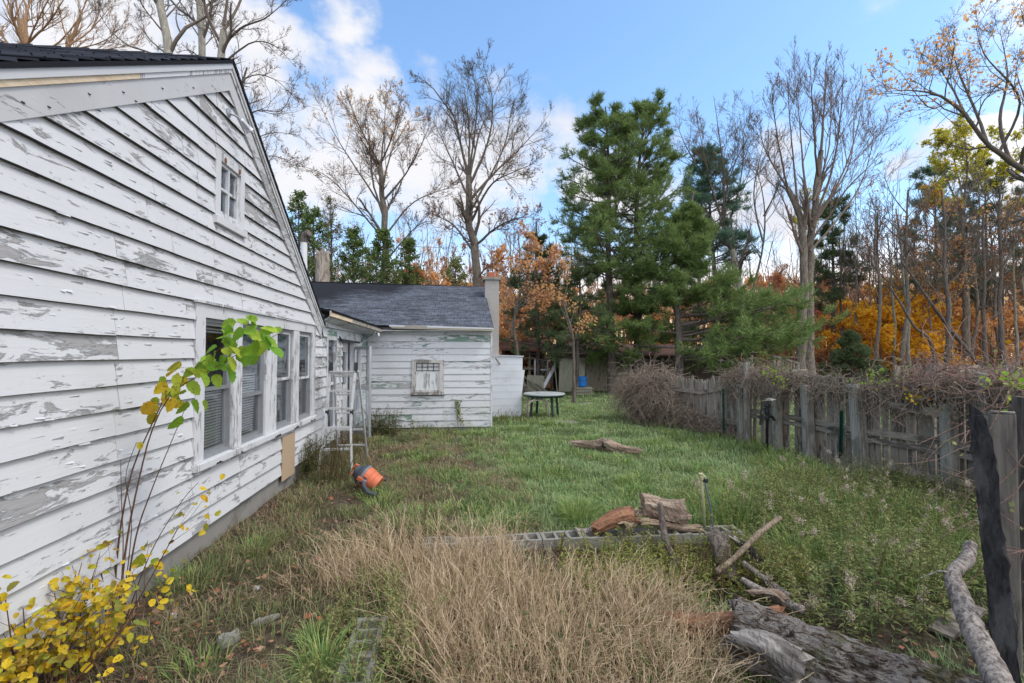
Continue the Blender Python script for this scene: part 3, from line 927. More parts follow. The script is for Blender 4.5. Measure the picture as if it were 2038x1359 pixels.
# ---- rear wing
WY = 11.6
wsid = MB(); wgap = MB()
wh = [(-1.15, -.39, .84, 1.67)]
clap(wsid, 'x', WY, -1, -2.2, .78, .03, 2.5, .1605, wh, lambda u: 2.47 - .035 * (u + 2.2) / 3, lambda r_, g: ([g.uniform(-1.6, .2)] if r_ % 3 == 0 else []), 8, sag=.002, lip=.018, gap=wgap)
wgap.build('board_shade_lines', M_BOARDSHADE, house)['kind'] = 'stuff'
wsid.build('wing_siding', M_WING, house)
p = MB(); p.box(.76, .80, WY - .03, WY + .08, .02, 2.42); p.build('corner_board', M_TRIM, house)
p = MB(); p.box(-9, .74, WY + .01, 20, -.3, .06); p.build('wing_foundation', M_CONC, house)
p = MB(); p.hexa([(-9, WY + .02, .06), (.75, WY + .02, .06), (.75, 19.9, .06), (-9, 19.9, .06), (-9, WY + .02, 2.4), (.75, WY + .02, 2.4), (.75, 19.9, 2.4), (-9, 19.9, 2.4)])
V = [(.75, WY + .03, 2.4), (.75, 19.9, 2.4), (.75, 15.7, 3.98), (-9, WY + .03, 2.4), (-9, 19.9, 2.4), (-9, 15.7, 3.98)]
p.add(V, [], [(0, 1, 2), (3, 5, 4)]); p.build('wing_wall', M_WING, house)
roof('wing_roof', (-9, 11.36, 2.60), (.82, 11.36, 2.455), (.80, 15.7, 4.07), (-9, 15.7, 4.22), step=.14, sag=.05, parent=house, seed=5, cols=60)
roof('wing_roof', (-9, 20.1, 2.60), (.82, 20.1, 2.455), (.80, 15.7, 4.07), (-9, 15.7, 4.22), step=.3, parent=house, seed=6)
p = MB()
p.bar((-1.62, 11.365, 2.455), (-1.30, 11.365, 2.448), .04, .075); p.bar((-.78, 11.365, 2.437), (.81, 11.365, 2.405), .04, .075)
p.build('eave_fascia', wood_mat('yellowed fascia', (.60, .57, .47), (.50, .45, .33), 'x', (.45, .38, .22), .4), house)
p = MB(); p.bar((-1.30, 11.35, 2.45), (-.78, 11.35, 2.44), .05, .09); p.build('eave_fascia', M_GREYPLANK, house)['label'] = 'grey weathered fascia piece'
p = MB(); p.bar((-1.66, 11.37, 2.475), (.81, 11.37, 2.425), .08, .04); p.build('drip_edge', M_WHITEMETAL, house)
p = MB(); p.box(-2.2, .79, 11.38, 11.6, 2.36, 2.375); p.build('soffit', M_TRIM, house)
# wing window
p = MB()
for (xa, xb, za, zb, o) in ((-1.15, -1.05, .88, 1.67, .05), (-.49, -.39, .88, 1.67, .05), (-1.05, -.49, 1.59, 1.67, .048), (-1.17, -.37, .82, .875, .075), (-1.05, -.49, .88, .93, .022)):
    p.box(xa, xb, WY - o, WY + .02, za, zb)
ww = p.build('wing_window', peel_mat('wing window paint', 'z', paint=(.50, .49, .47), under=(.20, .19, .18), amount=.07, dirt=.6, scale=1.6), house)
p = MB(); p.box(-1.05, -.49, WY - .004, WY + .01, .93, 1.40); p.build('window_board', peel_mat('board over window', 'z', paint=(.66, .69, .70), amount=.02, dirt=.5), ww)
p = MB(); p.box(-1.05, -.49, WY + .004, WY + .012, 1.40, 1.59); p.build('pane', M_WHITEP, ww)
p = MB()
for i in range(5):
    xx = -1.045 + i * .1375; p.box(xx - .008, xx + .008, WY - .016, WY - .004, 1.40, 1.59)
for zz in (1.405, 1.495, 1.585): p.box(-1.05, -.49, WY - .0165, WY - .0035, zz - .007, zz + .007)
p.build('grille', M_DARKMETAL, ww)
p = MB(); p.box(-1.17, -.37, WY - .06, WY, .80, .822); p.build('window_sill', M_BLACK, ww)
# chimney
p = MB()
p.box(.76, 1.18, 14.2, 14.75, -.1, 4.06, j=.006)
ch = p.build('chimney', None or M_CHIM, house)
p = MB(); p.box(.70, 1.24, 14.14, 14.81, 4.06, 4.14); p.build('chimney_cap', M_CONC, ch, bevel=.01)
p = MB(); p.box(.87, 1.07, 14.37, 14.57, 4.14, 4.33); p.build('flue_tile', M_TERRA, ch)
p = MB()
zz = .2
while zz < 4.0:
    p.box(.757, 1.183, 14.197, 14.753, zz, zz + .012); zz += .2
p.build('mortar_joint', M_DARKMETAL if 0 else plain_mat('mortar', (.24, .23, .22), .95), ch)

# ---- entry section between gable and wing
eh = [(8.19, 8.86, .45, 2.12), (9.28, 10.2, 0.0, 2.04), (10.38, 10.95, .5, 2.04)]
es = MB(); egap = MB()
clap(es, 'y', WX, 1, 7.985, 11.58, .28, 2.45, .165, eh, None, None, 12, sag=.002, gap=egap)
egap.build('board_shade_lines', M_BOARDSHADE, house)['kind'] = 'stuff'
es.build('entry_siding', M_ENTRY, house)
p = MB()
for (ya, yb, z0, z1) in ((8.19, 8.86, .45, 2.12), (10.38, 10.95, .5, 2.04)):
    p2 = MB()
    for (a, b, c, d_) in ((ya, ya + .07, z0, z1), (yb - .07, yb, z0, z1), (ya + .07, yb - .07, z1 - .07, z1), (ya + .07, yb - .07, z0, z0 + .06), (ya + .07, yb - .07, (z0 + z1) / 2 - .02, (z0 + z1) / 2 + .02)):
        p2.box(WX - .05, WX + .035, a, b, c, d_)
    ew = p2.build('entry_window', M_TRIM, house)
    g = MB(); g.box(WX - .02, WX - .015, ya + .07, yb - .07, z0 + .06, z1 - .07); g.build('pane', M_GLASS, ew)
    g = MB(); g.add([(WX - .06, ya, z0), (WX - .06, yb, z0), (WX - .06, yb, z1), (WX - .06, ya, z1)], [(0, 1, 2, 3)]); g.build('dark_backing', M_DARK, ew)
p = MB()
p.box(WX - .05, WX + .03, 9.02, 9.14, .25, 2.10); p.box(WX - .05, WX + .03, 10.2, 10.3, .25, 2.10); p.box(WX - .05, WX + .03, 9.28, 10.2, 2.04, 2.12)
p.build('door_casing', M_TRIM, house)
p = MB(); p.box(WX - .10, WX - .0, 9.28, 9.40, .25, 2.04); p.build('door_jamb', M_REDTRIM, house)
p = MB(); p.box(WX - .12, WX - .09, 9.40, 10.2, .25, 2.04)
dr = p.build('door', M_WHITEP, house)
p = MB(); p.lathe([(.01, 0), (.012, .03), (.03, .045), (.028, .07), (.01, .08)], 12, Matrix.Translation((WX - .09, 9.5, 1.1)) @ Matrix.Rotation(PI / 2, 4, 'Y')); p.build('handle', M_DARKMETAL, dr)
p = MB(); p.box(WX - .088, WX - .08, 9.72, 10.05, 1.2, 1.85); p.build('pane', M_GLASS, dr)
# closer arm over the door
p = MB(); p.bar((WX + .06, 9.0, 2.07), (WX + .10, 10.4, 2.05), .03, .035); p.bar((WX + .02, 9.0, 2.13), (WX + .09, 9.05, 2.02), .03, .03); p.build('door_track', M_DARKMETAL, house)
# screen door standing open
h0 = Vector((-2.2, 10.22, 0)); h1 = Vector((-1.76, 9.58, 0)); z0, z1 = .16, 1.96
dvec = h1 - h0


def sdp(s_, z): return h0 + dvec * s_ + Vector((0, 0, z))


p = MB()
for s_ in (.03, .97): p.bar(sdp(s_, z0), sdp(s_, z1), .045, .03, up=dvec.normalized())
for z, hh in ((z0 + .04, .10), (1.12, .09), (z1 - .03, .06)): p.bar(sdp(.06, z), sdp(.94, z), .026, hh)
sdo = p.build('screen_door', M_GREYMETAL, house)
p = MB(); p.add([sdp(.06, 1.16), sdp(.94, 1.16), sdp(.94, 1.9), sdp(.06, 1.9)], [(0, 1, 2, 3)]); p.build('screen', M_SCREEN, sdo)
p = MB(); p.add([sdp(.06, z0 + .09), sdp(.94, z0 + .09), sdp(.94, 1.08), sdp(.06, 1.08)], [(0, 1, 2, 3)]); p.build('pane', M_GLASS, sdo)
# entry roof with eave boards and sagging soffit
ea, eb = Vector((-2.08, 7.86, 2.46)), Vector((-1.83, 11.25, 2.37))
roof('entry_roof', tuple(ea + Vector((.03, 0, .05))), tuple(eb + Vector((.03, 0, .05))), (-4.2, 11.3, 2.92), (-4.2, 8.0, 2.95), parent=house, seed=9)
p = MB(); m1 = ea.lerp(eb, .33); p.bar(ea, m1, .03, .09); p.build('eave_fascia', M_PINE, house)['label'] = 'pale new piece of entry eave board'
p = MB(); p.bar(m1, eb, .03, .10); p.build('eave_fascia', M_GREYPLANK, house)
p = MB(); p.hexa([(WX, 7.98, 2.33), (-2.11, 7.90, 2.40), (-1.87, 11.22, 2.31), (WX, 11.5, 2.28), (WX, 7.98, 2.345), (-2.11, 7.90, 2.415), (-1.87, 11.22, 2.325), (WX, 11.5, 2.295)])
p.build('soffit', M_TRIM, house)
p = MB(); p.tube([eb + Vector((-.05, -.5, -.03)), eb + Vector((-.12, -.3, -.13)), eb + Vector((-.3, -.2, -.22)), Vector((WX + .05, 10.9, 2.1))], .03, 8)
p.build('downspout', M_GREYMETAL, house)
p = MB(); p.lathe([(.002, 0), (.028, .01), (.03, .05), (.015, .08)], 10, Matrix.Translation(tuple(eb + Vector((-.02, -.25, -.16))))); p.build('bulb', M_WHITEP, house)
# ======================= GROUND =======================
def axis(lo, hi, fine0, fine1, step):
    a = list(np.arange(fine0, fine1, step))
    v = fine1; s = step
    while v < hi: a.append(v); s *= 1.25; v += s
    a.append(hi)
    v = fine0; s = step; b = []
    while v > lo: s *= 1.25; v -= s; b.append(max(v, lo))
    return np.array(sorted(set(b + a)))


gx = axis(-500, 500, -3, 8, .07); gy = axis(-300, 900, 1, 14, .07)
XX, YY = np.meshgrid(gx, gy)
ZZ = gz(XX, YY)
ZZ = np.where((np.abs(XX) > 30) | (YY > 60) | (YY < -20), -.05, ZZ)
V = np.stack([XX, YY, ZZ], -1).reshape(-1, 3)
nx = len(gx); ii, jj = np.meshgrid(np.arange(nx - 1), np.arange(len(gy) - 1))
b = (jj * nx + ii).ravel()
me = make_mesh('ground', V, [np.stack([b, b + 1, b + nx + 1, b + nx], -1)], [M_SOIL], smooth=True)
tag(linkobj('ground', me), 'yard ground of soil and short turf', kind='structure')


# ======================= YARD OBJECTS =======================
def nth(i): return ['first', 'second', 'third', 'fourth', 'fifth', 'sixth', 'seventh', 'eighth', 'ninth', 'tenth', 'eleventh', 'twelfth'][i]


# cinder blocks: a real hollow block
def block_mesh(cells=3):
    L, Wd, H, wl = .39, .19, .19, .03
    xs = [0]; cw = (L - wl * (cells + 1)) / cells
    for c in range(cells): xs += [xs[-1] + wl, xs[-1] + wl + cw]
    xs.append(L); xs = np.array(xs) - L / 2
    ys = np.array([-Wd / 2, -Wd / 2 + wl, Wd / 2 - wl, Wd / 2])
    nx_, ny_ = len(xs), 4
    V = [(x, y, z) for z in (0, H) for y in ys for x in xs]
    V = np.array(V) + np.random.default_rng(3).normal(0, .0025, (len(V), 3))
    idx = lambda i, j, k: k * nx_ * ny_ + j * nx_ + i
    hole = lambda i, j: j == 1 and i % 2 == 1
    q = []
    for i in range(nx_ - 1):
        for j in range(ny_ - 1):
            if hole(i, j):
                for (a, b_) in (((i, j), (i + 1, j)), ((i + 1, j), (i + 1, j + 1)), ((i + 1, j + 1), (i, j + 1)), ((i, j + 1), (i, j))):
                    q.append((idx(*b_, 0), idx(*a, 0), idx(*a, 1), idx(*b_, 1)))
            else:
                q.append((idx(i, j, 1), idx(i + 1, j, 1), idx(i + 1, j + 1, 1), idx(i, j + 1, 1)))
                q.append((idx(i, j + 1, 0), idx(i + 1, j + 1, 0), idx(i + 1, j, 0), idx(i, j, 0)))
    for i in range(nx_ - 1):
        q.append((idx(i, 0, 0), idx(i + 1, 0, 0), idx(i + 1, 0, 1), idx(i, 0, 1)))
        q.append((idx(i + 1, 3, 0), idx(i, 3, 0), idx(i, 3, 1), idx(i + 1, 3, 1)))
    for j in range(3):
        q.append((idx(0, j + 1, 0), idx(0, j, 0), idx(0, j, 1), idx(0, j + 1, 1)))
        q.append((idx(nx_ - 1, j, 0), idx(nx_ - 1, j + 1, 0), idx(nx_ - 1, j + 1, 1), idx(nx_ - 1, j, 1)))
    return make_mesh('cinder_block', V, [q], [M_BLOCK])


bm3 = block_mesh(3)
rb = np.random.default_rng(21)
for k in range(8):
    x = -.42 + k * .402
    o = linkobj('cinder_block', bm3, None, (x + .2, 4.50 + rb.normal(0, .006), -.145 + rb.normal(0, .005)))
    o.rotation_euler = (rb.normal(0, .015), rb.normal(0, .012), rb.normal(0, .015))
    tag(o, f'grey hollow cinder block, {nth(k)} from the left in the row behind the straw grass', 'cinder block', 'cinder blocks edging the old bed')
for k in range(2):
    y = 2.66 + k * .403
    o = linkobj('cinder_block', bm3, None, (-.57 + rb.normal(0, .006), y, -.135 + rb.normal(0, .006)))
    o.rotation_euler = (rb.normal(0, .02), rb.normal(0, .02), PI / 2 + rb.normal(0, .025))
    tag(o, f'hollow cinder block half sunk left of the straw grass, {nth(k)} counted from the viewer', 'cinder block', 'cinder blocks edging the old bed')


def log_mesh(a, b, r0, r1, mat, name='rotten_log', seed=0, sides=26, segs=26, rough=.16, bend=.03, squash=1.0, ends=.03, parent=None, label=None, cat='log', jag=0.0, group=None, org=None):
    rg = np.random.default_rng(seed)
    a = np.array(tuple(a), float); b = np.array(tuple(b), float)
    d = b - a; L = np.linalg.norm(d); d /= L
    side = np.cross((0, 0, 1), d); side /= np.linalg.norm(side); up = np.cross(d, side)
    V = []
    ph = rg.uniform(0, 6, 8)
    for i in range(segs + 1):
        t_ = i / segs
        c = d * (t_ * L) + side * (bend * math.sin(t_ * 3 + ph[0])) + up * (bend * math.sin(t_ * 4 + ph[1]))
        r = r0 * (1 - t_) + r1 * t_
        for k in range(sides):
            an = k * 2 * PI / sides
            rr = r * (1 + rough * (.5 * math.sin(an * 2 + ph[2] + t_ * 1.5) + .35 * math.sin(an * 5 + ph[3] + t_ * 4) + .25 * math.sin(an * 9 + ph[4] - t_ * 7) + rg.normal(0, .16 if sides < 100 else .03)))
            off = 0
            if i in (0, segs): off = (rg.uniform(-1, .3) * ends + (jag * math.sin(an * 3 + ph[5]) + jag * rg.uniform(-.5, .5))) * (1 if i == segs else -1)
            V.append(c + side * (rr * math.cos(an)) + up * (rr * math.sin(an) * squash) + d * off)
    q = []
    for i in range(segs):
        for k in range(sides):
            j = (k + 1) % sides
            q.append((i * sides + k, i * sides + j, (i + 1) * sides + j, (i + 1) * sides + k))
    n = len(V)
    V.append(d * .03); V.append(d * (L - .03))
    tr = []
    for k in range(sides):
        j = (k + 1) % sides
        tr.append((n, j, k)); tr.append((n + 1, segs * sides + k, segs * sides + j))
    # express in axes with x along the log so the grain runs along it
    Mt = np.array([d, side, up])
    V = (np.array(V)) @ Mt.T
    me = make_mesh(name, V, [q, tr], [mat])
    o = linkobj(name, me, parent, tuple(a) if parent is None else tuple(a - np.array(tuple(wloc(parent)))))
    o.rotation_mode = 'QUATERNION'
    o.rotation_quaternion = Matrix(((d[0], side[0], up[0]), (d[1], side[1], up[1]), (d[2], side[2], up[2]))).to_quaternion()
    if label: tag(o, label, cat, group)
    return o


# wood lying on the block row
log_mesh((1.30, 4.52, .10), (1.70, 4.54, .22), .07, .115, M_ROT, seed=1, jag=.03, squash=.8, label='reddish crumbling chunk of log leaning on the cinder block row', cat='log')
log_mesh((1.56, 4.45, .13), (1.76, 4.50, .24), .085, .07, M_ROTPALE, name='log_slab', seed=14, jag=.03, squash=.55, label='pale split slab beside the reddish log chunk', cat='log')
log_mesh((1.86, 4.66, .22), (2.28, 4.62, .22), .10, .115, M_ROTPALE, seed=2, jag=.02, rough=.22, label='thick brown rotten log on top of the others behind the block row', cat='log')
log_mesh((1.76, 4.52, .105), (2.38, 4.50, .095), .05, .045, M_ROTPALE, name='log_slab', seed=3, jag=.05, squash=.6, rough=.25, label='flat split log lying under the thick rotten log on the blocks', cat='log')
log_mesh((1.12, 4.58, .08), (1.42, 4.56, .085), .03, .035, M_DRIFT, name='wood_chunk', seed=4, squash=.6, label='small grey wood chunk left of the reddish log', cat='wood')


def stick(name, pts, r, mat, label, cat='stick', seed=0, sub=6, sides=10, knots=True, parent=None, group=None, forks=()):
    rg = np.random.default_rng(seed)
    P = [np.array(tuple(p), float) for p in pts]
    out = []; rad = []
    n = len(P) - 1
    rs = np.interp(np.linspace(0, n, n * sub + 1), np.linspace(0, n, len(r)), r)
    for i in range(n):
        for k in range(sub):
            t_ = k / sub
            p0, p1, p2, p3 = P[max(i - 1, 0)], P[i], P[i + 1], P[min(i + 2, n)]
            out.append(.5 * ((2 * p1) + (p2 - p0) * t_ + (2 * p0 - 5 * p1 + 4 * p2 - p3) * t_ ** 2 + (3 * p1 - p0 - 3 * p2 + p3) * t_ ** 3))
    out.append(P[-1])
    out = np.array(out)
    out[1:-1] += rg.normal(0, .035, out[1:-1].shape) * rs[1:-1, None]
    rs = rs * (1 + rg.normal(0, .010 if knots else .01, len(rs)) + (.02 * np.sin(np.arange(len(rs)) * .37 + seed) ** 3 if knots else 0))
    mb = MB(); mb.tube(out, rs, sides)
    for fp in forks:
        f = np.array([tuple(p) for p in fp[0]]); mb.tube(f, np.linspace(fp[1], fp[1] * .35, len(f)), 6)
    o = mb.build(name, mat, parent, smooth=True, loc=tuple(P[0]) if parent is None else None)
    if label: tag(o, label, cat, group)
    return o


A = G(1313, 1018, .33); stick('dead_branch', [(1.93, 4.40, .36), (1.93, 4.34, .20), (1.90, 4.20, .07), (1.93, 4.05, -.05), (2.0, 3.95, -.13)], [.026, .03, .032, .028, .03], M_BARKDARK,
                              'short dark branch leaning over the front of the block row', 'branch', 5, forks=(([(1.93, 4.05, -.05), (1.84, 4.0, -.1), (1.78, 3.98, -.14)], .02),))
a = W(1553, 1030, 4.1); b = W(1425, 1138, 3.75)
m1_ = a.lerp(b, .35) + Vector((.01, 0, .025)); m2_ = a.lerp(b, .7) + Vector((-.01, 0, -.02))
stick('dead_branch', [a, m1_, m2_, b], [.019, .024, .021, .025], bark_mat('tan dead bark', (.14, .105, .075), (.30, .24, .18), 2.5, .6), 'long tan brown branch slanting across the brush heap', 'branch', 6, forks=(([m1_, m1_ + Vector((.05, .02, .07)), m1_ + Vector((.06, .03, .13))], .010),))
a = W(1416, 1062, 4.3); b = W(1445, 1108, 4.1); c = W(1462, 1150, 3.95)
log_mesh(a, c, .07, .085, M_BARKDARK, name='tree_stump_piece', seed=8, label='dark broken stump piece at the right end of the block row', cat='stump', jag=.07)
log_mesh(W(1448, 1070, 4.25), W(1525, 1120, 4.2), .05, .04, M_GREYPLANK, name='log_slab', seed=9, squash=.45, jag=.05, label='grey split slab lying behind the dark stump piece', cat='log')
log_mesh(W(1470, 1082, 4.1), W(1535, 1135, 3.9), .035, .05, M_CHAR, name='log_slab', seed=10, squash=.6, label='blackened short slab right of the dark stump piece', cat='log')
stick('dead_branch', [W(1478, 1118, 3.8), W(1520, 1150, 3.7), W(1570, 1185, 3.5)], [.018, .022, .02], M_DRIFT, 'thin bleached stick pointing down towards the big log', 'stick', 11)
stick('dead_branch', [W(1475, 1152, 3.6), W(1520, 1178, 3.5), W(1600, 1215, 3.3)], [.02, .028, .03], M_DRIFT, 'pale broken stick just above the big log', 'stick', 12)
log_mesh(W(1498, 1168, 3.5), W(1560, 1200, 3.35), .03, .045, M_ROTPALE, name='wood_chunk', seed=13, squash=.5, jag=.02, label='small pinkish wood chunk above the big log', cat='wood')

# the big fallen log
bl0 = np.array(tuple(W(1465, 1290, 2.9))); bl1 = np.array(tuple(W(2150, 1470, 2.05)))
bl0[2] = .07; bl1[2] = .07
big = log_mesh(bl0, bl1, .165, .205, M_BIGLOG, name='fallen_log', seed=30, sides=150, segs=260, rough=.10, bend=.03, jag=.05, label='big weathered fallen log with grey flaking bark in the near right corner', cat='log')
bd = bl1 - bl0; bd /= np.linalg.norm(bd)
log_mesh(W(1462, 1262, 2.72), W(1585, 1322, 2.50), .05, .115, wood_mat('split grey heartwood', (.33, .31, .29), (.10, .09, .08), 'x', (.03, .025, .02), .6, bump=1.0, perisl=0), name='split_face', seed=31, jag=.05, squash=.8, rough=.14, parent=big, sides=26, segs=30).parent = None
for o in list(COL.objects):
    if o.name.startswith('split_face'):
        mw = o.matrix_basis.copy(); bw = Matrix.LocRotScale(big.location, big.rotation_quaternion, None)
        o.location = Vector(W(1470, 1268, 2.72)); m2 = Matrix.LocRotScale(o.location, o.rotation_quaternion, None)
        o.parent = big; o.matrix_parent_inverse = bw.inverted(); o['label'] = 'pale grey split heartwood at the broken end'
# a rotten smaller trunk beyond it, half in the grass
log_mesh(W(1340, 1245, 3.15), W(1560, 1235, 3.0), .085, .075, M_ROT, name='rotten_log', seed=32, sides=30, segs=40, rough=.2, jag=.05, label='brown rotten trunk half buried between straw grass and big log', cat='log')
# ragged bark relief on the log
me_ = big.data; n_ = len(me_.vertices); co = np.empty(n_ * 3, dtype=np.float32); me_.vertices.foreach_get('co', co); co = co.reshape(-1, 3)
rr_ = np.hypot(co[:, 1], co[:, 2]); an_ = np.arctan2(co[:, 2], co[:, 1]); u_ = co[:, 0]
h_ = vnoise(u_ * 9, an_ * 5.5, 1, 3) + .8 * vnoise(u_ * 21, an_ * 15, 1, 5) + .5 * vnoise(u_ * 43, an_ * 37, 1, 6)
h_ = np.round(h_ * 2.2) / 2.2 * .7 + h_ * .3
k_ = 1 + .016 / np.maximum(rr_, .05) * h_ * (rr_ > .08)
co[:, 1] *= k_; co[:, 2] *= k_
me_.vertices.foreach_set('co', co.ravel()); me_.update()

# silver crooked branch leaning at the near right
stick('dead_branch', [W(1932, 1082, 2.55), W(1925, 1112, 2.5), W(1898, 1140, 2.42), W(1902, 1165, 2.38), W(1925, 1225, 2.25), W(1960, 1300, 2.1), W(2000, 1380, 1.95)], [.026, .032, .03, .042, .046, .05, .052], M_DRIFT,
      'thick silver grey crooked branch leaning against the charred post', 'branch', 40, sides=16, sub=8,
      forks=(([W(1898, 1140, 2.42), W(1868, 1136, 2.4), W(1832, 1150, 2.35)], .006),))
# posts at the right edge
pp = thing('charred_post', 'blackened leaning plank post at the near right edge', 'post', G(1985, 1400))
a = W(1944, 812, 2.45); b = W(1996, 1330, 2.12); b = a.lerp(b, (a.z + .1) / (a.z - b.z))
m_ = MB()
n = 46; V = []; rg = np.random.default_rng(2)
rx = Vector((math.cos(YAW + .75), -math.sin(YAW + .75), 0)); ry = Vector((-rx.y, rx.x, 0))
for i in range(n + 1):
    t_ = i / n; c = b.lerp(a, t_) + rx * (.012 * math.sin(t_ * 3.1))
    wd = .042 + .0025 * math.sin(t_ * 7) - (.018 * max(0, (t_ - .9) / .1)) ; th = .022
    for sx, sy in ((-1, -1), (1, -1), (1, 1), (-1, 1)):
        V.append(tuple(c + rx * (sx * wd + rg.normal(0, .0045) + .003 * math.sin(t_ * 17)) + ry * (sy * th) + Vector((0, 0, (.03 * -sx if i == n else 0)))))
q = [(4 * i + k, 4 * i + (k + 1) % 4, 4 * (i + 1) + (k + 1) % 4, 4 * (i + 1) + k) for i in range(n) for k in range(4)] + [(3, 2, 1, 0), (4 * n, 4 * n + 1, 4 * n + 2, 4 * n + 3)]
m_.add(V, q); m_.build('plank', M_CHAR, pp, bevel=.004)
gp = thing('fence_post', 'thick square grey post right behind the charred plank', 'post', G(2010, 1250))
a = W(1996, 822, 2.75); b = Vector((a.x + .03, a.y - .02, -.2))
m_ = MB()
Mx = Matrix.Translation(a) @ Matrix.Rotation(-.85, 4, 'Z')
m_.box(-.052, .052, -.05, .05, -1.85, .0, Mx, j=.006); m_.build('post_shaft', wood_mat('dark post', (.20, .18, .155), (.11, .10, .088), 'z', (.03, .028, .025), .7, moss=.3), gp, bevel=.008)
m_ = MB(); m_.box(-.05, .05, -.048, .048, .0005, .012, Mx, j=.003); m_.build('post_top', M_GREYPLANK, gp)
# dark post half out of frame
gp2 = thing('fence_post', 'dark post cut off by the right edge of the frame', 'post', G(2060, 1300))
m_ = MB(); a = W(2043, 790, 2.9); Mx = Matrix.Translation(a) @ Matrix.Rotation(-.3, 4, 'Z'); m_.box(-.05, .05, -.05, .05, -1.9, .0, Mx, j=.006); m_.build('post_shaft', M_BARKDARK, gp2)
# short grey board end lying near it
m_ = MB(); e0, e1 = G(1872, 1262), G(1940, 1235); e0.z = gzz(e0.x, e0.y) + .03; e1.z = gzz(e1.x, e1.y) + .10; m_.bar(e0, e1, .13, .025); tag(m_.build('board', M_RAIL, None, loc=tuple(W(1900, 1275, 2.8))), 'short brown board end lying behind the silver branch', 'board')

# standpipe with hose
sp_ = thing('standpipe', 'yellowed upright water pipe with a grey hose, behind the block row', 'standpipe', G(1403, 1055))
base = G(1403, 1060); top = W(1396, 950, 4.62)
m_ = MB(); m_.tube([base + Vector((0, 0, -.1)), base.lerp(top, .5) + Vector((.004, 0, 0)), top], [.013, .0135, .014], 12); m_.build('pipe', M_PVC, sp_, smooth=True)
m_ = MB(); m_.lathe([(.015, -.03), (.02, -.02), (.02, .01), (.013, .02)], 12, Matrix.Translation(top)); m_.tube([top + Vector((-.03, 0, .035)), top + Vector((.0, 0, .03)), top + Vector((.035, 0, -.0)), top + Vector((.045, 0, -.035))], [.013, .017, .015, .012], 10)
m_.build('spigot', M_PVC, sp_)
m_ = MB(); t2 = top + Vector((.042, 0, -.03)); bb = G(1416, 1058)
m_.tube([t2, t2 + Vector((.012, 0, -.10)), t2.lerp(bb, .5) + Vector((.02, 0, 0)), bb + Vector((.01, 0, .05)), bb + Vector((.0, .02, -.05))], .009, 10)
m_.build('hose', M_HOSE, sp_, smooth=True)
m_ = MB(); m_.lathe([(.017, -.02), (.026, -.015), (.026, .015), (.017, .02)], 10, Matrix.Translation(t2)); m_.build('coupling', M_DARKMETAL, sp_)

# garden pump / tap by the fence
gp3 = thing('yard_hydrant', 'old dark iron water hydrant with a dead leaf on top, by the fence', 'hydrant', G(1527, 893))
b = G(1527, 893); D_ = 8.5
tp = W(1527, 830, D_); tp2 = W(1530, 800, D_)
m_ = MB(); m_.tube([b + Vector((0, 0, -.1)), tp], .022, 10); m_.build('pipe', M_DARKMETAL, gp3)
m_ = MB(); m_.lathe([(.02, -.06), (.036, -.03), (.04, .0), (.026, .03), (.045, .06), (.05, .12), (.032, .17), (.055, .20), (.05, .235), (.02, .26)], 14, Matrix.Translation(tp)); m_.build('pump_head', M_DARKMETAL, gp3, smooth=True)
m_ = MB(); m_.tube([tp + Vector((.0, 0, .02)), tp + Vector((.10, 0, .0)), tp + Vector((.14, 0, -.06))], [.03, .028, .024], 8); m_.build('spout', M_DARKMETAL, gp3)
m_ = MB(); m_.tube([tp + Vector((-.05, 0, .16)), tp + Vector((-.12, 0, .12)), tp + Vector((-.14, 0, -.14))], [.014, .014, .016], 8); m_.build('handle', M_DARKMETAL, gp3)
m_ = MB(); c = tp + Vector((.02, -.02, .30)); V = [tuple(c)]
for k in range(15):
    an = k * 2 * PI / 15; r = (.14 if k % 3 == 0 else .06) * (1.1 if k < 8 else .9); V.append((c.x + r * math.cos(an), c.y + r * .6 * math.sin(an), c.z + .03 * math.sin(an * 2) + .02))
m_.add(V, [], [(0, 1 + k, 1 + (k + 1) % 15) for k in range(15)])
tag(m_.build('dead_leaf', leaf_mat('tan leaf', [(.50, .38, .24)], .2), None, loc=tuple(c)), 'curled tan leaf lying on top of the iron hydrant', 'leaf')


# green metal stakes
def tpost(px, py, topy, D, label):
    b = G(px, py); t_ = W(px + (3 if px > 1600 else -2), topy, D)
    th_ = thing('metal_stake', label, 'stake', tuple(b), 'green metal stakes by the fence')
    m_ = MB(); m_.bar(b + Vector((0, 0, -.2)), t_, .045, .006, up=(0, 1, 0)); m_.bar(b + Vector((0, -.02, -.2)), t_ + Vector((0, -.02, 0)), .006, .035, up=(0, 1, 0)); m_.build('stake_bar', M_TPOST, th_)
    n_ = 12
    for k in range(n_):
        m_ = MB(); c = b.lerp(t_, .15 + .8 * k / n_); m_.box(c.x - .012, c.x + .012, c.y - .045, c.y - .036, c.z - .008, c.z + .008); m_.build('stud', M_TPOST, th_)


tpost(1441, 872, 773, 9.9, 'dark green metal stake beside the low picket part of the fence')
tpost(1671, 925, 817, 7.1, 'dark green metal stake in front of the tall fence between two grey posts')

# ======================= FENCE =======================
fpath = [(6.25, 3.2), (6.22, 4.6), (6.2, 5.4), (6.0, 6.25), (6.05, 7.6), (6.02, 8.6), (5.95, 9.3), (5.75, 10.6), (5.35, 12.0), (4.9, 13.2)]
fheights = [1.50, 1.47, 1.42, 1.42, 1.45, 1.47, 1.42, 1.22, 1.22, 1.3]
fence = thing('board_fence', 'old weathered grey board fence running down the right side of the yard', 'fence', (6.0, 7, 0))
rg = np.random.default_rng(17)


def fpt(s_):
    i = min(int(s_), len(fpath) - 2); t_ = s_ - i
    a = np.array(fpath[i]); b_ = np.array(fpath[i + 1])
    return a + (b_ - a) * t_, fheights[i] * (1 - t_) + fheights[i + 1] * t_


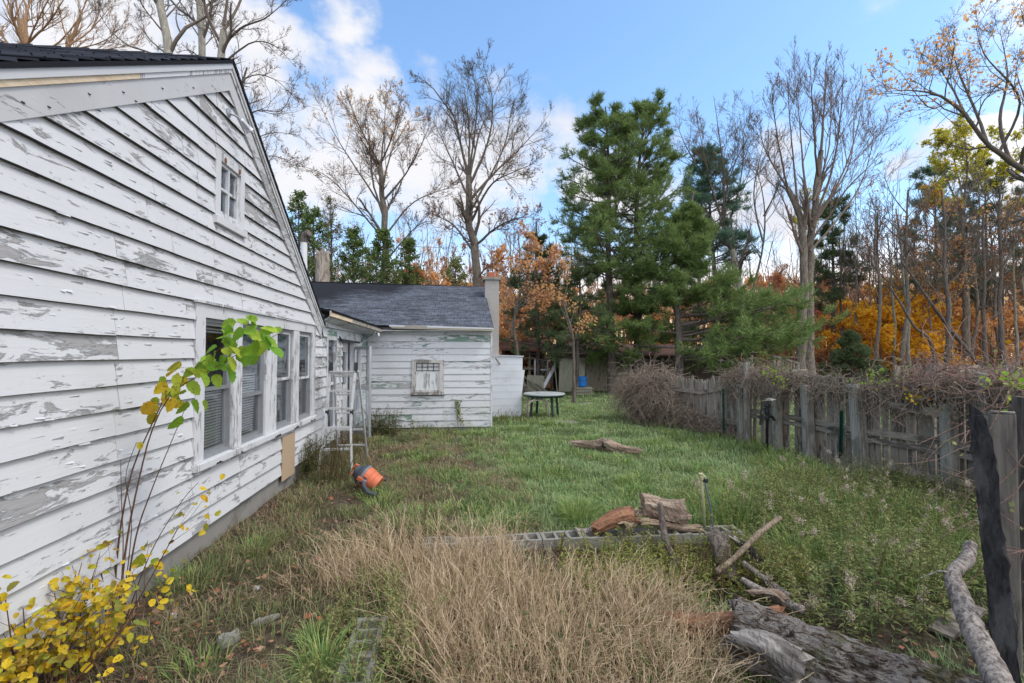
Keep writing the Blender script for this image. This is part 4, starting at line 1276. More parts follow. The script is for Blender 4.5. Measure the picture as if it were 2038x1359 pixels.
for seg in range(len(fpath) - 1):
    a = np.array(fpath[seg], float); b_ = np.array(fpath[seg + 1], float)
    L = np.linalg.norm(b_ - a); d = (b_ - a) / L; nn = np.array([d[1], -d[0]])     # nn points away from the yard (+X)
    low = seg >= 6
    wd = .095; n = int(L / (wd + .006)); mb = MB()
    for k in range(n):
        if (seg, k) in ((5, 2), (4, 9), (4, 3)) : continue
        s_ = (k + .5) / n
        c = a + (b_ - a) * s_ + nn * (.0 + rg.normal(0, .004))
        h = fheights[seg] * (1 - s_) + fheights[seg + 1] * s_ + rg.normal(0, .012 if not low else .03)
        if seg == 7 and rg.random() < .12: h -= .25
        lean = rg.normal(0, .012)
        w2 = wd / 2 * rg.uniform(.96, 1.04); th = .009
        z0 = gzz(*c) - .05
        P = []
        tipl = .09 if low else rg.uniform(0, .02)
        prof = [(-w2, z0), (w2, z0), (w2, h - tipl), (w2 * .45, h), (-w2 * .45, h), (-w2, h - tipl)]
        V = []
        for s2 in (-1, 1):
            for u, z in prof:
                uu = u + lean * z
                p = c + d * uu + nn * (s2 * th)
                V.append((p[0], p[1], z))
        q = [(i, (i + 1) % 6, 6 + (i + 1) % 6, 6 + i) for i in range(6)]
        mb.add(V, q + [(0, 3, 4, 5)[::-1], (0, 1, 2, 3)[::-1], (6, 9, 10, 11), (6, 7, 8, 9)])
    mb.build('picket_panel', M_FENCE, fence)
    hs = [(.34, .34), (fheights[seg] - .30, fheights[seg + 1] - .30)] if low else [(.66, .66), (fheights[seg] - .16, fheights[seg + 1] - .16)]
    for ha, hb in hs:
        p0 = a - nn * .035; p1 = b_ - nn * .035
        ra = MB(); ra.bar((p0[0], p0[1], ha + rg.normal(0, .015)), (p1[0], p1[1], hb + rg.normal(0, .015)), .045, .09); ra.build('rail', M_RAIL, fence)
        if not low and ha == .66:
            ra = MB(); ra.bar((p0[0] - .004, p0[1], ha - .12), (p1[0] - .004, p1[1], hb - .10), .03, .07); ra.build('rail', M_RAIL, fence)
for px, py, ty, wd in ((1475, 880, 764, .11), (1487, 882, 722, .09), (1548, 893, 765, .13), (1612, 912, 768, .14), (1716, 950, 765, .15), (1893, 1000, 805, .14), (1962, 1010, 742, .10)):
    b = G(px, py)
    # distance to the fence line: put the post just on the yard side
    r = pixdir(px, py)
    X = 5.90 if px > 1500 else 5.75
    if px == 1893 or px == 1962: X = 6.10
    kk = X / r.x; y = r.y * kk
    r2 = pixdir(px + (6 if px in (1716, 1612) else 0), ty); topz = CAMH + r2.z * (X / r2.x)
    m_ = MB(); lean = (-.05 if px in (1716, 1612) else .0)
    Mx = Matrix.Translation((X, y, 0)) @ Matrix.Rotation(lean, 4, 'X')
    m_.box(-wd / 2, wd / 2, -wd / 2, wd / 2, -.2, topz, Mx, j=.006)
    m_.build('post', M_POST, fence, bevel=.01)
# odd boards nailed on
for (pa, pb, z_, hh) in (((5.97, 5.45), (5.86, 6.0), 1.08, .10), ((6.0, 5.3), (5.9, 6.0), .22, .09)):
    m_ = MB(); m_.bar((pb[0] + .04, pb[1], z_ + .02), (pa[0] + .1, pa[1] - .3, z_ - .03), .025, hh); m_.build('rail', M_RAIL, fence)

# fence beyond at the right edge
f2 = thing('board_fence', 'taller stretch of old board fence beyond the corner at the right edge', 'fence', (8, 6.2, 0))
mb = MB()
for k in range(22):
    x = 6.35 + k * .12; h = 1.62 + rg.normal(0, .02)
    mb.box(x - .052, x + .052, 6.19 + rg.normal(0, .004), 6.21, -.05, h, j=.003)
mb.build('picket_panel', M_FENCE, f2)
mb = MB(); mb.bar((6.3, 6.16, 1.32), (9.0, 6.16, 1.34), .045, .09); mb.build('rail', M_RAIL, f2); mb = MB(); mb.bar((6.3, 6.16, .5), (9.0, 6.16, .5), .045, .09); mb.build('rail', M_RAIL, f2)
mb = MB(); mb.box(6.74, 6.82, 6.02, 6.12, -.2, 1.66); mb.build('post', M_POST, f2)

# ======================= LADDER =======================
ld = thing('stepladder', 'folding aluminium stepladder standing by the house door', 'ladder', (-1.85, 7.7, 0))


def P3(px, py, Y): r = pixdir(px, py); k = Y / r.y; return Vector((r.x * k, Y, CAMH + r.z * k))


TL, TR = P3(657, 742, 7.62), P3(707, 742, 7.62)
ML, MR = P3(651, 815, 7.50), P3(700, 815, 7.50)
BL, BR = P3(649, 850, 7.45), P3(698, 850, 7.45)
FL, FR = P3(631, 942, 7.25), P3(701, 932, 7.25)
FL.z = FR.z = -.02
BTL, BTR = P3(665, 740, 7.74), P3(713, 738, 7.74)
BFL, BFR = P3(672, 890, 8.55), P3(731, 897, 8.55)
BFL.z = BFR.z = 0
for nm, a, b in (('side_rail', TL, ML), ('side_rail', TR, MR)):
    m_ = MB(); m_.bar(a, b, .036, .06, up=(0, 1, 0)); m_.build(nm, M_LADDER, ld, bevel=.003)
for a, b in ((ML, FL), (MR, BR), (BR, FR), (BTL, BFL), (BTR, BFR)):
    m_ = MB(); m_.bar(a, b, .026, .05, up=(0, 1, 0)); m_.build('side_rail', M_LADDER, ld, bevel=.003)


def rung(a, b, h=.03, dpt=.05): m_ = MB(); m_.bar(a, b, dpt, h); m_.build('rung', M_LADDER, ld, bevel=.002)


for (a0, a1, b0, b1, ts) in ((TL, ML, TR, MR, (.02, .5, .97)), (ML, FL, BR, FR, (.28, .60))):
    for t_ in ts: rung(a0.lerp(a1, t_), b0.lerp(b1, max(0, t_ - (.28 if a0 is ML else 0)) / (1 - .28) if a0 is ML else t_), .034)
for t_ in (.05, .25, .46, .66, .85): rung(BTL.lerp(BFL, t_), BTR.lerp(BFR, t_), .026)
m_ = MB(); m_.bar(TL + Vector((0, 0, .02)), TR + Vector((0, 0, .02)), .12, .02); m_.build('top_cap', M_LADDER, ld)
for p in (TL, TR):
    m_ = MB(); m_.lathe([(.03, -.02), (.045, -.018), (.045, .018), (.03, .02)], 14, Matrix.Translation(p + Vector((.0, .06, .07))) @ Matrix.Rotation(PI / 2, 4, 'Y')); m_.bar(p, p + Vector((0, .06, .16)), .02, .05, up=(1, 0, 0)); m_.build('hinge', M_DARKMETAL, ld)
for p in (ML, MR):
    m_ = MB(); m_.lathe([(.028, -.022), (.04, -.018), (.04, .018), (.028, .022)], 14, Matrix.Translation(p + Vector((0, 0, -.04))) @ Matrix.Rotation(PI / 2, 4, 'Y')); m_.build('hinge', M_DARKMETAL, ld)

# ======================= SHOP VACUUM =======================
vb = G(735, 975)
VS = Matrix.Scale(.82, 4); vac = thing('shop_vacuum', 'orange and dark grey shop vacuum tipped over in the grass', 'vacuum', tuple(vb))
Mv = Matrix.Translation(vb + Vector((-.05, .0, .21))) @ Matrix.Rotation(R(-22), 4, 'Z') @ Matrix.Rotation(R(-62), 4, 'Y')
# local z: from drum bottom (+) ... axis points to upper left so the lid is on the left
Mv = Matrix.Translation(vb + Vector((-.04, .0, .17))) @ Matrix.Rotation(R(-12), 4, 'Z') @ Matrix.Rotation(R(-58), 4, 'Y') @ VS
m_ = MB(); m_.lathe([(.12, -.24), (.145, -.235), (.15, -.15), (.158, -.14), (.16, -.08), (.17, -.07), (.175, .02)], 28, Mv); m_.build('drum', M_ORANGE, vac, smooth=False)
m_ = MB(); m_.lathe([(.178, .02), (.188, .022), (.188, .05), (.178, .055)], 28, Mv); m_.build('rim', M_VACGREY, vac)
m_ = MB(); m_.lathe([(.17, .055), (.165, .09), (.14, .13), (.11, .15), (.10, .20), (.05, .215)], 24, Mv); m_.build('lid', M_VACDARK, vac)
m_ = MB(); m_.tube([Mv @ Vector(p) for p in ((-.09, 0, .19), (-.08, 0, .25), (0, 0, .265), (.08, 0, .25), (.09, 0, .19))], .016, 8); m_.build('handle', M_ORANGE, vac)
for s_ in (-1, 1):
    m_ = MB(); m_.box(-.03, .03, s_ * .185 - .015, s_ * .185 + .015, -.02, .08, Mv); m_.build('latch', M_ORANGE, vac, bevel=.005)
m_ = MB(); m_.lathe([(.03, 0), (.036, .02), (.036, .06), (.028, .07)], 14, Mv @ Matrix.Translation((.0, -.15, -.05)) @ Matrix.Rotation(PI / 2, 4, 'X')); m_.build('hose_port', M_VACGREY, vac)
h0_ = Mv @ Vector((0, -.21, -.05))
pts = [h0_, h0_ + Vector((.02, -.08, -.03)), h0_ + Vector((.08, -.14, -.09)), h0_ + Vector((.15, -.16, -.11)), h0_ + Vector((.2, -.2, -.12))]
m_ = MB(); PP = []; n = 40
for i in range(n + 1):
    t_ = i / n * 4; k = min(int(t_), 3); PP.append(pts[k].lerp(pts[k + 1], t_ - k))
m_.tube(PP, [.026 + .004 * (i % 2) for i in range(n + 1)], 10); m_.build('hose', M_VACDARK, vac)
for s_ in (-1, 1):
    m_ = MB(); m_.lathe([(.01, -.012), (.028, -.012), (.028, .012), (.01, .012)], 12, Mv @ Matrix.Translation((s_ * .10, .1, -.27))); m_.build('caster', M_VACDARK, vac)
m_ = MB(); m_.add([tuple(Mv @ Vector((.176 * math.cos(a_), .176 * math.sin(a_), z))) for z in (-.06, .01) for a_ in np.linspace(-2.0, -1.2, 6)], [(i, i + 1, i + 7, i + 6) for i in range(5)]); m_.build('badge', M_VACDARK, vac)

# ======================= PATIO TABLE =======================
tb = G(1083, 828)
tc_ = Vector((2.46, 13.55, 0)); TZ = .66
table = thing('patio_table', 'round dark green plastic garden table with a weathered top on the lawn', 'table', tuple(tc_))
m_ = MB(); m_.lathe([(.02, TZ - .02), (.56, TZ - .03), (.60, TZ - .035), (.61, TZ - .01), (.60, TZ + .008), (.57, TZ + .01), (.03, TZ + .014), (.022, TZ + .0)], 40, Matrix.Translation(tc_)); m_.build('tabletop', M_TABLETOP, table)
m_ = MB(); m_.lathe([(.54, TZ - .09), (.56, TZ - .09), (.575, TZ - .032), (.55, TZ - .032)], 40, Matrix.Translation(tc_), cap=False); m_.build('apron', M_GPLASTIC, table)
for an in (20, 110, 200, 290):
    c, s_ = math.cos(R(an)), math.sin(R(an))
    m_ = MB(); m_.bar(tc_ + Vector((c * .40, s_ * .40, TZ - .04)), tc_ + Vector((c * .47, s_ * .47, -.05)), .06, .05, up=(c, s_, 0)); m_.build('leg', M_GPLASTIC, table, bevel=.01)
cf = thing('chair_frame', 'rusty white bent tube chair frame under the green table', 'chair frame', (2.2, 13.25, 0))
for x0, x1 in ((1.92, 2.02), (2.52, 2.42)):
    for yy in (13.12, 13.5):
        m_ = MB(); s_ = 1 if x1 > x0 else -1
        m_.tube([(x0, yy, -.03), (x0 + s_ * .01, yy, .30), (x0 + s_ * .03, yy, .42), (x0 + s_ * .12, yy, .50), (x0 + s_ * .2, yy, .52)], .019, 8); m_.build('leg', M_RUSTWHITE, cf, smooth=True)
m_ = MB(); m_.tube([(2.0, 13.12, .50), (2.45, 13.12, .50)], .017, 8); m_.tube([(2.0, 13.5, .50), (2.45, 13.5, .50)], .017, 8); m_.tube([(2.03, 13.1, .47), (2.03, 13.52, .47)], .017, 8); m_.build('seat_frame', M_RUSTWHITE, cf)

# whitewashed block enclosure and leaning pole
be = thing('block_shed', 'low whitewashed concrete block enclosure beside the rear wing', 'shed', (1.3, 15, 0))
m_ = MB(); m_.hexa([(.9, 13.7, -.1), (1.80, 13.7, -.1), (1.80, 16.2, -.1), (.9, 16.2, -.1), (.9, 13.7, 1.76), (1.84, 13.7, 1.72), (1.84, 16.2, 1.72), (.9, 16.2, 1.76)])
m_.build('wall', peel_mat('whitewash', 'x', paint=(.62, .65, .70), under=(.36, .36, .37), amount=-.03, dirt=.6), be, bevel=.01)
m_ = MB()
for k in range(9):
    z_ = .1 + k * .2; m_.box(.89, 1.80 + .004 * k, 13.696, 13.70, z_, z_ + .008)
m_.build('mortar_joint', plain_mat('pale mortar', (.50, .52, .56), .95), be)
m_ = MB(); m_.hexa([(.86, 13.66, 1.76), (1.87, 13.66, 1.725), (1.87, 16.25, 1.725), (.86, 16.25, 1.76), (.86, 13.66, 1.79), (1.87, 13.66, 1.755), (1.87, 16.25, 1.755), (.86, 16.25, 1.79)]); m_.build('coping', M_BLOCKWHITE, be)
m_ = MB(); a = W(986, 712, 13.4); b = G(1050, 792, .0); b = W(1050, 790, 13.9)
b.z = -.02; b.y += 2.6; b.x = pixdir(1052, 788).x / pixdir(1052, 788).y * b.y
m_.tube([a, b], .022, 8); tag(m_.build('pole', M_GREYPLANK, None, loc=tuple(b)), 'thin grey pole leaning from the wing past the white blocks', 'pole')
m_ = MB(); c = W(1033, 755, 16.5); m_.box(-.16, .16, -.02, .02, -.45, .35, Matrix.Translation(c) @ Matrix.Rotation(.12, 4, 'Y')); tag(m_.build('panel', M_WHITEP, None, loc=tuple(c)), 'white panel standing beyond the whitewashed blocks', 'panel')

# ======================= log with a hollow on the lawn, stones, litter =======================
a = G(1140, 888); b = G(1275, 903)
o = log_mesh(a + Vector((0, 0, .02)), a.lerp(b, .50) + Vector((0, .0, .12)), .07, .12, M_ROTPALE, name='rotten_log', seed=51, jag=.05, label='half rotten pale log with a dark hollow in the middle of the lawn', cat='log', rough=.2)
log_mesh(a.lerp(b, .52) + Vector((0, -.02, .12)), b + Vector((0, .0, .0)), .12, .06, M_ROTPALE, name='rotten_log', seed=52, jag=.05, rough=.2, label='right part of the pale rotten log in the middle of the lawn', cat='log')
m_ = MB(); c = a.lerp(b, .49) + Vector((0, -.10, .12)); m_.lathe([(.001, 0), (.09, .0), (.10, .03), (.07, .05)], 12, Matrix.Translation(c) @ Matrix.Rotation(PI / 2, 4, 'X') @ Matrix.Scale(.8, 4, (0, 1, 0)))
hp = m_.build('hollow', M_DARK, None, loc=tuple(c)); hp.parent = o; hp.matrix_parent_inverse = Matrix.LocRotScale(o.location, o.rotation_quaternion, None).inverted()


def slab(px, py, sx, sy, rz, label, mat=None, h=.05, name='flat_stone', cat='stone', z=0):
    c = G(px, py); rg_ = np.random.default_rng(int(px)); n = 11
    an = np.arange(n) * 2 * PI / n; r = rg_.uniform(.75, 1.1, n)
    V = []
    for zz, k in ((-.05, 1), (h * .6, 1.0), (h, .86)):
        V += [(c.x + sx * k * r[i] * math.cos(an[i]) * math.cos(rz) - sy * k * r[i] * math.sin(an[i]) * math.sin(rz), c.y + sx * k * r[i] * math.cos(an[i]) * math.sin(rz) + sy * k * r[i] * math.sin(an[i]) * math.cos(rz), gzz(c.x, c.y) + zz + rg_.normal(0, .004)) for i in range(n)]
    m_ = MB(); V.append((c.x, c.y, gzz(c.x, c.y) + h))
    m_.add(V, [(k * n + i, k * n + (i + 1) % n, (k + 1) * n + (i + 1) % n, (k + 1) * n + i) for k in range(2) for i in range(n)], [(3 * n, 2 * n + i, 2 * n + (i + 1) % n) for i in range(n)])
    return tag(m_.build(name, mat or M_STONE, None, loc=tuple(c)), label, cat)


slab(455, 1272, .085, .045, .9, 'pale flat stone in the dirt near the yellow bush')
slab(530, 1232, .09, .02, .6, 'long pale stone slab in the dirt beside the straw grass', h=.03)
slab(1120, 838, .5, .25, .2, 'pale worn slab in the grass in front of the table', h=.04)
slab(1165, 802, .2, .12, .2, 'small pale stone on the lawn beyond the table')
slab(345, 1233, .022, .018, .2, 'small white shell-like bit of litter by the foundation', M_WHITEP, .03, 'litter', 'litter')
slab(510, 1168, .03, .02, .2, 'crumpled pale leaf scrap in the dirt left of the straw grass', M_WHITEP, .02, 'litter', 'litter')

# ======================= SHEDS AT THE BACK =======================
def planks(mb, a, b, z0, z1, wd=.14, seed=0, gapp=0.0, ragged=.03):
    rg_ = np.random.default_rng(seed); a = Vector((*a, 0)); b = Vector((*b, 0)); L = (b - a).length; n = max(1, int(L / wd)); d = (b - a) / L; nr_ = Vector((d.y, -d.x, 0))
    for k in range(n):
        if rg_.random() < gapp: continue
        c0 = a + d * (k * L / n + .004); c1 = a + d * ((k + 1) * L / n - .004); o = nr_ * rg_.normal(0, .006)
        zt = z1 + rg_.normal(0, ragged); th = nr_ * .01
        mb.hexa([tuple(c0 + o + th + Vector((0, 0, z0))), tuple(c1 + o + th + Vector((0, 0, z0))), tuple(c1 + o - th + Vector((0, 0, z0))), tuple(c0 + o - th + Vector((0, 0, z0))),
                 tuple(c0 + o + th + Vector((0, 0, zt))), tuple(c1 + o + th + Vector((0, 0, zt))), tuple(c1 + o - th + Vector((0, 0, zt))), tuple(c0 + o - th + Vector((0, 0, zt)))])


s1 = thing('open_shed', 'collapsing dark open shed with a loose white sash window, left of the planked shed', 'shed', (3.4, 24, 0))
xa = 2.3; xb = 4.75; y0 = 23.5
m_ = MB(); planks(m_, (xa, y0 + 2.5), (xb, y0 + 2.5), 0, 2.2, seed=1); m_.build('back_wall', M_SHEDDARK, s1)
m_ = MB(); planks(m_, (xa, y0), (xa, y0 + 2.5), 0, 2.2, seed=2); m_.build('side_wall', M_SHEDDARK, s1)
for x in (2.95, 3.45, 4.6): m_ = MB(); m_.box(x, x + .12, y0, y0 + .1, -.1, 2.0, j=.01); m_.build('post', M_SHEDWOOD, s1)
for z_ in (1.1, 1.62): m_ = MB(); m_.bar((xa, y0 - .03, z_), (3.9, y0 - .03, z_ - .02), .05, .10); m_.build('cross_rail', M_SHEDWOOD, s1)
m_ = MB(); m_.hexa([(xa - .3, y0 - .5, 2.0), (5.05, y0 - .4, 1.90), (5.05, y0 + 2.8, 2.55), (xa - .3, y0 + 2.8, 2.7), (xa - .3, y0 - .5, 2.12), (5.05, y0 - .4, 2.0), (5.05, y0 + 2.8, 2.65), (xa - .3, y0 + 2.8, 2.8)]); m_.build('roof', M_LEAFROOF, s1)
m_ = MB(); wc = W(1077, 735, 23.6)
for (xl, xr, zb, zt) in ((-.36, -.28, -.55, .5), (.28, .36, -.55, .5), (-.28, .28, .42, .5), (-.28, .28, -.55, -.47), (-.28, .28, -.05, .02)): m_.box(wc.x + xl, wc.x + xr, wc.y - .05, wc.y, wc.z + zb, wc.z + zt)
wno = m_.build('window', M_GREYMETAL, s1)
m_ = MB(); m_.box(wc.x - .27, wc.x + .27, wc.y - .02, wc.y - .015, wc.z - .46, wc.z + .42); m_.build('pane', M_GLASS, wno)
s2 = thing('planked_shed', 'planked grey shed with leaf strewn tar roof behind the blue tub', 'shed', (6, 23, 0))
X0_, X1_ = 4.78, 8.3
m_ = MB(); planks(m_, (5.0, 22.6), (8.3, 22.6), 0, 1.72, .17, 3); m_.build('front_wall', M_SHEDWOOD, s2)
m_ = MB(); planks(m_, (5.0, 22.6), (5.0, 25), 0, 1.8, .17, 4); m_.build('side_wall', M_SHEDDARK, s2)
m_ = MB(); m_.hexa([(4.45, 22.3, 1.70), (6.6, 22.3, 1.72), (6.6, 25, 2.22), (4.5, 25, 2.22), (4.45, 22.3, 1.80), (6.6, 22.3, 1.80), (6.6, 25, 2.30), (4.5, 25, 2.30)], ); m_.build('roof', M_LEAFROOF, s2)
m_ = MB(); m_.hexa([(4.62, 22.35, 1.815), (5.6, 22.35, 1.815), (5.2, 23.9, 2.12), (4.8, 23.9, 2.12), (4.62, 22.35, 1.83), (5.6, 22.35, 1.83), (5.2, 23.9, 2.135), (4.8, 23.9, 2.135)]); m_.build('tar_sheet', M_TAR, s2)
m_ = MB(); m_.bar((4.5, 24.9, 2.34), (6.5, 24.9, 2.34), .1, .10); m_.build('ridge_board', M_WHITEP, s2)
m_ = MB(); m_.hexa([(6.6, 22.3, 1.66), (8.5, 22.3, 1.66), (8.5, 25, 2.0), (6.6, 25, 2.0), (6.6, 22.3, 1.74), (8.5, 22.3, 1.74), (8.5, 25, 2.08), (6.6, 25, 2.08)]); m_.build('roof', M_LEAFROOF, s2)
# standing panel (a loose door) leaning in front
m_ = MB(); Md = Matrix.Translation((5.30, 22.0, 0)) @ Matrix.Rotation(.12, 4, 'X'); m_.box(-.62, .62, -.02, .02, .02, 1.62, Md, j=.01); do_ = tag(m_.build('leaning_door', M_CREAM, None, loc=(5.3, 22, 0)), 'pale board door leaning against the front of the planked shed', 'door')
m_ = MB(); Md = Matrix.Translation((4.62, 22.0, 0)); m_.bar((4.62, 22, 0), (4.50, 22.1, 1.55), .07, .03); tag(m_.build('board', M_CREAM, None, loc=(4.62, 22, 0)), 'narrow pale board propped upright left of the leaning door', 'board')
m_ = MB(); m_.bar((3.95, 22.4, .1), (4.62, 22.5, 1.25), .16, .03, up=(0, 1, 0)); tag(m_.build('board', M_GREYMETAL, None, loc=(3.95, 22.4, 0)), 'grey bluish plank leaning in the gap between the two sheds', 'board')
m_ = MB(); m_.box(-.42, .42, -.02, .02, 0, .78, Matrix.Translation((3.62, 22.4, 0)) @ Matrix.Rotation(.15, 4, 'X'), j=.02); tag(m_.build('panel', M_CREAM, None, loc=(3.62, 22.4, 0)), 'cream coloured panel leaning under the loose window', 'panel')
rg = np.random.default_rng(8)
for k, (a_, b_, lb) in enumerate((((3.0, 22.1, 0), (2.65, 23.2, 1.25), 'plank leaning on the trunk by the open shed, farthest left'), ((3.15, 22.0, 0), (3.0, 23.2, 1.0), 'plank leaning on the trunk by the open shed, second from left'),
                                  ((3.9, 21.7, 0), (3.05, 22.6, .78), 'long weathered plank sliding off the junk heap'), ((4.15, 21.9, 0), (3.4, 22.6, .6), 'brown plank at the right foot of the junk heap'), ((3.6, 21.6, 0), (2.9, 22.0, .45), 'short pale plank low in the junk heap'))):
    m_ = MB(); m_.bar(a_, b_, .14, .03); tag(m_.build('plank', M_SHEDWOOD, None, loc=a_), lb, 'plank', 'planks of the junk heap')
s3 = thing('long_shed', 'long low dark shed with a rusty brown roof under the pines', 'shed', (10, 24, 0))
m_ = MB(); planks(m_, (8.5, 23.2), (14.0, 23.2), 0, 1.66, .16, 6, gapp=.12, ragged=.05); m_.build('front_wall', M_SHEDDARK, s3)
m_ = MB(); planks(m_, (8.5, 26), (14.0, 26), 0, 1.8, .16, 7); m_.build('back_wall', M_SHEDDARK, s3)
m_ = MB(); m_.hexa([(8.4, 22.9, 1.72), (12.3, 22.9, 1.66), (12.3, 25.8, 2.30), (8.4, 25.8, 2.34), (8.4, 22.9, 1.79), (12.3, 22.9, 1.73), (12.3, 25.8, 2.37), (8.4, 25.8, 2.41)]); m_.build('roof', M_LEAFROOF, s3)
m_ = MB(); m_.hexa([(12.3, 22.8, 1.5), (14.2, 22.8, 1.46), (14.2, 25.8, 1.9), (12.3, 25.8, 1.9), (12.3, 22.8, 1.57), (14.2, 22.8, 1.53), (14.2, 25.8, 1.97), (12.3, 25.8, 1.97)]); m_.build('roof', M_GREYPLANK, s3)
for x in (9.35, 10.3): m_ = MB(); m_.box(x, x + .14, 23.1, 23.17, 0, 1.6); m_.build('door_post', M_GREYPLANK, s3)
# blue tub on a small pallet stack
bc = G(1158, 785)
bt = thing('plastic_tub', 'bright blue plastic tub sitting on stacked boards', 'tub', (bc.x, bc.y, .36))
m_ = MB(); m_.lathe([(.20, .01), (.22, .02), (.235, .42), (.25, .43), (.25, .45), (.225, .45), (.20, .06)], 22, Matrix.Translation((bc.x, bc.y, .36))); m_.build('tub_shell', M_BLUE, bt)
m_ = MB(); m_.tube([(bc.x - .25, bc.y, .72), (bc.x - .22, bc.y - .15, .66), (bc.x, bc.y - .26, .62), (bc.x + .22, bc.y - .15, .66), (bc.x + .25, bc.y, .72)], .008, 6); m_.build('handle', M_DARKMETAL, bt)
for k in range(5):
    m_ = MB(); z_ = .02 + k * .068; m_.box(bc.x - .42 + .02 * (k % 2), bc.x + .45 - .03 * (k % 3), bc.y - .25, bc.y + .25, z_, z_ + .05, j=.008)
    tag(m_.build('board', M_SHEDWOOD if k % 2 else M_CREAM, None, loc=(bc.x, bc.y, z_)), f'flat board of the stack under the blue tub, {nth(k)} from the ground', 'board', 'boards stacked under the blue tub')

# slatted stair rail far beyond the fence
st_ = thing('slatted_rail', 'grey slatted wooden railing sloping down beyond the vine covered fence', 'railing', tuple(W(1565, 745, 20)))
a = W(1540, 708, 20); b = W(1588, 722, 20); c0 = W(1540, 738, 20); c1 = W(1588, 744, 20)
m_ = MB(); m_.bar(a, b, .06, .07); m_.build('rail', M_GREYPLANK, st_); m_ = MB(); m_.bar(c0, c1, .06, .06); m_.build('rail', M_GREYPLANK, st_)
for k in range(9):
    t_ = (k + .5) / 9; m_ = MB(); m_.bar(c0.lerp(c1, t_), a.lerp(b, t_), .04, .03, up=(0, 1, 0)); m_.build('baluster', M_GREYPLANK, st_)
for p_, q_ in ((a, c0), (b, c1)):
    m_ = MB(); m_.bar((q_.x, q_.y, -.1), p_, .09, .09, up=(0, 1, 0)); m_.build('post', M_GREYPLANK, st_)
# low grey board box next to it
c = W(1592, 745, 19); m_ = MB(); m_.box(c.x - .35, c.x + .35, c.y - .02, c.y + .02, -.05, c.z + .2, j=.01); tag(m_.build('board_screen', M_GREYPLANK, None, loc=(c.x, c.y, 0)), 'low grey board screen right of the slatted railing', 'board screen')
# ======================= VEGETATION HELPERS =======================
def resample(P, K):
    P = np.asarray([tuple(p) for p in P], float)
    # smooth Catmull-Rom then even spacing
    n = len(P) - 1; out = []
    for i in range(n):
        p0, p1, p2, p3 = P[max(i - 1, 0)], P[i], P[i + 1], P[min(i + 2, n)]
        for k in range(6):
            t_ = k / 6
            out.append(.5 * ((2 * p1) + (p2 - p0) * t_ + (2 * p0 - 5 * p1 + 4 * p2 - p3) * t_ ** 2 + (3 * p1 - p0 - 3 * p2 + p3) * t_ ** 3))
    out.append(P[-1]); out = np.array(out)
    s = np.concatenate([[0], np.cumsum(np.linalg.norm(np.diff(out, axis=0), axis=1))])
    u = np.linspace(0, s[-1], K)
    return np.stack([np.interp(u, s, out[:, i]) for i in range(3)], 1)


def at_t(P, t_):
    N, K, _ = P.shape
    x = t_ * (K - 1); i = np.clip(x.astype(int), 0, K - 2); f = (x - i)[:, None]
    r = np.arange(N)
    return P[r, i] * (1 - f) + P[r, i + 1] * f, P[r, i + 1] - P[r, i]


def spawn(P, Rr, m, rg, t0=.25, ratio=.5, ang=(25, 55), K=6, trop=.1, wob=.12, rr=.6, minr=.006, tpow=1.0, falloff=.55, tmax=1.0, flat=0.0):
    """m children on every parent polyline"""
    N = len(P)
    idx = np.repeat(np.arange(N), m)
    M_ = len(idx)
    t_ = t0 + (tmax - t0) * rg.random(M_) ** tpow
    b, tg = at_t(P[idx], t_)
    rb, _ = at_t(np.repeat(Rr[idx][..., None], 3, 2), t_)
    rb = rb[:, 0]
    tg = tg / (np.linalg.norm(tg, axis=1, keepdims=True) + 1e-9)
    L = np.linalg.norm(np.diff(P, axis=1), axis=2).sum(1)[idx]
    rnd = rg.normal(size=(M_, 3)); rnd[:, 2] *= (1 - flat)
    perp = rnd - (rnd * tg).sum(1, keepdims=True) * tg
    perp /= np.linalg.norm(perp, axis=1, keepdims=True) + 1e-9
    a = np.radians(rg.uniform(ang[0], ang[1], M_))[:, None]
    d = tg * np.cos(a) + perp * np.sin(a)
    Lc = L * ratio * rg.uniform(.55, 1.15, M_) * (1 - falloff * (t_ - t0) / (1 - t0 + 1e-6))
    C = np.zeros((M_, K, 3)); C[:, 0] = b
    step = (Lc / (K - 1))[:, None]
    for k in range(1, K):
        d = d + rg.normal(0, wob, (M_, 3)); d[:, 2] += trop
        d /= np.linalg.norm(d, axis=1, keepdims=True)
        C[:, k] = C[:, k - 1] + d * step
    r0 = np.maximum(np.minimum(rb * rr, rb * .95), minr)
    Rc = r0[:, None] * np.linspace(1, .38, K)[None]
    Rc = np.maximum(Rc, minr * .6)
    return C, Rc


def poly_group(tubes, sides):
    Vs, qs, n = [], [], 0
    for (P, Rr), s_ in zip(tubes, sides):
        if len(P) == 0: continue
        V, q = batch_tubes(P, Rr, s_)
        Vs.append(V); qs.append(q + n); n += len(V)
    return np.vstack(Vs), np.vstack(qs)


def leaf_quads(pos, size, rg, asp=.7, flat=0.0, droop=0.0):
    """diamond leaves, slightly folded"""
    n = len(pos); size = np.broadcast_to(size, (n,))
    a = rg.normal(size=(n, 3)); a[:, 2] = a[:, 2] * (1 - flat) - droop; a /= np.linalg.norm(a, axis=1, keepdims=True)
    b = rg.normal(size=(n, 3)); b[:, 2] *= (1 - flat)
    b -= (a * b).sum(1, keepdims=True) * a; b /= np.linalg.norm(b, axis=1, keepdims=True) + 1e-9
    c = np.cross(a, b)
    s = size[:, None]
    V = np.stack([pos, pos + a * s * .5 + b * s * asp * .5 + c * s * .08, pos + a * s, pos + a * s * .45 - b * s * asp * .5 + c * s * .08], 1).reshape(-1, 3)
    i = np.arange(n)[:, None] * 4
    return V, np.hstack([i, i + 1, i + 2, i + 3])


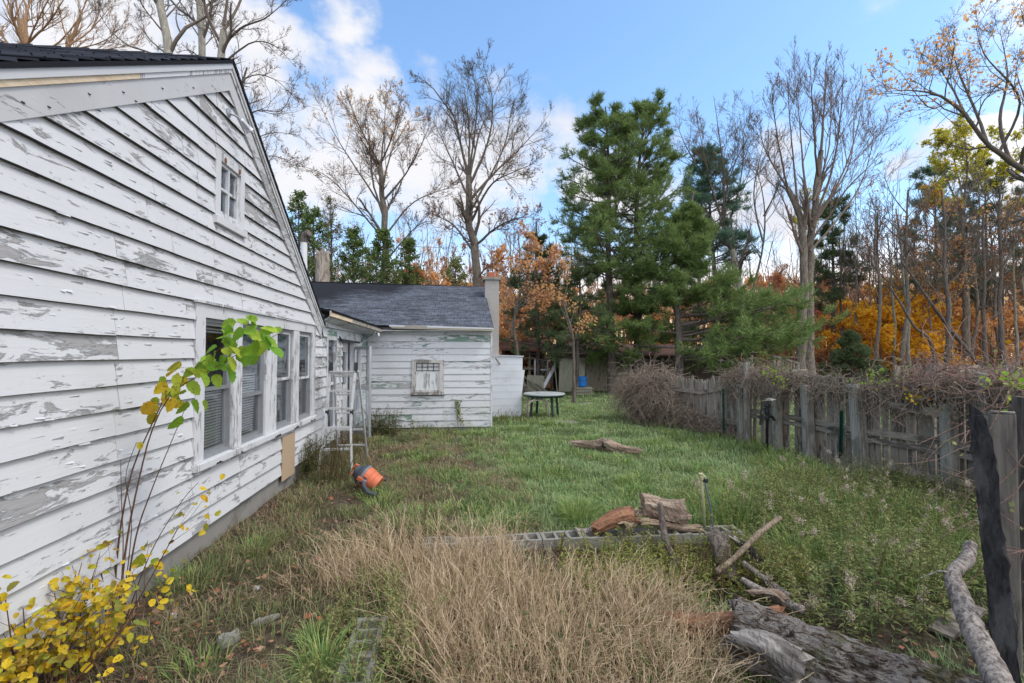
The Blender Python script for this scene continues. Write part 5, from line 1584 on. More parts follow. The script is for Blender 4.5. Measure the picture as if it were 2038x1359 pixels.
def on_twigs(P, n, rg, jit=.05):
    i = rg.integers(0, len(P), n)
    p, _ = at_t(P[i], rg.uniform(.2, 1, n))
    return p + rg.normal(0, jit, (n, 3))


def link_part(name, V, Fs, mat, parent, org):
    me = make_mesh(name, np.asarray(V) - np.array(tuple(org)), Fs, [mat], smooth=name in ('trunk', 'crown', 'boughs'))
    return linkobj(name, me, parent)


def tree(name, label, cat, limbs, seed, bark=None, twig=None, lev=((9, .45), (7, .5), (5, .5)), ntrunk=1, ang=(25, 55), trop=.10, wob=.14, minr=.012, leaves=None, group=None, t0=.3, rjit=.0, gather=None, tpow=.9):
    """limbs: list of (points, r0, r1); the first ntrunk are the trunk"""
    rg = np.random.default_rng(seed)
    K = 14
    Ps = np.stack([resample(l[0], K) for l in limbs]); Rs = np.stack([np.linspace(l[1], l[2] * (.6 if i_ >= ntrunk else 1), K) * (.56 if i_ >= ntrunk else .88) for i_, l in enumerate(limbs)])
    org = Ps[0, 0].copy(); org[2] = max(org[2], -.1)
    Ps[:, 1:-1] += rg.normal(0, 1, Ps[:, 1:-1].shape) * Rs[:, 1:-1, None] * .18
    Rs *= 1 + rg.normal(0, .04, Rs.shape)
    Rs[:ntrunk, 0] *= 1.35; Rs[:ntrunk, 1] *= 1.08
    th = thing(name, label, cat, tuple(org), group)
    V, q = poly_group([(Ps[:ntrunk], Rs[:ntrunk])], [12]); link_part('trunk', V, [q], bark or M_BARK, th, org)
    layers = [(Ps[ntrunk:], Rs[ntrunk:])]
    sides = [8]
    cur = (Ps, Rs)
    allt = []
    lev = [(m_ + (2 if li_ == 1 else 1), ra) for li_, (m_, ra) in enumerate(lev)]
    minr *= .55; lev = [(a_, min(.66, b_ * (1.12, 1.16, 1.3)[min(i_, 2)])) for i_, (a_, b_) in enumerate(lev)]
    for li, (m_, ra) in enumerate(lev):
        k = 7 if li == 0 else (5 if li == 1 else 4)
        def sp_(A, B, mm, tt, rr_): return spawn(A, B, mm, rg, tt, rr_, ang, k, trop, wob, (.50, .50, .55)[min(li, 2)], minr * (1.5 if li == 0 else 1), tpow)
        if li == 0 and len(Ps) > ntrunk:
            C1_ = sp_(Ps[:ntrunk], Rs[:ntrunk], max(3, m_ // 2), .62, ra * .6); C2_ = sp_(Ps[ntrunk:], Rs[ntrunk:], m_, t0 * .8, ra)
            C = (np.concatenate([C1_[0], C2_[0]]), np.concatenate([C1_[1], C2_[1]]))
        else:
            C = sp_(cur[0], cur[1], m_, t0 if li == 0 else .15, ra)
        layers.append(C); sides.append((6, 4, 3, 3)[li]); cur = C
        if li == 0 and ntrunk and len(Ps) > ntrunk: pass
    V, q = poly_group(layers, sides); link_part('crown', V, [q], twig or M_TWIG, th, org)
    if leaves:
        for (mat, n, size, which, zmin, zmax) in leaves:
            P = layers[which][0]
            pos = on_twigs(P, n * 2, rg, .08)
            pos = pos[(pos[:, 2] > zmin) & (pos[:, 2] < zmax)][:n]
            if len(pos) == 0: continue
            V, q = leaf_quads(pos, size * rg.uniform(.6, 1.3, len(pos)), rg)
            link_part('foliage', V, [q], mat, th, org)
    return th


def PL(D, *pts, dd=0.0):
    """points given in picture coordinates at depth D; dd bends the limb away in depth along its length"""
    n = len(pts)
    return [W(p[0], p[1], (D + dd * (i / max(1, n - 1)))) for i, p in enumerate(pts)]


def base(px, D, z=-.15):
    p = W(px, 705, D); return Vector((p.x, p.y, z))


# ======================= HERO TREES =======================
D = 30
b = base(768, D)
tree('maple_tree', 'bare grey tree with orange leaves only at its top, behind the wing roof', 'tree', [
    ([b, *PL(D, (766, 600), (767, 500), (765, 430), (760, 370), (756, 320))], .36, .16),
    (PL(D, (766, 440), (742, 360), (736, 280), (725, 200), dd=-2), .14, .03), (PL(D, (766, 420), (712, 340), (668, 270), (640, 215), dd=2), .13, .03),
    (PL(D, (757, 330), (764, 270), (768, 190), dd=1.5), .12, .03), (PL(D, (762, 400), (808, 345), (838, 290), (858, 240), dd=-1), .13, .03),
    (PL(D, (766, 470), (820, 405), (880, 378), (920, 372), dd=2), .12, .03), (PL(D, (767, 480), (700, 400), (650, 350), (600, 330), dd=-2), .13, .03),
    (PL(D, (756, 330), (785, 260), (800, 190), dd=-2), .11, .03), (PL(D, (757, 330), (715, 250), (690, 190), dd=-3), .11, .03), (PL(D, (760, 380), (780, 300), (820, 230), dd=3), .12, .03),
    (PL(D, (767, 520), (830, 450), (870, 440), dd=-3), .10, .03), (PL(D, (767, 540), (700, 470), (650, 440), dd=-2), .10, .03), (PL(D, (766, 450), (750, 330), (700, 220), dd=4), .12, .03),
], 101, lev=((11, .40), (9, .44), (5, .5)), minr=.013, leaves=[(M_ORANGEL, 420, .17, 3, 15.2, 22), (M_RUSTL, 900, .12, 3, 6, 16)])
D = 27
b = base(948, D)
tree('oak_tree', 'tall spreading bare tree with a bent trunk, just left of the pines', 'tree', [
    ([b, *PL(D, (946, 620), (950, 560), (942, 490), (934, 430), (933, 350))], .40, .20),
    (PL(D, (933, 350), (918, 290), (905, 235), (880, 200), (850, 165), (812, 165), dd=-2), .16, .025), (PL(D, (933, 355), (934, 270), (928, 200), (915, 140), dd=1), .15, .025),
    (PL(D, (934, 370), (972, 280), (980, 200), (962, 130), dd=-1), .16, .025), (PL(D, (936, 400), (978, 350), (1030, 300), (1085, 240), dd=2), .15, .025),
    (PL(D, (938, 440), (975, 370), (1015, 345), (1065, 325), dd=-3), .14, .025), (PL(D, (945, 490), (985, 455), (1025, 435), (1062, 432), dd=-2), .15, .03),
    (PL(D, (941, 500), (905, 450), (870, 430), (840, 418), dd=2), .13, .03), (PL(D, (934, 400), (900, 320), (862, 240), dd=3), .14, .025), (PL(D, (933, 360), (960, 250), (1010, 180), dd=3), .14, .025),
    (PL(D, (936, 420), (1000, 300), (1020, 210), (1035, 180), dd=-1), .13, .025), (PL(D, (948, 560), (970, 530), (990, 540), dd=-1), .12, .03), (PL(D, (933, 350), (945, 260), (950, 190), (935, 130), dd=-3), .13, .025),
], 102, bark=M_BARK, lev=((12, .38), (9, .44), (5, .5)), minr=.013, wob=.2, leaves=[(M_RUSTL, 800, .12, 3, 5, 14), (M_PINKL, 300, .16, 3, 5, 10)])
D = 24
b1, b2 = base(1592, D), base(1612, D + .5)
tree('ash_tree', 'tall bare twin trunked tree with upright branches beyond the fence', 'tree', [
    ([b1, *PL(D, (1597, 640), (1600, 540), (1598, 470), (1588, 420), (1568, 375))], .30, .15),
    ([b2, *PL(D + .5, (1610, 640), (1612, 540), (1616, 450), (1626, 370), (1634, 300))], .33, .14),
    (PL(D, (1568, 375), (1540, 330), (1520, 290), (1508, 240), dd=1), .11, .02), (PL(D, (1590, 430), (1580, 330), (1572, 240), (1566, 150), dd=-1), .11, .02),
    (PL(D, (1616, 460), (1600, 350), (1592, 250), (1580, 130), dd=2), .12, .02), (PL(D, (1634, 300), (1640, 220), (1645, 110), dd=0), .12, .02),
    (PL(D, (1617, 450), (1655, 340), (1672, 240), (1680, 130), dd=-2), .12, .02), (PL(D, (1618, 450), (1675, 350), (1705, 260), (1722, 170), dd=1), .11, .02),
    (PL(D, (1607, 490), (1650, 430), (1690, 370), (1765, 300), dd=-1), .12, .02), (PL(D, (1612, 500), (1672, 430), (1720, 350), (1745, 240), dd=2), .11, .02),
    (PL(D, (1628, 350), (1620, 260), (1612, 120), dd=-3), .11, .02), (PL(D, (1568, 375), (1550, 290), (1535, 180), dd=-2), .10, .02), (PL(D, (1620, 400), (1650, 290), (1655, 160), dd=3), .11, .02),
    (PL(D, (1616, 440), (1690, 330), (1700, 210), dd=4), .10, .02), (PL(D, (1600, 520), (1560, 400), (1520, 350), (1490, 330), dd=2), .09, .02),
], 103, ntrunk=2, lev=((10, .36), (7, .44), (4, .5)), ang=(16, 40), trop=.10, wob=.10, minr=.012, bark=M_BARK, twig=bark_mat('brown twigs', (.13, .10, .085), (.23, .18, .145), 3, .2),
     leaves=[(M_RUSTL, 260, .10, 3, 5, 17), (M_REDL, 420, .15, 3, 3.5, 7.5)])
D = 27
b1 = base(1492, D)
tree('ash_tree', 'slender forked bare tree between the pines and the twin trunked tree', 'tree', [
    ([b1, *PL(D, (1480, 620), (1465, 540), (1450, 480), (1435, 430))], .32, .16),
    (PL(D, (1435, 430), (1415, 370), (1400, 300), (1385, 230), dd=-1), .13, .02), (PL(D, (1450, 490), (1420, 440), (1390, 400), (1365, 390), dd=2), .11, .02),
    (PL(D, (1483, 640), (1500, 570), (1518, 490), (1522, 420), (1510, 350), (1490, 300), dd=1), .15, .02), (PL(D, (1520, 430), (1545, 380), (1560, 330), dd=-2), .09, .02),
    (PL(D, (1440, 440), (1440, 350), (1430, 260), (1420, 190), dd=-2), .12, .02), (PL(D, (1445, 460), (1470, 380), (1480, 290), (1470, 220), dd=2), .12, .02), (PL(D, (1420, 380), (1370, 300), (1340, 230), dd=2), .11, .02),
    (PL(D, (1435, 430), (1460, 330), (1500, 260), dd=-2), .10, .02), (PL(D, (1518, 480), (1500, 380), (1530, 250), dd=2), .10, .02),
], 104, lev=((11, .40), (8, .44), (4, .5)), minr=.012, leaves=[(M_RUSTL, 260, .11, 3, 5, 17)], bark=M_BARKPALE)
D = 11
b1 = base(2230, D)
tree('oak_tree', 'big limb tree reaching in from the right edge with orange leaves near its top', 'tree', [
    ([b1, *PL(D, (2220, 600), (2180, 460), (2110, 390), (2060, 350))], .34, .17),
    (PL(D, (2060, 350), (2000, 315), (1960, 280), (1925, 235), (1880, 195), (1820, 180), (1765, 182), dd=-1), .12, .015),
    (PL(D, (1965, 285), (1945, 230), (1915, 160), (1890, 90), (1875, 60), dd=1), .07, .012), (PL(D, (2010, 320), (1990, 240), (2005, 150), (1990, 60), dd=.5), .08, .012),
    (PL(D, (2060, 350), (2040, 240), (2050, 120), (2030, 10), dd=-1), .10, .012), (PL(D, (1925, 235), (1880, 150), (1840, 110), (1810, 100), dd=1), .05, .01), (PL(D, (2030, 330), (2050, 270), (2100, 200), dd=-1), .08, .012),
    (PL(D, (1960, 280), (1900, 205), (1850, 215), (1790, 140), dd=-1.5), .05, .01), (PL(D, (1990, 300), (2030, 200), (1960, 110), (1940, 40), dd=-1), .06, .01), (PL(D, (2060, 350), (2120, 250), (2140, 100), dd=1), .1, .02),
], 105, lev=((9, .34), (7, .44), (4, .5)), minr=.006, wob=.17, bark=M_BARKGREEN, twig=M_TWIG, leaves=[(M_ORANGEL, 900, .085, 3, 7.2, 9.5), (M_RUSTL, 300, .05, 3, 5, 9)], tpow=.8)
# trees behind the gable
D = 17
tree('maple_tree', 'bare tree rising behind the gable peak, crown spreading to the right', 'tree', [
    ([base(452, D), *PL(D, (446, 400), (438, 200), (440, 110), (445, 60))], .30, .13),
    (PL(D, (445, 60), (470, 20), (500, -60), (520, -150), dd=1), .10, .02), (PL(D, (440, 100), (480, 55), (530, 35), (580, -10), dd=-1), .09, .015), (PL(D, (440, 130), (500, 85), (545, 90), (585, 130), dd=0), .07, .012),
    (PL(D, (440, 200), (500, 150), (550, 160), (590, 200), dd=1), .07, .012), (PL(D, (442, 260), (510, 220), (560, 220), (590, 160), dd=-1), .06, .012), (PL(D, (443, 320), (520, 270), (570, 265), (610, 280), dd=1), .06, .012),
    (PL(D, (441, 90), (410, 20), (400, -80), (390, -180), dd=-1), .10, .02), (PL(D, (441, 110), (420, 60), (380, 10), dd=1), .06, .012), (PL(D, (446, 350), (530, 310), (600, 330), dd=-1), .06, .012),
    (PL(D, (445, 50), (460, -60), (470, -200), dd=0), .1, .02),
], 106, lev=((10, .36), (8, .42), (4, .5)), minr=.008, wob=.22, bark=M_BARKPALE, leaves=[(M_RUSTL, 350, .06, 3, 3, 20)])
D = 16.5
tree('maple_tree', 'straight bare pale trunk behind the roof, left of the gable peak', 'tree', [
    ([base(345, D), *PL(D, (345, 300), (334, 90), (318, 20), (310, -80), (300, -240))], .28, .10),
    (PL(D, (330, 70), (290, 20), (262, -30), dd=-1), .06, .012), (PL(D, (335, 110), (300, 80), (262, 30), dd=1), .06, .012), (PL(D, (325, 40), (360, 0), (390, -60), dd=1), .05, .012), (PL(D, (318, 10), (280, -60), (240, -120), dd=1), .06, .012),
    (PL(D, (340, 130), (300, 105), (255, 90), (215, 55), (190, 10), dd=-1), .07, .012),
], 107, lev=((8, .40), (7, .42), (4, .5)), minr=.007, wob=.22, bark=M_BARKPALE)
D = 19
tree('maple_tree', 'second pale trunk behind the roof, close left of the gable peak', 'tree', [
    ([base(405, D), *PL(D, (404, 300), (402, 110), (398, 0), (396, -150))], .24, .12),
    (PL(D, (401, 80), (370, 30), (345, -30), dd=1), .05, .012), (PL(D, (400, 60), (430, 20), (450, -50), dd=1), .05, .012), (PL(D, (402, 120), (378, 100), (350, 105), dd=-1), .04, .012), (PL(D, (400, 100), (430, 70), (470, 70), (500, 40), dd=1), .04, .01),
], 108, lev=((8, .40), (7, .42), (4, .5)), minr=.007, wob=.22, bark=M_BARKPALE)
D = 31
tree('elm_tree', 'bare tree coloured as if sunlit at the top left corner behind the roof', 'tree', [
    ([base(60, D), *PL(D, (58, 300), (50, 90), (42, 40))], .34, .26),
    (PL(D, (50, 90), (20, 30), (-20, -60)), .16, .03), (PL(D, (46, 60), (60, 0), (90, -90), dd=1), .16, .03), (PL(D, (50, 90), (100, 40), (150, -40), dd=-1), .14, .03), (PL(D, (48, 70), (30, -10), (40, -110), dd=2), .14, .03),
    (PL(D, (52, 110), (0, 80), (-60, 30), dd=1), .12, .03), (PL(D, (52, 110), (110, 90), (160, 30), (180, -40), dd=1), .12, .03), (PL(D, (50, 100), (75, 40), (130, -60), dd=-2), .12, .03),
], 109, lev=((9, .42), (7, .45), (4, .5)), ang=(16, 40), minr=.014, bark=M_BARKSUNLIT, twig=M_BARKSUNLIT, trop=.12)
tree('elm_tree', 'smaller bare tree coloured as if sunlit behind the roof, right of the corner one', 'tree', [
    ([base(140, D + 2), *PL(D + 2, (135, 200), (130, 100), (140, 70))], .26, .16),
    (PL(D, (140, 80), (160, 30), (190, -40)), .11, .03), (PL(D, (138, 90), (180, 60), (230, 0), dd=1), .10, .03), (PL(D, (135, 100), (210, 80), (260, 30), dd=-1), .09, .02), (PL(D, (138, 90), (120, 30), (110, -60), dd=2), .10, .03), (PL(D, (135, 110), (230, 95), (300, 80), dd=2), .07, .02),
], 110, lev=((9, .42), (7, .45), (4, .5)), ang=(16, 40), minr=.014, bark=M_BARKSUNLIT, twig=M_BARKSUNLIT, trop=.12)


# ======================= CONIFERS =======================
def needle_clumps(pos, out, rg, n=14, L=.2, w_=.02, spread=.8):
    """tufts of thin triangular needles round each point, pointing along out"""
    M_ = len(pos)
    p = np.repeat(pos, n, 0); o = np.repeat(out, n, 0)
    d = o + rg.normal(0, spread, p.shape) * np.array([1, 1, .8]); d /= np.linalg.norm(d, axis=1, keepdims=True)
    s = np.cross(d, rg.normal(size=p.shape)); s /= np.linalg.norm(s, axis=1, keepdims=True)
    l = (L * rg.uniform(.6, 1.2, len(p)))[:, None]
    st = p + o * (rg.uniform(-.5, .5, len(p))[:, None] * L)
    V = np.stack([st - s * w_ * .6, st + s * w_ * .6, st + d * l + s * w_ * .2], 1).reshape(-1, 3)
    i = np.arange(len(p))[:, None] * 3
    return V, np.hstack([i, i + 1, i + 2])


def pine(name, label, px, D, boughs, trunk, seed, mat, r0=.22, n=11, L=.24, dens=1.0, group=None, nsub=9, cat='pine tree', spread=.75, drop=0.0, top=None, w_=.022):
    """boughs: list of (height, azimuth deg, length, rise)"""
    rg = np.random.default_rng(seed)
    tp = resample(trunk, 14); org = tp[0].copy(); org[2] = 0
    th = thing(name, label, cat, tuple(org), group)
    Rt = np.linspace(r0, .03, 14)
    V, q = poly_group([(tp[None], Rt[None])], [10]); link_part('trunk', V, [q], M_BARKDARK, th, org)
    K = 7; B = []; RB = []
    for (h, az, Ln, rise) in boughs:
        h += rg.normal(0, .12); az += rg.normal(0, .12); rise += rg.normal(0, .07)
        i = np.interp(h, tp[:, 2], np.arange(14)); p0 = np.array([np.interp(h, tp[:, 2], tp[:, k]) for k in range(3)])
        d = np.array([math.sin(az), math.cos(az), rise]); P = [p0]
        for k in range(1, K):
            d2 = d.copy(); d2[2] += (k / K) * .28 - drop; d2 += rg.normal(0, .07, 3); d2 /= np.linalg.norm(d2); P.append(P[-1] + d2 * Ln / (K - 1))
        B.append(P); RB.append(np.linspace(min(.07, .018 + Ln * .012), .012, K))
    B = np.array(B); RB = np.array(RB)
    S1, R1 = spawn(B, RB, nsub, rg, .38 if nsub < 12 else .16, .40, (35, 65), 5, .05, .10, .6, .008, .8, .5, flat=.65)
    S2, R2 = spawn(S1, R1, 3, rg, .3, .5, (25, 55), 3, .05, .1, .6, .006, .8, .4, flat=.5)
    V, q = poly_group([(B, RB), (S1, R1), (S2, R2)], [6, 4, 3]); link_part('boughs', V, [q], M_BARKDARK, th, org)
    pos = []; out = []
    for P, ts in ((S1, (.6, 1.0)), (S2, (.5, 1.0)), (B, (.85, 1.0))):
        for t_ in ts:
            p, tg = at_t(P, np.full(len(P), min(t_, .999)))
            pos.append(p); out.append(tg / (np.linalg.norm(tg, axis=1, keepdims=True) + 1e-9))
    pos = np.vstack(pos); out = np.vstack(out)
    if dens < 1: k_ = rg.random(len(pos)) < dens; pos, out = pos[k_], out[k_]
    out[:, 2] += .25
    if top is not None: pass
    V, q = needle_clumps(pos + rg.normal(0, .07, pos.shape) * np.array([1, 1, .5]), out, rg, n, L, w_, spread)
    link_part('foliage', V, [q], mat, th, org)
    return th


def whorls(rg, z0, z1, step, lens, per=5, rise=.12, skip=.12):
    """lens(h fraction) -> length"""
    out = []; z = z0; a = 0
    while z < z1:
        f = (z - z0) / (z1 - z0); a += 1.1
        for k in range(per):
            if rg.random() < skip: continue
            out.append((z + rg.normal(0, .1), a + k * 2 * PI / per + rg.normal(0, .3), max(.25, lens(f) * rg.uniform(.6, 1.2)), rise + .55 * f * f))
        z += step * rg.uniform(.7, 1.3)
    return out


rg = np.random.default_rng(61)
D = 22
b = base(1218, D)
pine('pine_tree', 'tallest white pine on the left of the pine group, bare lower trunk', 1218, D,
     whorls(rg, 6.4, 13.0, .52, lambda f: 2.2 * (1 - f) ** .55 + .45, 5, .22, .08) + whorls(rg, 1.7, 6.4, .62, lambda f: 2.5 * (.65 + .35 * math.sin(f * 9)), 4, .02, .25),
     [b, *PL(D, (1214, 600), (1210, 480), (1212, 350), (1205, 212))], 201, M_NEEDLE, r0=.23)
D = 23
b = base(1270, D)
pine('pine_tree', 'tall white pine just right of the tallest one, crowns grown together', 1270, D,
     whorls(rg, 5.4, 13.5, .52, lambda f: 2.4 * (1 - f) ** .5 + .5, 5, .22, .08) + whorls(rg, 1.5, 5.4, .6, lambda f: 2.7 * (.65 + .35 * math.sin(f * 7 + 1)), 4, .0, .22),
     [b, *PL(D, (1268, 600), (1266, 480), (1270, 350), (1285, 218))], 202, M_NEEDLE, r0=.25)
D = 21
b = base(1352, D)
pine('pine_tree', 'leaning younger pine with ragged tufts on the right of the pine group', 1352, D,
     whorls(rg, 4.0, 7.6, .42, lambda f: 1.5 * (1 - f) ** .5 + .5, 5, .2, .25) + [(2.6, 1.9, 4.4, .06), (2.9, 1.6, 5.0, .05), (2.3, 2.2, 3.8, .0), (3.3, 1.4, 4.2, .12), (2.1, 1.2, 3.6, .0), (3.1, 2.4, 3.4, .1), (2.0, -1.4, 3.0, .0), (2.6, -1.8, 2.6, .05), (3.4, 2.0, 3.2, .2), (3.7, -1.2, 2.2, .1), (1.8, 3.0, 2.8, -.05), (2.4, .4, 3.0, .1), (3.6, 1.7, 4.6, .08), (1.7, 1.8, 3.8, -.02), (2.4, 1.75, 5.6, .03), (2.75, 1.45, 5.4, .03), (1.9, 1.6, 4.8, .0), (3.0, 2.0, 4.9, .04), (4.4, 1.6, 2.8, .1), (4.2, -1.5, 2.4, .1), (1.5, 1.3, 4.6, .0), (1.6, 2.1, 4.4, .0), (2.2, 1.9, 5.2, .02), (3.5, 1.2, 3.6, .08), (2.0, 2.6, 3.6, .0), (1.8, .7, 3.4, .0)],
     [b, *PL(D, (1350, 640), (1342, 580), (1362, 520), (1372, 440), (1380, 380))], 203, M_NEEDLE, r0=.22, nsub=14, n=16, L=.27)
D = 28
b = base(1418, D)
pine('pine_tree', 'dark bluish pine top rising behind the younger pine', 1418, D,
     whorls(rg, 7.2, 13.6, .40, lambda f: 2.0 * (1 - f) ** .5 + .5, 5, .15, .2) + whorls(rg, 3, 7, .9, lambda f: 1.6, 3, .0, .4),
     [b, *PL(D, (1425, 600), (1415, 450), (1405, 300))], 204, M_NEEDLE2, r0=.2)
D = 23.5
b = base(1072, D)
pine('spruce_tree', 'dark ragged spruce between the bent bare tree and the pines', 1072, D,
     whorls(rg, 1.6, 7.6, .40, lambda f: 2.0 * (1 - f) ** .8 + .3, 5, -.05, .2),
     [b, *PL(D, (1070, 640), (1066, 550), (1068, 440))], 205, M_NEEDLED, r0=.13, L=.16, cat='spruce tree', w_=.018)
b = base(1148, 21)
pine('spruce_tree', 'thin dark spruce leaning in front of the planked shed roof', 1148, 21,
     whorls(rg, 1.8, 5.6, .42, lambda f: 1.6 * (1 - f) ** .7 + .3, 4, -.05, .3),
     [b, *PL(21, (1150, 660), (1155, 600), (1150, 500))], 206, M_NEEDLED, r0=.10, L=.16, cat='spruce tree', w_=.018)
D = 34
for k, (px, ty, w0, sd_, lb) in enumerate(((1655, 400, 1.6, 207, 'slim dark pine right behind the twin trunked tree'), (1860, 330, 2.2, 208, 'dark pine with patchy boughs behind the yellow green maple'), (1960, 330, 2.4, 209, 'broad dark pine near the right edge of the wood'), (1905, 420, 2.0, 210, 'dark pine between the two others at the right end of the wood'), (2050, 380, 2.0, 212, 'dark pine cut by the right edge of the frame'))):
    dd = D + k
    zt = W(px, ty, dd).z
    pine('pine_tree', lb, px, dd, whorls(rg, zt * .38, zt, .62, lambda f: w0 * (1 - f) ** .5 + .4, 4, .1, .35), [base(px, dd), W(px + 4, 600, dd), W(px, ty, dd)], sd_, M_NEEDLED if k % 2 == 0 else M_NEEDLE2, r0=.2, dens=.8, w_=.03, L=.3)
b = base(1695, 26)
pine('spruce_tree', 'small dark young spruce just beyond the fence', 1695, 26, whorls(rg, .3, 2.6, .25, lambda f: 1.5 * (1 - f) + .2, 6, .0, .1), [b, W(1695, 720, 26), W(1694, 668, 26)], 211, M_NEEDLED, r0=.05, cat='spruce tree', L=.18)


def cedar(px, D, top, wd, seed, label, mat=None, n=5200, name='cedar_tree', size=.17, cat='cedar tree', leafm=None):
    rg = np.random.default_rng(seed)
    b = base(px, D, 0); H = W(px, top, D).z
    th = thing(name, label, cat, tuple(b))
    V, q = poly_group([(resample([b, b + Vector((.1, 0, H * .5)), b + Vector((0, 0, H * .95))], 10)[None], np.linspace(.14, .02, 10)[None])], [8]); link_part('trunk', V, [q], M_BARKDARK, th, b)
    m_ = 150
    z = H * (.04 + .94 * rg.random(m_) ** .9); az = rg.uniform(0, 2 * PI, m_); Ln = wd * (1 - (z / H) ** 1.6) * rg.uniform(.55, 1.15, m_) + .15
    K = 4; P = np.zeros((m_, K, 3)); 
    for k in range(K):
        f = k / (K - 1); P[:, k] = np.stack([b.x + np.sin(az) * Ln * f, b.y + np.cos(az) * Ln * f, z + Ln * .55 * f ** 1.5], 1)
    RB = np.linspace(.025, .008, K)[None].repeat(m_, 0)
    S, RS = spawn(P, RB, 7, rg, .2, .45, (30, 60), 4, .08, .15, .6, .006, .8, .4)
    V, q = poly_group([(P, RB), (S, RS)], [4, 3]); link_part('boughs', V, [q], M_BARKDARK, th, b)
    pos = on_twigs(S, n, rg, .05)
    V, q = leaf_quads(pos, size * rg.uniform(.6, 1.3, len(pos)), rg, asp=.42)
    link_part('foliage', V, [q], mat or M_CEDAR, th, b)
    return th


cedar(760, 22, 452, 1.5, 301, 'dense green cedar behind the middle of the wing roof')
cedar(700, 24, 452, 1.9, 302, 'green cedar behind the left part of the wing roof')
cedar(620, 23, 400, 2.0, 303, 'bright green leafy tree right beside the gable roof edge', M_CEDAR)
cedar(655, 27, 385, 2.2, 305, 'olive thin crowned tree behind the snag', leaf_mat('olive leaves', [(.10, .13, .04), (.18, .18, .06), (.26, .20, .08), (.14, .16, .05)], .4), n=2600, name='bushy_tree', cat='tree', size=.12)
cedar(590, 26, 372, 2.0, 306, 'dark green cedar at the far left, touching the gable roof edge', M_CEDAR)
cedar(812, 25, 470, 1.5, 307, 'narrow green cedar right of the dense middle cedar')
cedar(905, 24, 512, 1.8, 304, 'low yellow green cedar near the chimney', leaf_mat('yellowing cedar', [(.12, .18, .05), (.22, .25, .07), (.30, .28, .08)], .4), n=3000)

# snag
s0 = W(642, 600, 20); s1 = W(644, 508, 20)
rg = np.random.default_rng(3)
snag = log_mesh((s0.x, s0.y, -.1), (s1.x, s1.y, s1.z), .36, .27, wood_mat('dead snag wood', (.40, .36, .31), (.24, .20, .17), 'x', (.10, .07, .05), .6, perisl=0), name='tree_snag', seed=71, jag=.28, rough=.2, segs=30, label='broken dead tree trunk with a jagged top behind the wing roof', cat='snag', sides=22)
# ======================= AUTUMN WOOD BEHIND =======================
def proto_tree(seed, H, r, leaves=None, fork=.45, lev=((8, .42), (6, .45), (4, .5)), spread=.35, bark=None, twig=None, minr=.016, name='bare_tree', lean=.02):
    rg = np.random.default_rng(seed)
    tr = [(rg.normal(0, .1), rg.normal(0, .1), 0)]
    lx, ly = rg.normal(0, lean, 2)
    for k in range(1, 6): tr.append((lx * H * k / 5 + rg.normal(0, .12), ly * H * k / 5 + rg.normal(0, .12), H * .82 * k / 5))
    limbs = [([Vector(p) for p in tr], r, r * .3)]
    top = Vector(tr[-1])
    for k in range(7):
        f = fork + (1 - fork) * k / 7; i = f * 5 * .95; a = Vector(tr[int(i)]).lerp(Vector(tr[min(5, int(i) + 1)]), i % 1)
        az = k * 2.4 + rg.normal(0, .3); L = H * (.30 - .10 * k / 7) * rg.uniform(.8, 1.2)
        d = Vector((math.sin(az) * spread, math.cos(az) * spread, 1)).normalized()
        o = Vector((math.sin(az), math.cos(az), 0))
        limbs.append(([a, a + d * L * .5 + o * L * .18, a + d * L + o * L * .16], r * .38, .02))
    return limbs


GW = 'bare and half bare trees of the autumn wood'
protos = []
for k, (H, r, lv, sp, bk_, col) in enumerate(((17, .19, None, .35, M_BARK, None), (15, .15, [(M_RUSTL, 1300, .16, 3, 3, 30)], .5, M_BARKPALE, None), (19, .22, None, .3, M_BARKDARK, None), (14, .12, [(M_ORANGEL, 1500, .16, 3, 2, 30)], .55, M_BARK, None), (16, .16, [(M_RUSTL, 700, .15, 3, 2, 30)], .4, M_BARKGREEN, None))):
    limbs = proto_tree(500 + k, H, r, spread=sp)
    protos.append((limbs, lv, bk_))
slots = []
rg = np.random.default_rng(77)
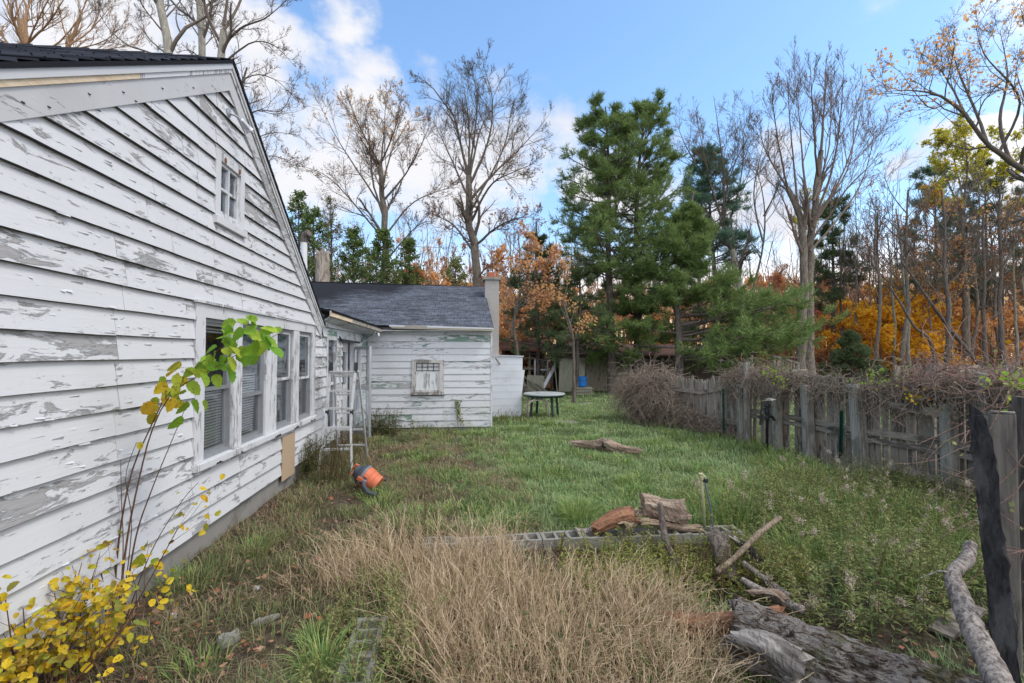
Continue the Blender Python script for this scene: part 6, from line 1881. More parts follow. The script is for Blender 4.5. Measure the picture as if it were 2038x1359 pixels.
# (px, depth, proto, scale)
man = [(590, 34, 1, .8), (640, 42, 3, .85), (700, 46, 1, .8), (830, 40, 3, .9), (860, 48, 1, .9), (890, 36, 1, .7), (985, 44, 0, .8), (1020, 34, 4, .85), (1040, 40, 0, .9), (1090, 38, 1, .8), (1105, 46, 2, .75), (1130, 50, 0, .8), (1160, 42, 3, .7),
       (1185, 36, 1, .7), (1240, 44, 3, .7), (1300, 40, 3, .6), (1320, 52, 1, .8), (1380, 46, 0, .7), (1400, 38, 3, .62), (1450, 48, 1, .75), (1500, 44, 3, .7), (1530, 38, 1, .65), (1560, 50, 0, .8), (1640, 44, 4, .7),
       (1668, 33, 2, .62), (1700, 40, 1, .7), (1712, 31, 0, .62), (1735, 36, 4, .72), (1748, 29, 0, .72), (1760, 33, 2, .72), (1785, 30, 4, .78), (1800, 28, 0, .8), (1812, 29, 4, .82), (1825, 34, 2, .7), (1842, 42, 1, .7), (1858, 30, 3, .7), (1878, 26, 2, .68), (1886, 27, 0, .62),
       (1900, 31, 4, .7), (1915, 36, 2, .72), (1938, 30, 0, .75), (1950, 33, 4, .72), (1965, 28, 2, .7), (1978, 38, 1, .8), (1990, 31, 0, .72), (2005, 28, 2, .75), (2022, 30, 4, .72), (2045, 33, 1, .75), (2070, 30, 0, .8), (2110, 34, 2, .8), (1680, 48, 3, .8), (1770, 50, 3, .85), (1890, 48, 3, .85), (1960, 50, 1, .9), (2030, 52, 3, .9),
       (600, 52, 0, .8), (740, 54, 4, .85), (1010, 56, 4, .9), (1210, 58, 0, .85), (1430, 56, 4, .8), (1600, 56, 2, .8), (1730, 58, 4, .85)]
first = {}
words_ = {0: 'bare grey tree', 1: 'pale tree with rust leaves', 2: 'dark bare tree', 3: 'slim orange leaved tree', 4: 'greenish half bare tree'}


def where(px, D):
    z_ = [(640, 'by the gable roof'), (780, 'behind wing roof left'), (960, 'behind wing roof right'), (1120, 'behind the open shed'), (1320, 'behind the pine group'), (1480, 'right of the pine group'), (1660, 'round the twin trunked tree'),
          (1800, 'in golden wood past fence'), (1920, 'in dense wood past fence'), (9999, 'at right end of wood')]
    return next(t_ for lim, t_ in z_ if px < lim)


import collections
cnt = collections.Counter()
tot_ = collections.Counter((pi, where(px, D)) for px, D, pi, s_ in man)
for px, D, pi, s_ in sorted(man):
    wh = where(px, D); cnt[(pi, wh)] += 1
    k_ = cnt[(pi, wh)]; n_ = tot_[(pi, wh)]
    lb = f'{words_[pi]} {wh}' + ('' if n_ == 1 else (', left one' if n_ == 2 and k_ == 1 else ', right one' if n_ == 2 else f', {nth(k_ - 1)} of {n_} from left'))
    p = base(px, D, -.1)
    if pi not in first:
        limbs, lv, bk_ = protos[pi]
        t_ = tree('woodland_tree', lb, 'tree', limbs, 600 + pi, bark=bk_, twig=M_TWIG, lev=((6, .42), (4, .45), (2, .5)), minr=.016, leaves=lv, group=GW, ang=(18, 48))
        first[pi] = t_
        t_.location = p
    else:
        t_ = copy_tree(first[pi], loc=p); t_['label'] = lb
    sr = s_ * rg.uniform(.93, 1.07); t_.scale = (sr, sr, sr); t_.rotation_euler = (0, 0, rg.uniform(0, 6.28))

# understory: small leafy trees
def under_proto(seed, H, mat, n, size, label, name='young_beech', spread=1.0):
    rg = np.random.default_rng(seed)
    limbs = [([Vector((0, 0, -.1)), Vector((.05, 0, H * .4)), Vector((0, .1, H * .9))], .06, .02)]
    for k in range(9):
        z = H * (.15 + .75 * k / 9); az = k * 2.4; L = H * .42 * (1 - .5 * k / 9) * spread
        limbs.append(([Vector((0, 0, z)), Vector((math.sin(az) * L * .5, math.cos(az) * L * .5, z + L * .18)), Vector((math.sin(az) * L, math.cos(az) * L, z + L * .3))], .022, .008))
    return tree(name, label, 'small tree', limbs, seed, lev=((7, .45), (5, .5)), minr=.008, leaves=[(mat, n, size, 2, .2, 30)], group='small leafy trees under the wood', trop=.02, ang=(25, 60))


UM = [('golden leaved young tree', M_GOLDL, 5.2, 2600), ('orange leaved young tree', M_ORANGEL, 6.0, 2400), ('rust leaved young tree', M_RUSTL, 4.6, 2200), ('copper leaved young tree', M_PINKL, 7.0, 2300), ('red leaved young tree', M_REDL, 5.5, 420)]
uman = [(1705, 32, 0, 1.0), (1752, 31, 0, 1.1), (1795, 33, 0, 1.15), (1835, 31, 0, 1.0), (1880, 33, 1, 1.0), (1930, 34, 1, .9), (1990, 33, 1, .9), (1690, 36, 0, 1.2), (1722, 40, 1, 1.3), (1745, 38, 0, 1.35), (1770, 42, 1, 1.4), (1790, 38, 0, 1.5), (1815, 41, 0, 1.5), (1840, 37, 0, 1.5), (1862, 42, 1, 1.3), (1885, 40, 0, 1.2), (1910, 44, 1, 1.2), (1935, 42, 2, 1.2), (1960, 45, 1, 1.3), (1985, 42, 1, 1.2), (2010, 44, 2, 1.3), (2035, 40, 1, 1.3), (2070, 42, 1, 1.3),
        (1660, 40, 1, 1.2), (1635, 42, 3, 1.3), (1670, 50, 3, 1.6), (1600, 40, 1, 1.2), (1570, 38, 3, 1.2), (1540, 36, 1, 1.1), (1515, 40, 3, 1.2), (1480, 42, 1, 1.2), (1450, 38, 2, 1.2), (1420, 44, 1, 1.4), (1385, 40, 3, 1.2), (1330, 44, 1, 1.3), (1290, 46, 0, 1.1), (1250, 42, 3, 1.2), (1180, 40, 1, 1.1),
        (1130, 36, 3, 1.0), (1110, 42, 1, 1.3), (1085, 30, 3, .9), (1060, 27, 1, .9), (1035, 30, 3, 1.15), (1010, 26, 1, .85), (990, 34, 3, 1.3), (960, 40, 1, 1.4), (900, 38, 1, 1.25), (870, 34, 1, 1.25), (840, 40, 3, 1.4), (812, 34, 1, 1.25), (780, 42, 3, 1.3), (730, 44, 1, 1.2), (690, 40, 1, 1.1),
        (1590, 34, 4, .95), (1640, 36, 4, .9), (1560, 46, 1, 1.5), (1545, 52, 1, 1.7), (1700, 54, 3, 1.6), (1820, 56, 1, 1.8), (1920, 56, 1, 1.8), (2000, 56, 3, 1.8), (1230, 56, 1, 1.5), (1400, 56, 3, 1.6), (1320, 60, 1, 1.5), (1080, 56, 1, 1.6), (620, 44, 1, 1.1)]
cnt.clear(); tot_ = collections.Counter((pi, where(px, D)) for px, D, pi, s_ in uman); firstu = {}
for px, D, pi, s_ in sorted(uman):
    wh = where(px, D); cnt[(pi, wh)] += 1; k_, n_ = cnt[(pi, wh)], tot_[(pi, wh)]
    nm, mat, H, nl = UM[pi]
    lb = f'{nm} {wh}' + ('' if n_ == 1 else (', left one' if n_ == 2 and k_ == 1 else ', right one' if n_ == 2 else f', {nth(k_ - 1)} of {n_} from left'))
    p = base(px, D, -.05)
    if pi not in firstu:
        t_ = under_proto(700 + pi, H, mat, nl, .19, lb); firstu[pi] = t_; t_.location = p
    else:
        t_ = copy_tree(firstu[pi], loc=p); t_['label'] = lb
    sr = s_ * rg.uniform(.92, 1.08); t_.scale = (sr * 1.1, sr * 1.1, sr); t_.rotation_euler = (0, 0, rg.uniform(0, 6.28))

# maple with orange leaves near the sheds, yellow green maple at the right
D = 19
tree('maple_tree', 'small dark stemmed maple with orange leaves right of the chimney', 'tree', [
    ([base(1028, D), *PL(D, (1030, 700), (1022, 660), (1030, 600), (1050, 550))], .10, .05), (PL(D, (1024, 660), (1000, 620), (985, 570), dd=1), .04, .015), (PL(D, (1030, 600), (1010, 550), (1000, 500), dd=-1), .04, .015), (PL(D, (1050, 550), (1060, 500), (1050, 460), dd=1), .04, .015),
    (PL(D, (1040, 580), (1080, 540), (1100, 500), dd=-1), .04, .015), (PL(D, (1028, 620), (1060, 600), (1100, 590), dd=1), .04, .015), (PL(D, (1026, 640), (1000, 640), (980, 620), dd=-1), .03, .01)], 401,
     lev=((8, .42), (6, .45), (4, .5)), minr=.006, bark=M_BARKDARK, leaves=[(M_ORANGEL, 1700, .13, 3, 1.8, 9), (M_PINKL, 900, .13, 3, 3.5, 9)])
D = 18
tree('maple_tree', 'thin crooked maple with few orange leaves in front of the left pine', 'tree', [
    ([base(1142, D), *PL(D, (1142, 700), (1140, 670), (1130, 630), (1120, 600))], .08, .035), (PL(D, (1130, 640), (1110, 600), (1090, 575), dd=.5), .03, .012), (PL(D, (1140, 680), (1160, 655), (1175, 640), dd=-.5), .03, .012), (PL(D, (1120, 600), (1130, 560), (1120, 530), dd=.5), .03, .012)], 402,
     lev=((6, .42), (5, .45), (3, .5)), minr=.006, bark=M_BARKDARK, leaves=[(M_ORANGEL, 420, .11, 3, 1.5, 9)])
D = 30
tree('maple_tree', 'tall maple with yellow green leaves on top at the right end of the wood', 'tree', [
    ([base(1925, D), *PL(D, (1922, 600), (1915, 480), (1918, 400))], .26, .14), (PL(D, (1918, 430), (1890, 370), (1870, 320), (1858, 270), dd=1), .11, .02), (PL(D, (1918, 400), (1925, 330), (1915, 250), dd=-1), .12, .02), (PL(D, (1918, 400), (1955, 340), (1975, 270), dd=1), .11, .02),
    (PL(D, (1917, 440), (1965, 400), (2010, 340), (2030, 290), dd=-1), .11, .02), (PL(D, (1917, 460), (1870, 420), (1850, 370), dd=-1), .1, .02), (PL(D, (1918, 480), (1980, 450), (2040, 420), dd=1), .1, .02), (PL(D, (1918, 400), (1900, 320), (1890, 250), dd=2), .1, .02)], 403,
     lev=((9, .38), (7, .45), (4, .5)), minr=.014, leaves=[(M_YGREENL, 4200, .19, 3, 11.3, 18), (M_ORANGEL, 2200, .18, 3, 6, 12.2)])
D = 40
tree('maple_tree', 'distant maple with yellow leaves seen through the twin trunked tree', 'tree', [
    ([base(1600, D), *PL(D, (1600, 600), (1600, 520))], .2, .12), (PL(D, (1600, 520), (1585, 460), (1580, 410)), .08, .02), (PL(D, (1600, 520), (1625, 460), (1635, 400)), .08, .02), (PL(D, (1600, 540), (1640, 500), (1660, 450)), .08, .02), (PL(D, (1600, 530), (1605, 450), (1600, 390)), .08, .02)], 404,
     lev=((8, .42), (6, .45), (4, .5)), minr=.016, leaves=[(M_YGREENL, 700, .2, 3, 9, 18)])
# leaning dead trunks across the wood
a = W(1985, 742, 27); b = W(1880, 640, 27); c = W(1795, 520, 27.5)
stick('leaning_trunk', [Vector((a.x, a.y, -.1)), b, c], [.12, .10, .04], M_BARKDARK, 'long dark leaning dead trunk crossing the wood at the right', 'trunk', 81, forks=(([b, W(1900, 600, 27), W(1890, 540, 27)], .04), ([W(1840, 590, 27.2), W(1850, 540, 27), W(1880, 500, 27)], .03)))
stick('leaning_trunk', [base(1870, 25), W(1855, 690, 25), W(1840, 665, 25), W(1820, 650, 25), W(1790, 600, 25), W(1770, 570, 25)], [.09, .08, .07, .06, .05, .03], M_BARKDARK, 'crooked dark dead stem bending left in front of the golden leaves', 'trunk', 82)

# the depth of the wood: one mass of leaves, brush and thin stems nobody could count
rg = np.random.default_rng(91)
n = 15000
az = rg.uniform(R(-26), R(62), n); dist = rg.uniform(50, 92, n)
z = 11 * rg.random(n) ** 2.3 * (.75 + .35 * np.sin(az * 23) * np.sin(az * 9 + 1)) + .1
pos = np.stack([np.sin(az) * dist, np.cos(az) * dist, z], 1)
V, q = leaf_quads(pos, rg.uniform(.22, .62, n), rg, .8, .3)
mi = np.select([np.sin(az * 17) + rg.normal(0, .6, n) > .5, rg.random(n) < .35], [0, 2], 1)
rd = math.radians(27)
me = make_mesh('autumn_thicket', V, [q], [M_GOLDL, M_ORANGEL, M_RUSTL], mi)
me2 = None
tag(linkobj('autumn_thicket', me), 'far autumn thicket of golden and rust leaves filling the wood', kind='stuff')
n = 1300
az = rg.uniform(R(-26), R(62), n); dist = rg.uniform(46, 95, n)
H = rg.uniform(4, 17, n); P = np.zeros((n, 5, 3))
for k in range(5):
    P[:, k, 0] = np.sin(az) * dist + rg.normal(0, .12, n) * k; P[:, k, 1] = np.cos(az) * dist; P[:, k, 2] = H * k / 4 - .1
RR = (rg.uniform(.03, .11, n))[:, None] * np.linspace(1, .25, 5)[None]
C, RC = spawn(P, RR, 9, rg, .3, .35, (20, 50), 4, .1, .15, .5, .02)
V, q = poly_group([(P, RR), (C, RC)], [5, 3])
tag(linkobj('far_stems', make_mesh('far_stems', V, [q], [M_TWIG])), 'countless thin far stems and branches deep in the wood', kind='stuff')
# dark brush on the wood floor
n = 9000
az = rg.uniform(R(4), R(62), n); dist = rg.uniform(24.5, 50, n); pos = np.stack([np.sin(az) * dist, np.cos(az) * dist, .1 + 1.6 * rg.random(n) ** 2], 1)
keep = ~((pos[:, 0] > 2) & (pos[:, 0] < 14.5) & (pos[:, 1] < 27)) & ~(pos[:, 1] < 22.5)
V, q = leaf_quads(pos[keep], rg.uniform(.12, .35, keep.sum()), rg, .5, .2)
tag(linkobj('wood_brush', make_mesh('wood_brush', V, [q], [M_BROWNWEED])), 'low dark brush and leaf litter on the wood floor', kind='stuff')
# ======================= GRASS AND PLANTS =======================
def blades(x, y, h, wd, lean, az, rg, z=None):
    n = len(x); z = gz(x, y) if z is None else z
    b = np.stack([x, y, z - .01], 1)
    d = np.stack([np.cos(az), np.sin(az), np.zeros(n)], 1); s = np.stack([-np.sin(az + rg.normal(0, .8, n)), np.cos(az), np.zeros(n)], 1)
    s /= np.linalg.norm(s, axis=1, keepdims=True)
    up = np.array([0, 0, 1.0])
    h = h[:, None]; lean = lean[:, None]; wd = wd[:, None]
    m1 = b + up * h * .55 + d * h * lean * .35; tip = b + up * h * (1 - .35 * lean) + d * h * lean
    V = np.stack([b - s * wd / 2, b + s * wd / 2, m1 - s * wd * .42, m1 + s * wd * .42, tip], 1).reshape(-1, 3)
    i = np.arange(n)[:, None] * 5
    return V, np.hstack([i, i + 1, i + 3, i + 2]), np.hstack([i + 2, i + 3, i + 4])


def solid(x, y):
    """places where no grass stands"""
    r = (x < -2.24) & (y > 1.5)
    r |= (y > 11.58) & (x < .82)
    r |= (x > .88) & (x < 1.84) & (y > 13.68) & (y < 16.3)
    r |= (y > 23.0) & (x > 2) & (x < 14)
    r |= (np.abs(x + .57) < .10) & (y < 4.4) & (y > 2.3)
    r |= (np.abs(y - 4.5) < .10) & (x > -.45) & (x < 2.82)
    return r


rg = np.random.default_rng(11)
VV, QQ, TT, nn_ = [], [], [], 0


def addb(o):
    global nn_
    V, q, t_ = o
    VV.append(V); QQ.append(q + nn_); TT.append(t_ + nn_); nn_ += len(V)


# tufted lawn, density falling with distance from the viewer
def scatter(n, d0, d1, azr=(-.62, .95)):
    d = np.exp(rg.uniform(math.log(d0), math.log(d1), n)); a = rg.uniform(*azr, n)
    return np.sin(a) * d, np.cos(a) * d, d


x, y, d = scatter(330000, 2.6, 30)
tuft = vnoise(x, y, 3.1, 4) + .6 * vnoise(x, y, 7.7, 5)
lawn = np.clip((x + .4 - .02 * y) / 1.6, 0, 1) * np.clip((y - 4.3) / .6, 0, 1)
lawn = np.maximum(lawn, np.clip((y - 8) / 3, 0, 1))
dirt = np.clip(1 - lawn, 0, 1)
keep = ~solid(x, y)
keep &= rg.random(len(x)) < np.clip(.34 + .66 * lawn + .35 * tuft * dirt - .25 * (y < 3.6) * (x < -.6), .05, 1)
inbed = (x > -.45) & (x < 2.7) & (y < 4.4)
keep &= ~(inbed & (rg.random(len(x)) < .55))
keep &= ~((y > 22.6) & (x < 15))
path = (x > -.5 + .0 * y) & (y > 15)
x, y, d, tuft, lawn = x[keep], y[keep], d[keep], tuft[keep], lawn[keep]
h = (.055 + .035 * np.clip(tuft, -1, 1.4) + .02 * rg.random(len(x))) * (1 + .15 * lawn) * rg.uniform(.6, 1.5, len(x))
h = np.clip(h * 1.15, .025, .24) * np.where(y > 12, .85, 1.0)
wd = np.clip(.0042 + .0011 * (d - 3), .004, .022)
addb(blades(x, y, h, wd, rg.uniform(.2, 1.3, len(x)), rg.uniform(0, 2 * PI, len(x)) * .6 + vnoise(x, y, 1.5, 9) * 3, rg))
tag(linkobj('grass', make_mesh('grass', np.vstack(VV), [np.vstack(QQ), np.vstack(TT)], [M_GRASS])), 'short rough green and browning lawn grass', kind='stuff')


def tufts(name, label, cs, mat, nb, H, rad, wd=.007, lean=(.3, 1.3), kind=None, cat='grass tuft', group=None):
    V_, Q_, T_, n0 = [], [], [], 0
    for cx, cy in cs:
        n = nb; r = rad * np.sqrt(rg.random(n)); a = rg.uniform(0, 2 * PI, n)
        x = cx + r * np.cos(a); y = cy + r * np.sin(a)
        V, q, t_ = blades(x, y, H * rg.uniform(.55, 1.15, n), np.full(n, wd), rg.uniform(*lean, n) * (.4 + .6 * r / rad), a + rg.normal(0, .5, n), rg)
        V_.append(V); Q_.append(q + n0); T_.append(t_ + n0); n0 += len(V)
    org = np.array([cs[0][0], cs[0][1], 0])
    o = linkobj(name, make_mesh(name, np.vstack(V_) - org, [np.vstack(Q_), np.vstack(T_)], [mat]), None, tuple(org))
    return tag(o, label, None if kind else cat, group, kind)


def gp(px, py): v = G(px, py); return (v.x, v.y)


for px, py, nb, H, rad, lb in ((1150, 1030, 420, .27, .17, 'lush arching green grass tuft behind the straw grass'), (1260, 960, 220, .16, .22, 'low dark green tuft in the lawn left of the standpipe'), (1600, 965, 420, .36, .42, 'long leaning grass at the foot of the fence by the green stake'),
                               (1540, 925, 260, .26, .35, 'rank grass clump by the iron hydrant'), (1170, 880, 240, .20, .3, 'taller green tuft left of the pale rotten log'), (620, 1275, 90, .15, .07, 'bright green grass tuft left of the sunken cinder blocks'), (400, 1330, 110, .17, .14, 'spreading grass tuft beside the yellow bush'),
                               (380, 1170, 160, .18, .2, 'green tuft against the foundation behind the yellow bush'), (510, 1100, 150, .18, .14, 'grass tuft with fresh green blades left of the straw grass'), (830, 1030, 150, .2, .12, 'small green tuft behind the left of the straw grass'), (1110, 845, 200, .2, .4, 'tall green tuft before the garden table'), (640, 1340, 260, .26, .09, 'narrow fringe of green grass along the sunken blocks')):
    tufts('grass_tuft', lb, [gp(px, py)], M_TUFT, nb, H, rad, .006 if py > 1000 else .012)
cs = [(rg.uniform(2.6, 5.9), rg.uniform(3.0, 6.0)) for _ in range(60)]
tufts('rank_grass', 'rank dark green grass among the weeds on the right', cs, M_TUFT, 110, .34, .22, .007, kind='stuff')
for nm_, nt_, mt_, Hh_ in (('lawn_tufts', 230, M_TUFT, .16), ('pale_tufts', 110, leaf_mat('pale tuft', [(.22, .30, .12), (.34, .36, .18), (.14, .24, .10)], .3), .12)):
    cs = []
    while len(cs) < nt_:
        d_ = math.exp(rg.uniform(math.log(4.6), math.log(16))); a_ = rg.uniform(-.18, .52); x_, y_ = d_ * math.sin(a_), d_ * math.cos(a_)
        if not solid(np.array([x_]), np.array([y_]))[0] and x_ < 5.6 and y_ > 4.8: cs.append((x_, y_))
    tufts(nm_, 'scattered rougher tufts of grass in the lawn', cs, mt_, 60, Hh_, .16, .010, kind='stuff')
cs = [(-1.0 + rg.normal(0, .6), rg.uniform(2.8, 8)) for _ in range(90)]
tufts('rough_tufts', 'rough olive grass tufts in the dirt left of the straw', [c_ for c_ in cs if -2.1 < c_[0] < -.1], leaf_mat('olive tuft', [(.10, .14, .05), (.22, .26, .10), (.34, .30, .16), (.14, .20, .07)], .3), 45, .14, .13, .006, kind='stuff')
cs = [(5.5 + rg.normal(0, .25), yy) for yy in np.arange(6, 12.5, .22)]
tufts('fence_foot_grass', 'longer grass along the foot of the fence', cs, M_TUFT, 70, .22, .25, .012, kind='stuff')
cs = [(-2.0 + rg.uniform(0, .5), yy) for yy in np.arange(2.9, 11, .28)]
tufts('foundation_grass', 'straggling grass along the house foundation', cs, bpy.data.materials['olive tuft'], 46, .20, .2, .007, kind='stuff')

# straw coloured tall dry grass
n = 4300
cx = rg.uniform(-.50, 1.80, n); cy = rg.uniform(2.3, 4.3, n)
edge = ((cx - .66) / 1.10) ** 2 + ((cy - 3.3) / 1.0) ** 2
k = (edge < 1.0 + .25 * vnoise(cx, cy, 3, 3)) & (vnoise(cx, cy, 5, 12) > -.6) & ((cx < .45) | (cy < 3.85 - .18 * cx)); cx, cy = cx[k], cy[k]
cx2 = -.72 + .22 * rg.normal(0, 1, 420); cy2 = 4.0 + .25 * rg.normal(0, 1, 420)
cx3 = rg.uniform(-.55, .55, 300); cy3 = rg.uniform(3.9, 4.36, 300)
cx = np.concatenate([cx, cx3, cx2]); cy = np.concatenate([cy, cy3, cy2]); n = len(cx)
hh = rg.uniform(.26, .60, n) * (1 - .25 * np.clip(cx - .6, 0, 1)); hh[-420:] *= .62
hh *= np.where(rg.random(n) < .07, 1.35, 1)
K = 8; az = rg.uniform(0, 2 * PI, n); ln = rg.uniform(.1, .95, n) * np.where(rg.random(n) < .14, 1.8, 1)
ox = np.cos(az) * .6 + (cx - .62) * .45; oy = np.sin(az) * .6 + (cy - 3.2) * .35
hh *= .93
P = np.zeros((n, K, 3)); kx = np.cumsum(rg.normal(0, .011, (n, K)), 1); ky = np.cumsum(rg.normal(0, .011, (n, K)), 1)
for j in range(K):
    f = j / (K - 1)
    P[:, j, 0] = cx + ox * ln * hh * f ** 1.6 + kx[:, j] * (j > 0); P[:, j, 1] = cy + oy * ln * hh * f ** 1.6 + ky[:, j] * (j > 0); P[:, j, 2] = gz(cx, cy) + hh * f * (1 - .22 * ln * f)
RR = np.full((n, 1), .0026) * np.linspace(1, .5, K)[None] * rg.uniform(.5, 1.5, (n, 1))
C, RC = spawn(P, RR, 3, rg, .3, .36, (18, 55), 5, .02, .20, .75, .0013)
C2, RC2 = spawn(C, RC, 1, rg, .5, .5, (20, 50), 3, .02, .2, .8, .0012)
V, q = poly_group([(P, RR), (C, RC), (C2, RC2)], [3, 3, 3])
tag(linkobj('dry_grass', make_mesh('dry_grass', V, [q], [M_DRYGRASS])), 'tall straw coloured dry grass filling the old bed', kind='stuff')
n = 2600; x = rg.uniform(-.4, 1.75, n); y = rg.uniform(2.3, 4.1, n)
V, q, t_ = blades(x, y, rg.uniform(.1, .3, n), np.full(n, .006), rg.uniform(.3, 1.6, n), rg.uniform(0, 6.28, n), rg)
tag(linkobj('old_straw', make_mesh('old_straw', V, [q, t_], [M_STRAWDARK])), 'darker old straw at the foot of the dry grass', kind='stuff')
n = 900; x = rg.uniform(-.6, 1.8, n); y = rg.uniform(2.4, 4.2, n)
V, q, t_ = blades(x, y, rg.uniform(.15, .42, n), np.full(n, .006), rg.uniform(.2, 1.0, n), rg.uniform(0, 6.28, n), rg)
tag(linkobj('green_blades', make_mesh('green_blades', V, [q, t_], [M_TUFT])), 'few green blades mixed into the straw grass', kind='stuff')
# brown grass lying left in the dirt, and brown bits along the house
n = 20000; x = rg.uniform(-2.2, .9, n); y = rg.uniform(2.6, 10.5, n); k = vnoise(x, y, 2.3, 8) > -.1; x, y = x[k], y[k]; n = len(x)
V, q, t_ = blades(x, y, rg.uniform(.04, .18, n), np.full(n, .0055), rg.uniform(.6, 1.8, n), rg.uniform(0, 6.28, n), rg)
tag(linkobj('brown_grass', make_mesh('brown_grass', V, [q, t_], [M_STRAWDARK])), 'thin dead brown grass over the bare dirt', kind='stuff')
# fallen leaves
n = 8200; x = rg.uniform(-2.2, 6, n); y = 2.5 + 15 * rg.random(n) ** 1.8
k = ~solid(x, y) & (rg.random(n) < np.where(x < .2, .9, .34)); x, y = x[k], y[k]; n = len(x)
V, q = leaf_quads(np.stack([x, y, gz(x, y) + rg.uniform(.006, .05, n)], 1), rg.uniform(.018, .055, n), rg, .8, .75)
tag(linkobj('fallen_leaves', make_mesh('fallen_leaves', V, [q], [M_LITTER])), 'brown fallen leaves scattered over dirt and lawn', kind='stuff')


# weeds: leafy stems with seed heads
def weeds(name, label, x, y, H, matl, mats, leafn, leafL, seedfrac=.2, kind='stuff', cat=None, seedmat=None, seedn=40, parent=None, lw=.22, r=.0028, lean=.5, up=.35):
    n = len(x); K = 5; P = np.zeros((n, K, 3)); az = rg.uniform(0, 6.28, n); ln = rg.uniform(0, lean, n)
    for j in range(K):
        f = j / (K - 1); P[:, j] = np.stack([x + np.cos(az) * ln * H * f ** 1.5, y + np.sin(az) * ln * H * f ** 1.5, gz(x, y) + H * f], 1)
    RR = np.full((n, 1), r) * np.linspace(1, .5, K)[None]
    C, RC = spawn(P, RR, 3, rg, .5, .3, (25, 50), 3, .1, .08, .7, .0014)
    org = np.array([x.mean(), y.mean(), 0])
    root = None
    if kind != 'stuff':
        root = thing(name, label, cat, tuple(org)); 
    else:
        root = linkobj(name, make_mesh(name, poly_group([(P, RR), (C, RC)], [3, 3])[0] - org, [poly_group([(P, RR), (C, RC)], [3, 3])[1]], [mats]), None, tuple(org)); tag(root, label, kind='stuff')
    if kind != 'stuff':
        V, q = poly_group([(P, RR), (C, RC)], [3, 3]); linkobj('stem', make_mesh('stem', V - org, [q], [mats]), root)
    i = np.repeat(np.arange(n), leafn); t_ = rg.uniform(.12, 1, len(i)); p, tg = at_t(P[i], t_)
    a = rg.uniform(0, 6.28, len(i)); d = np.stack([np.cos(a), np.sin(a), np.full(len(i), up) + rg.normal(0, .3, len(i))], 1); d /= np.linalg.norm(d, axis=1, keepdims=True)
    s = np.cross(d, [0, 0, 1]); s /= np.linalg.norm(s, axis=1, keepdims=True); l = (leafL * rg.uniform(.5, 1.2, len(i)) * (1.15 - .55 * t_))[:, None]
    dr = np.array([0, 0, -.25])
    V = np.stack([p, p + d * l * .45 + s * l * lw * .5, p + (d + dr) * l, p + d * l * .45 - s * l * lw * .5], 1).reshape(-1, 3); ii = np.arange(len(i))[:, None] * 4
    o = linkobj('leaves', make_mesh('leaves', V - org, [np.hstack([ii, ii + 1, ii + 2, ii + 3])], [matl]), root)
    if kind == 'stuff': o['kind'] = 'stuff'
    if seedfrac > 0:
        cl = np.repeat(C.reshape(n, 3, 3, 3)[rg.random(n) < seedfrac].reshape(-1, 3, 3), seedn // 3, 0)
        if len(cl):
            p, _ = at_t(cl, rg.uniform(.4, 1, len(cl))); p = p + rg.normal(0, .011, p.shape)
            V, q = leaf_quads(p, rg.uniform(.006, .016, len(p)), rg, .9)
            o = linkobj('seed_heads', make_mesh('seed_heads', V - org, [q], [seedmat or M_SEED]), root)
            if kind == 'stuff': o['kind'] = 'stuff'
    return root


n = 1750
x = rg.uniform(2.35, 6.0, n); y = rg.uniform(2.75, 6.3, n)
k = (y < 6.3 - .25 * np.abs(x - 4.6)) & ~((x < 2.9) & (y > 4.3) & (y < 4.7)) & (y > 2.92 - .42 * (x - 2.4)) & ~((x > 2.0) & (x < 3.15) & (y > 3.5) & (y < 4.75) & (rg.random(n) < .8)) & (vnoise(x, y, 2, 6) > -.75) & ((y < 5.1) | (x > 3.6) | (rg.random(n) < .3))
x, y = x[k], y[k]
weeds('weed_patch', 'dense patch of faded goldenrod and other weeds on the right', x, y, rg.uniform(.16, .46, len(x)) * (1 + .1 * (x > 4.5)), M_WEED, M_WEEDSTEM, 30, .07, .075, seedn=120)
n = 430; x = rg.uniform(.9, 2.8, n); y = rg.uniform(3.5, 4.38, n)
weeds('weed_patch', 'yellowing weeds in front of the cinder block row', x, y, rg.uniform(.15, .34, n), leaf_mat('yellow weed leaves', [(.12, .18, .05), (.30, .34, .07), (.40, .38, .10), (.16, .20, .08)], .3), M_WEEDSTEM, 22, .065, 0)
n = 70; x = rg.uniform(1.8, 2.5, n); y = rg.uniform(3.5, 4.1, n)
weeds('dark_weeds', 'dark reddish brown dead weeds in front of the block row', x, y, rg.uniform(.25, .45, n), leaf_mat('maroon weed', [(.05, .025, .022), (.09, .04, .035), (.07, .05, .03)], .1), M_BROWNWEED, 26, .03, 0)
n = 60; x = rg.uniform(-.45, 1.4, n); y = rg.uniform(2.45, 3.0, n)
weeds('weed_patch', 'green weeds low in front of the straw grass', x, y, rg.uniform(.18, .36, n), M_SHRUBG, M_WEEDSTEM, 26, .07, 0)
n = 26; x = rg.uniform(-.45, -.2, n); y = rg.uniform(2.7, 3.5, n)
weeds('goldenrod_plant', 'leafy green goldenrod beside the sunken cinder blocks', x, y, rg.uniform(.25, .5, n), M_WEED, M_WEEDSTEM, 34, .06, .4, kind='thing', cat='plant', seedmat=leaf_mat('yellow florets', [(.36, .34, .12), (.28, .28, .12)], .3))
n = 150; x = rg.uniform(-.85, -.30, n); y = rg.uniform(2.5, 3.9, n)
weeds('weed_patch', 'low green weeds around the sunken cinder blocks', x, y, rg.uniform(.10, .26, n), M_WEED, M_WEEDSTEM, 18, .055, 0)
# tall weeds by the ladder and the house
def gx_(px, py): v = G(px, py); return v.x, v.y


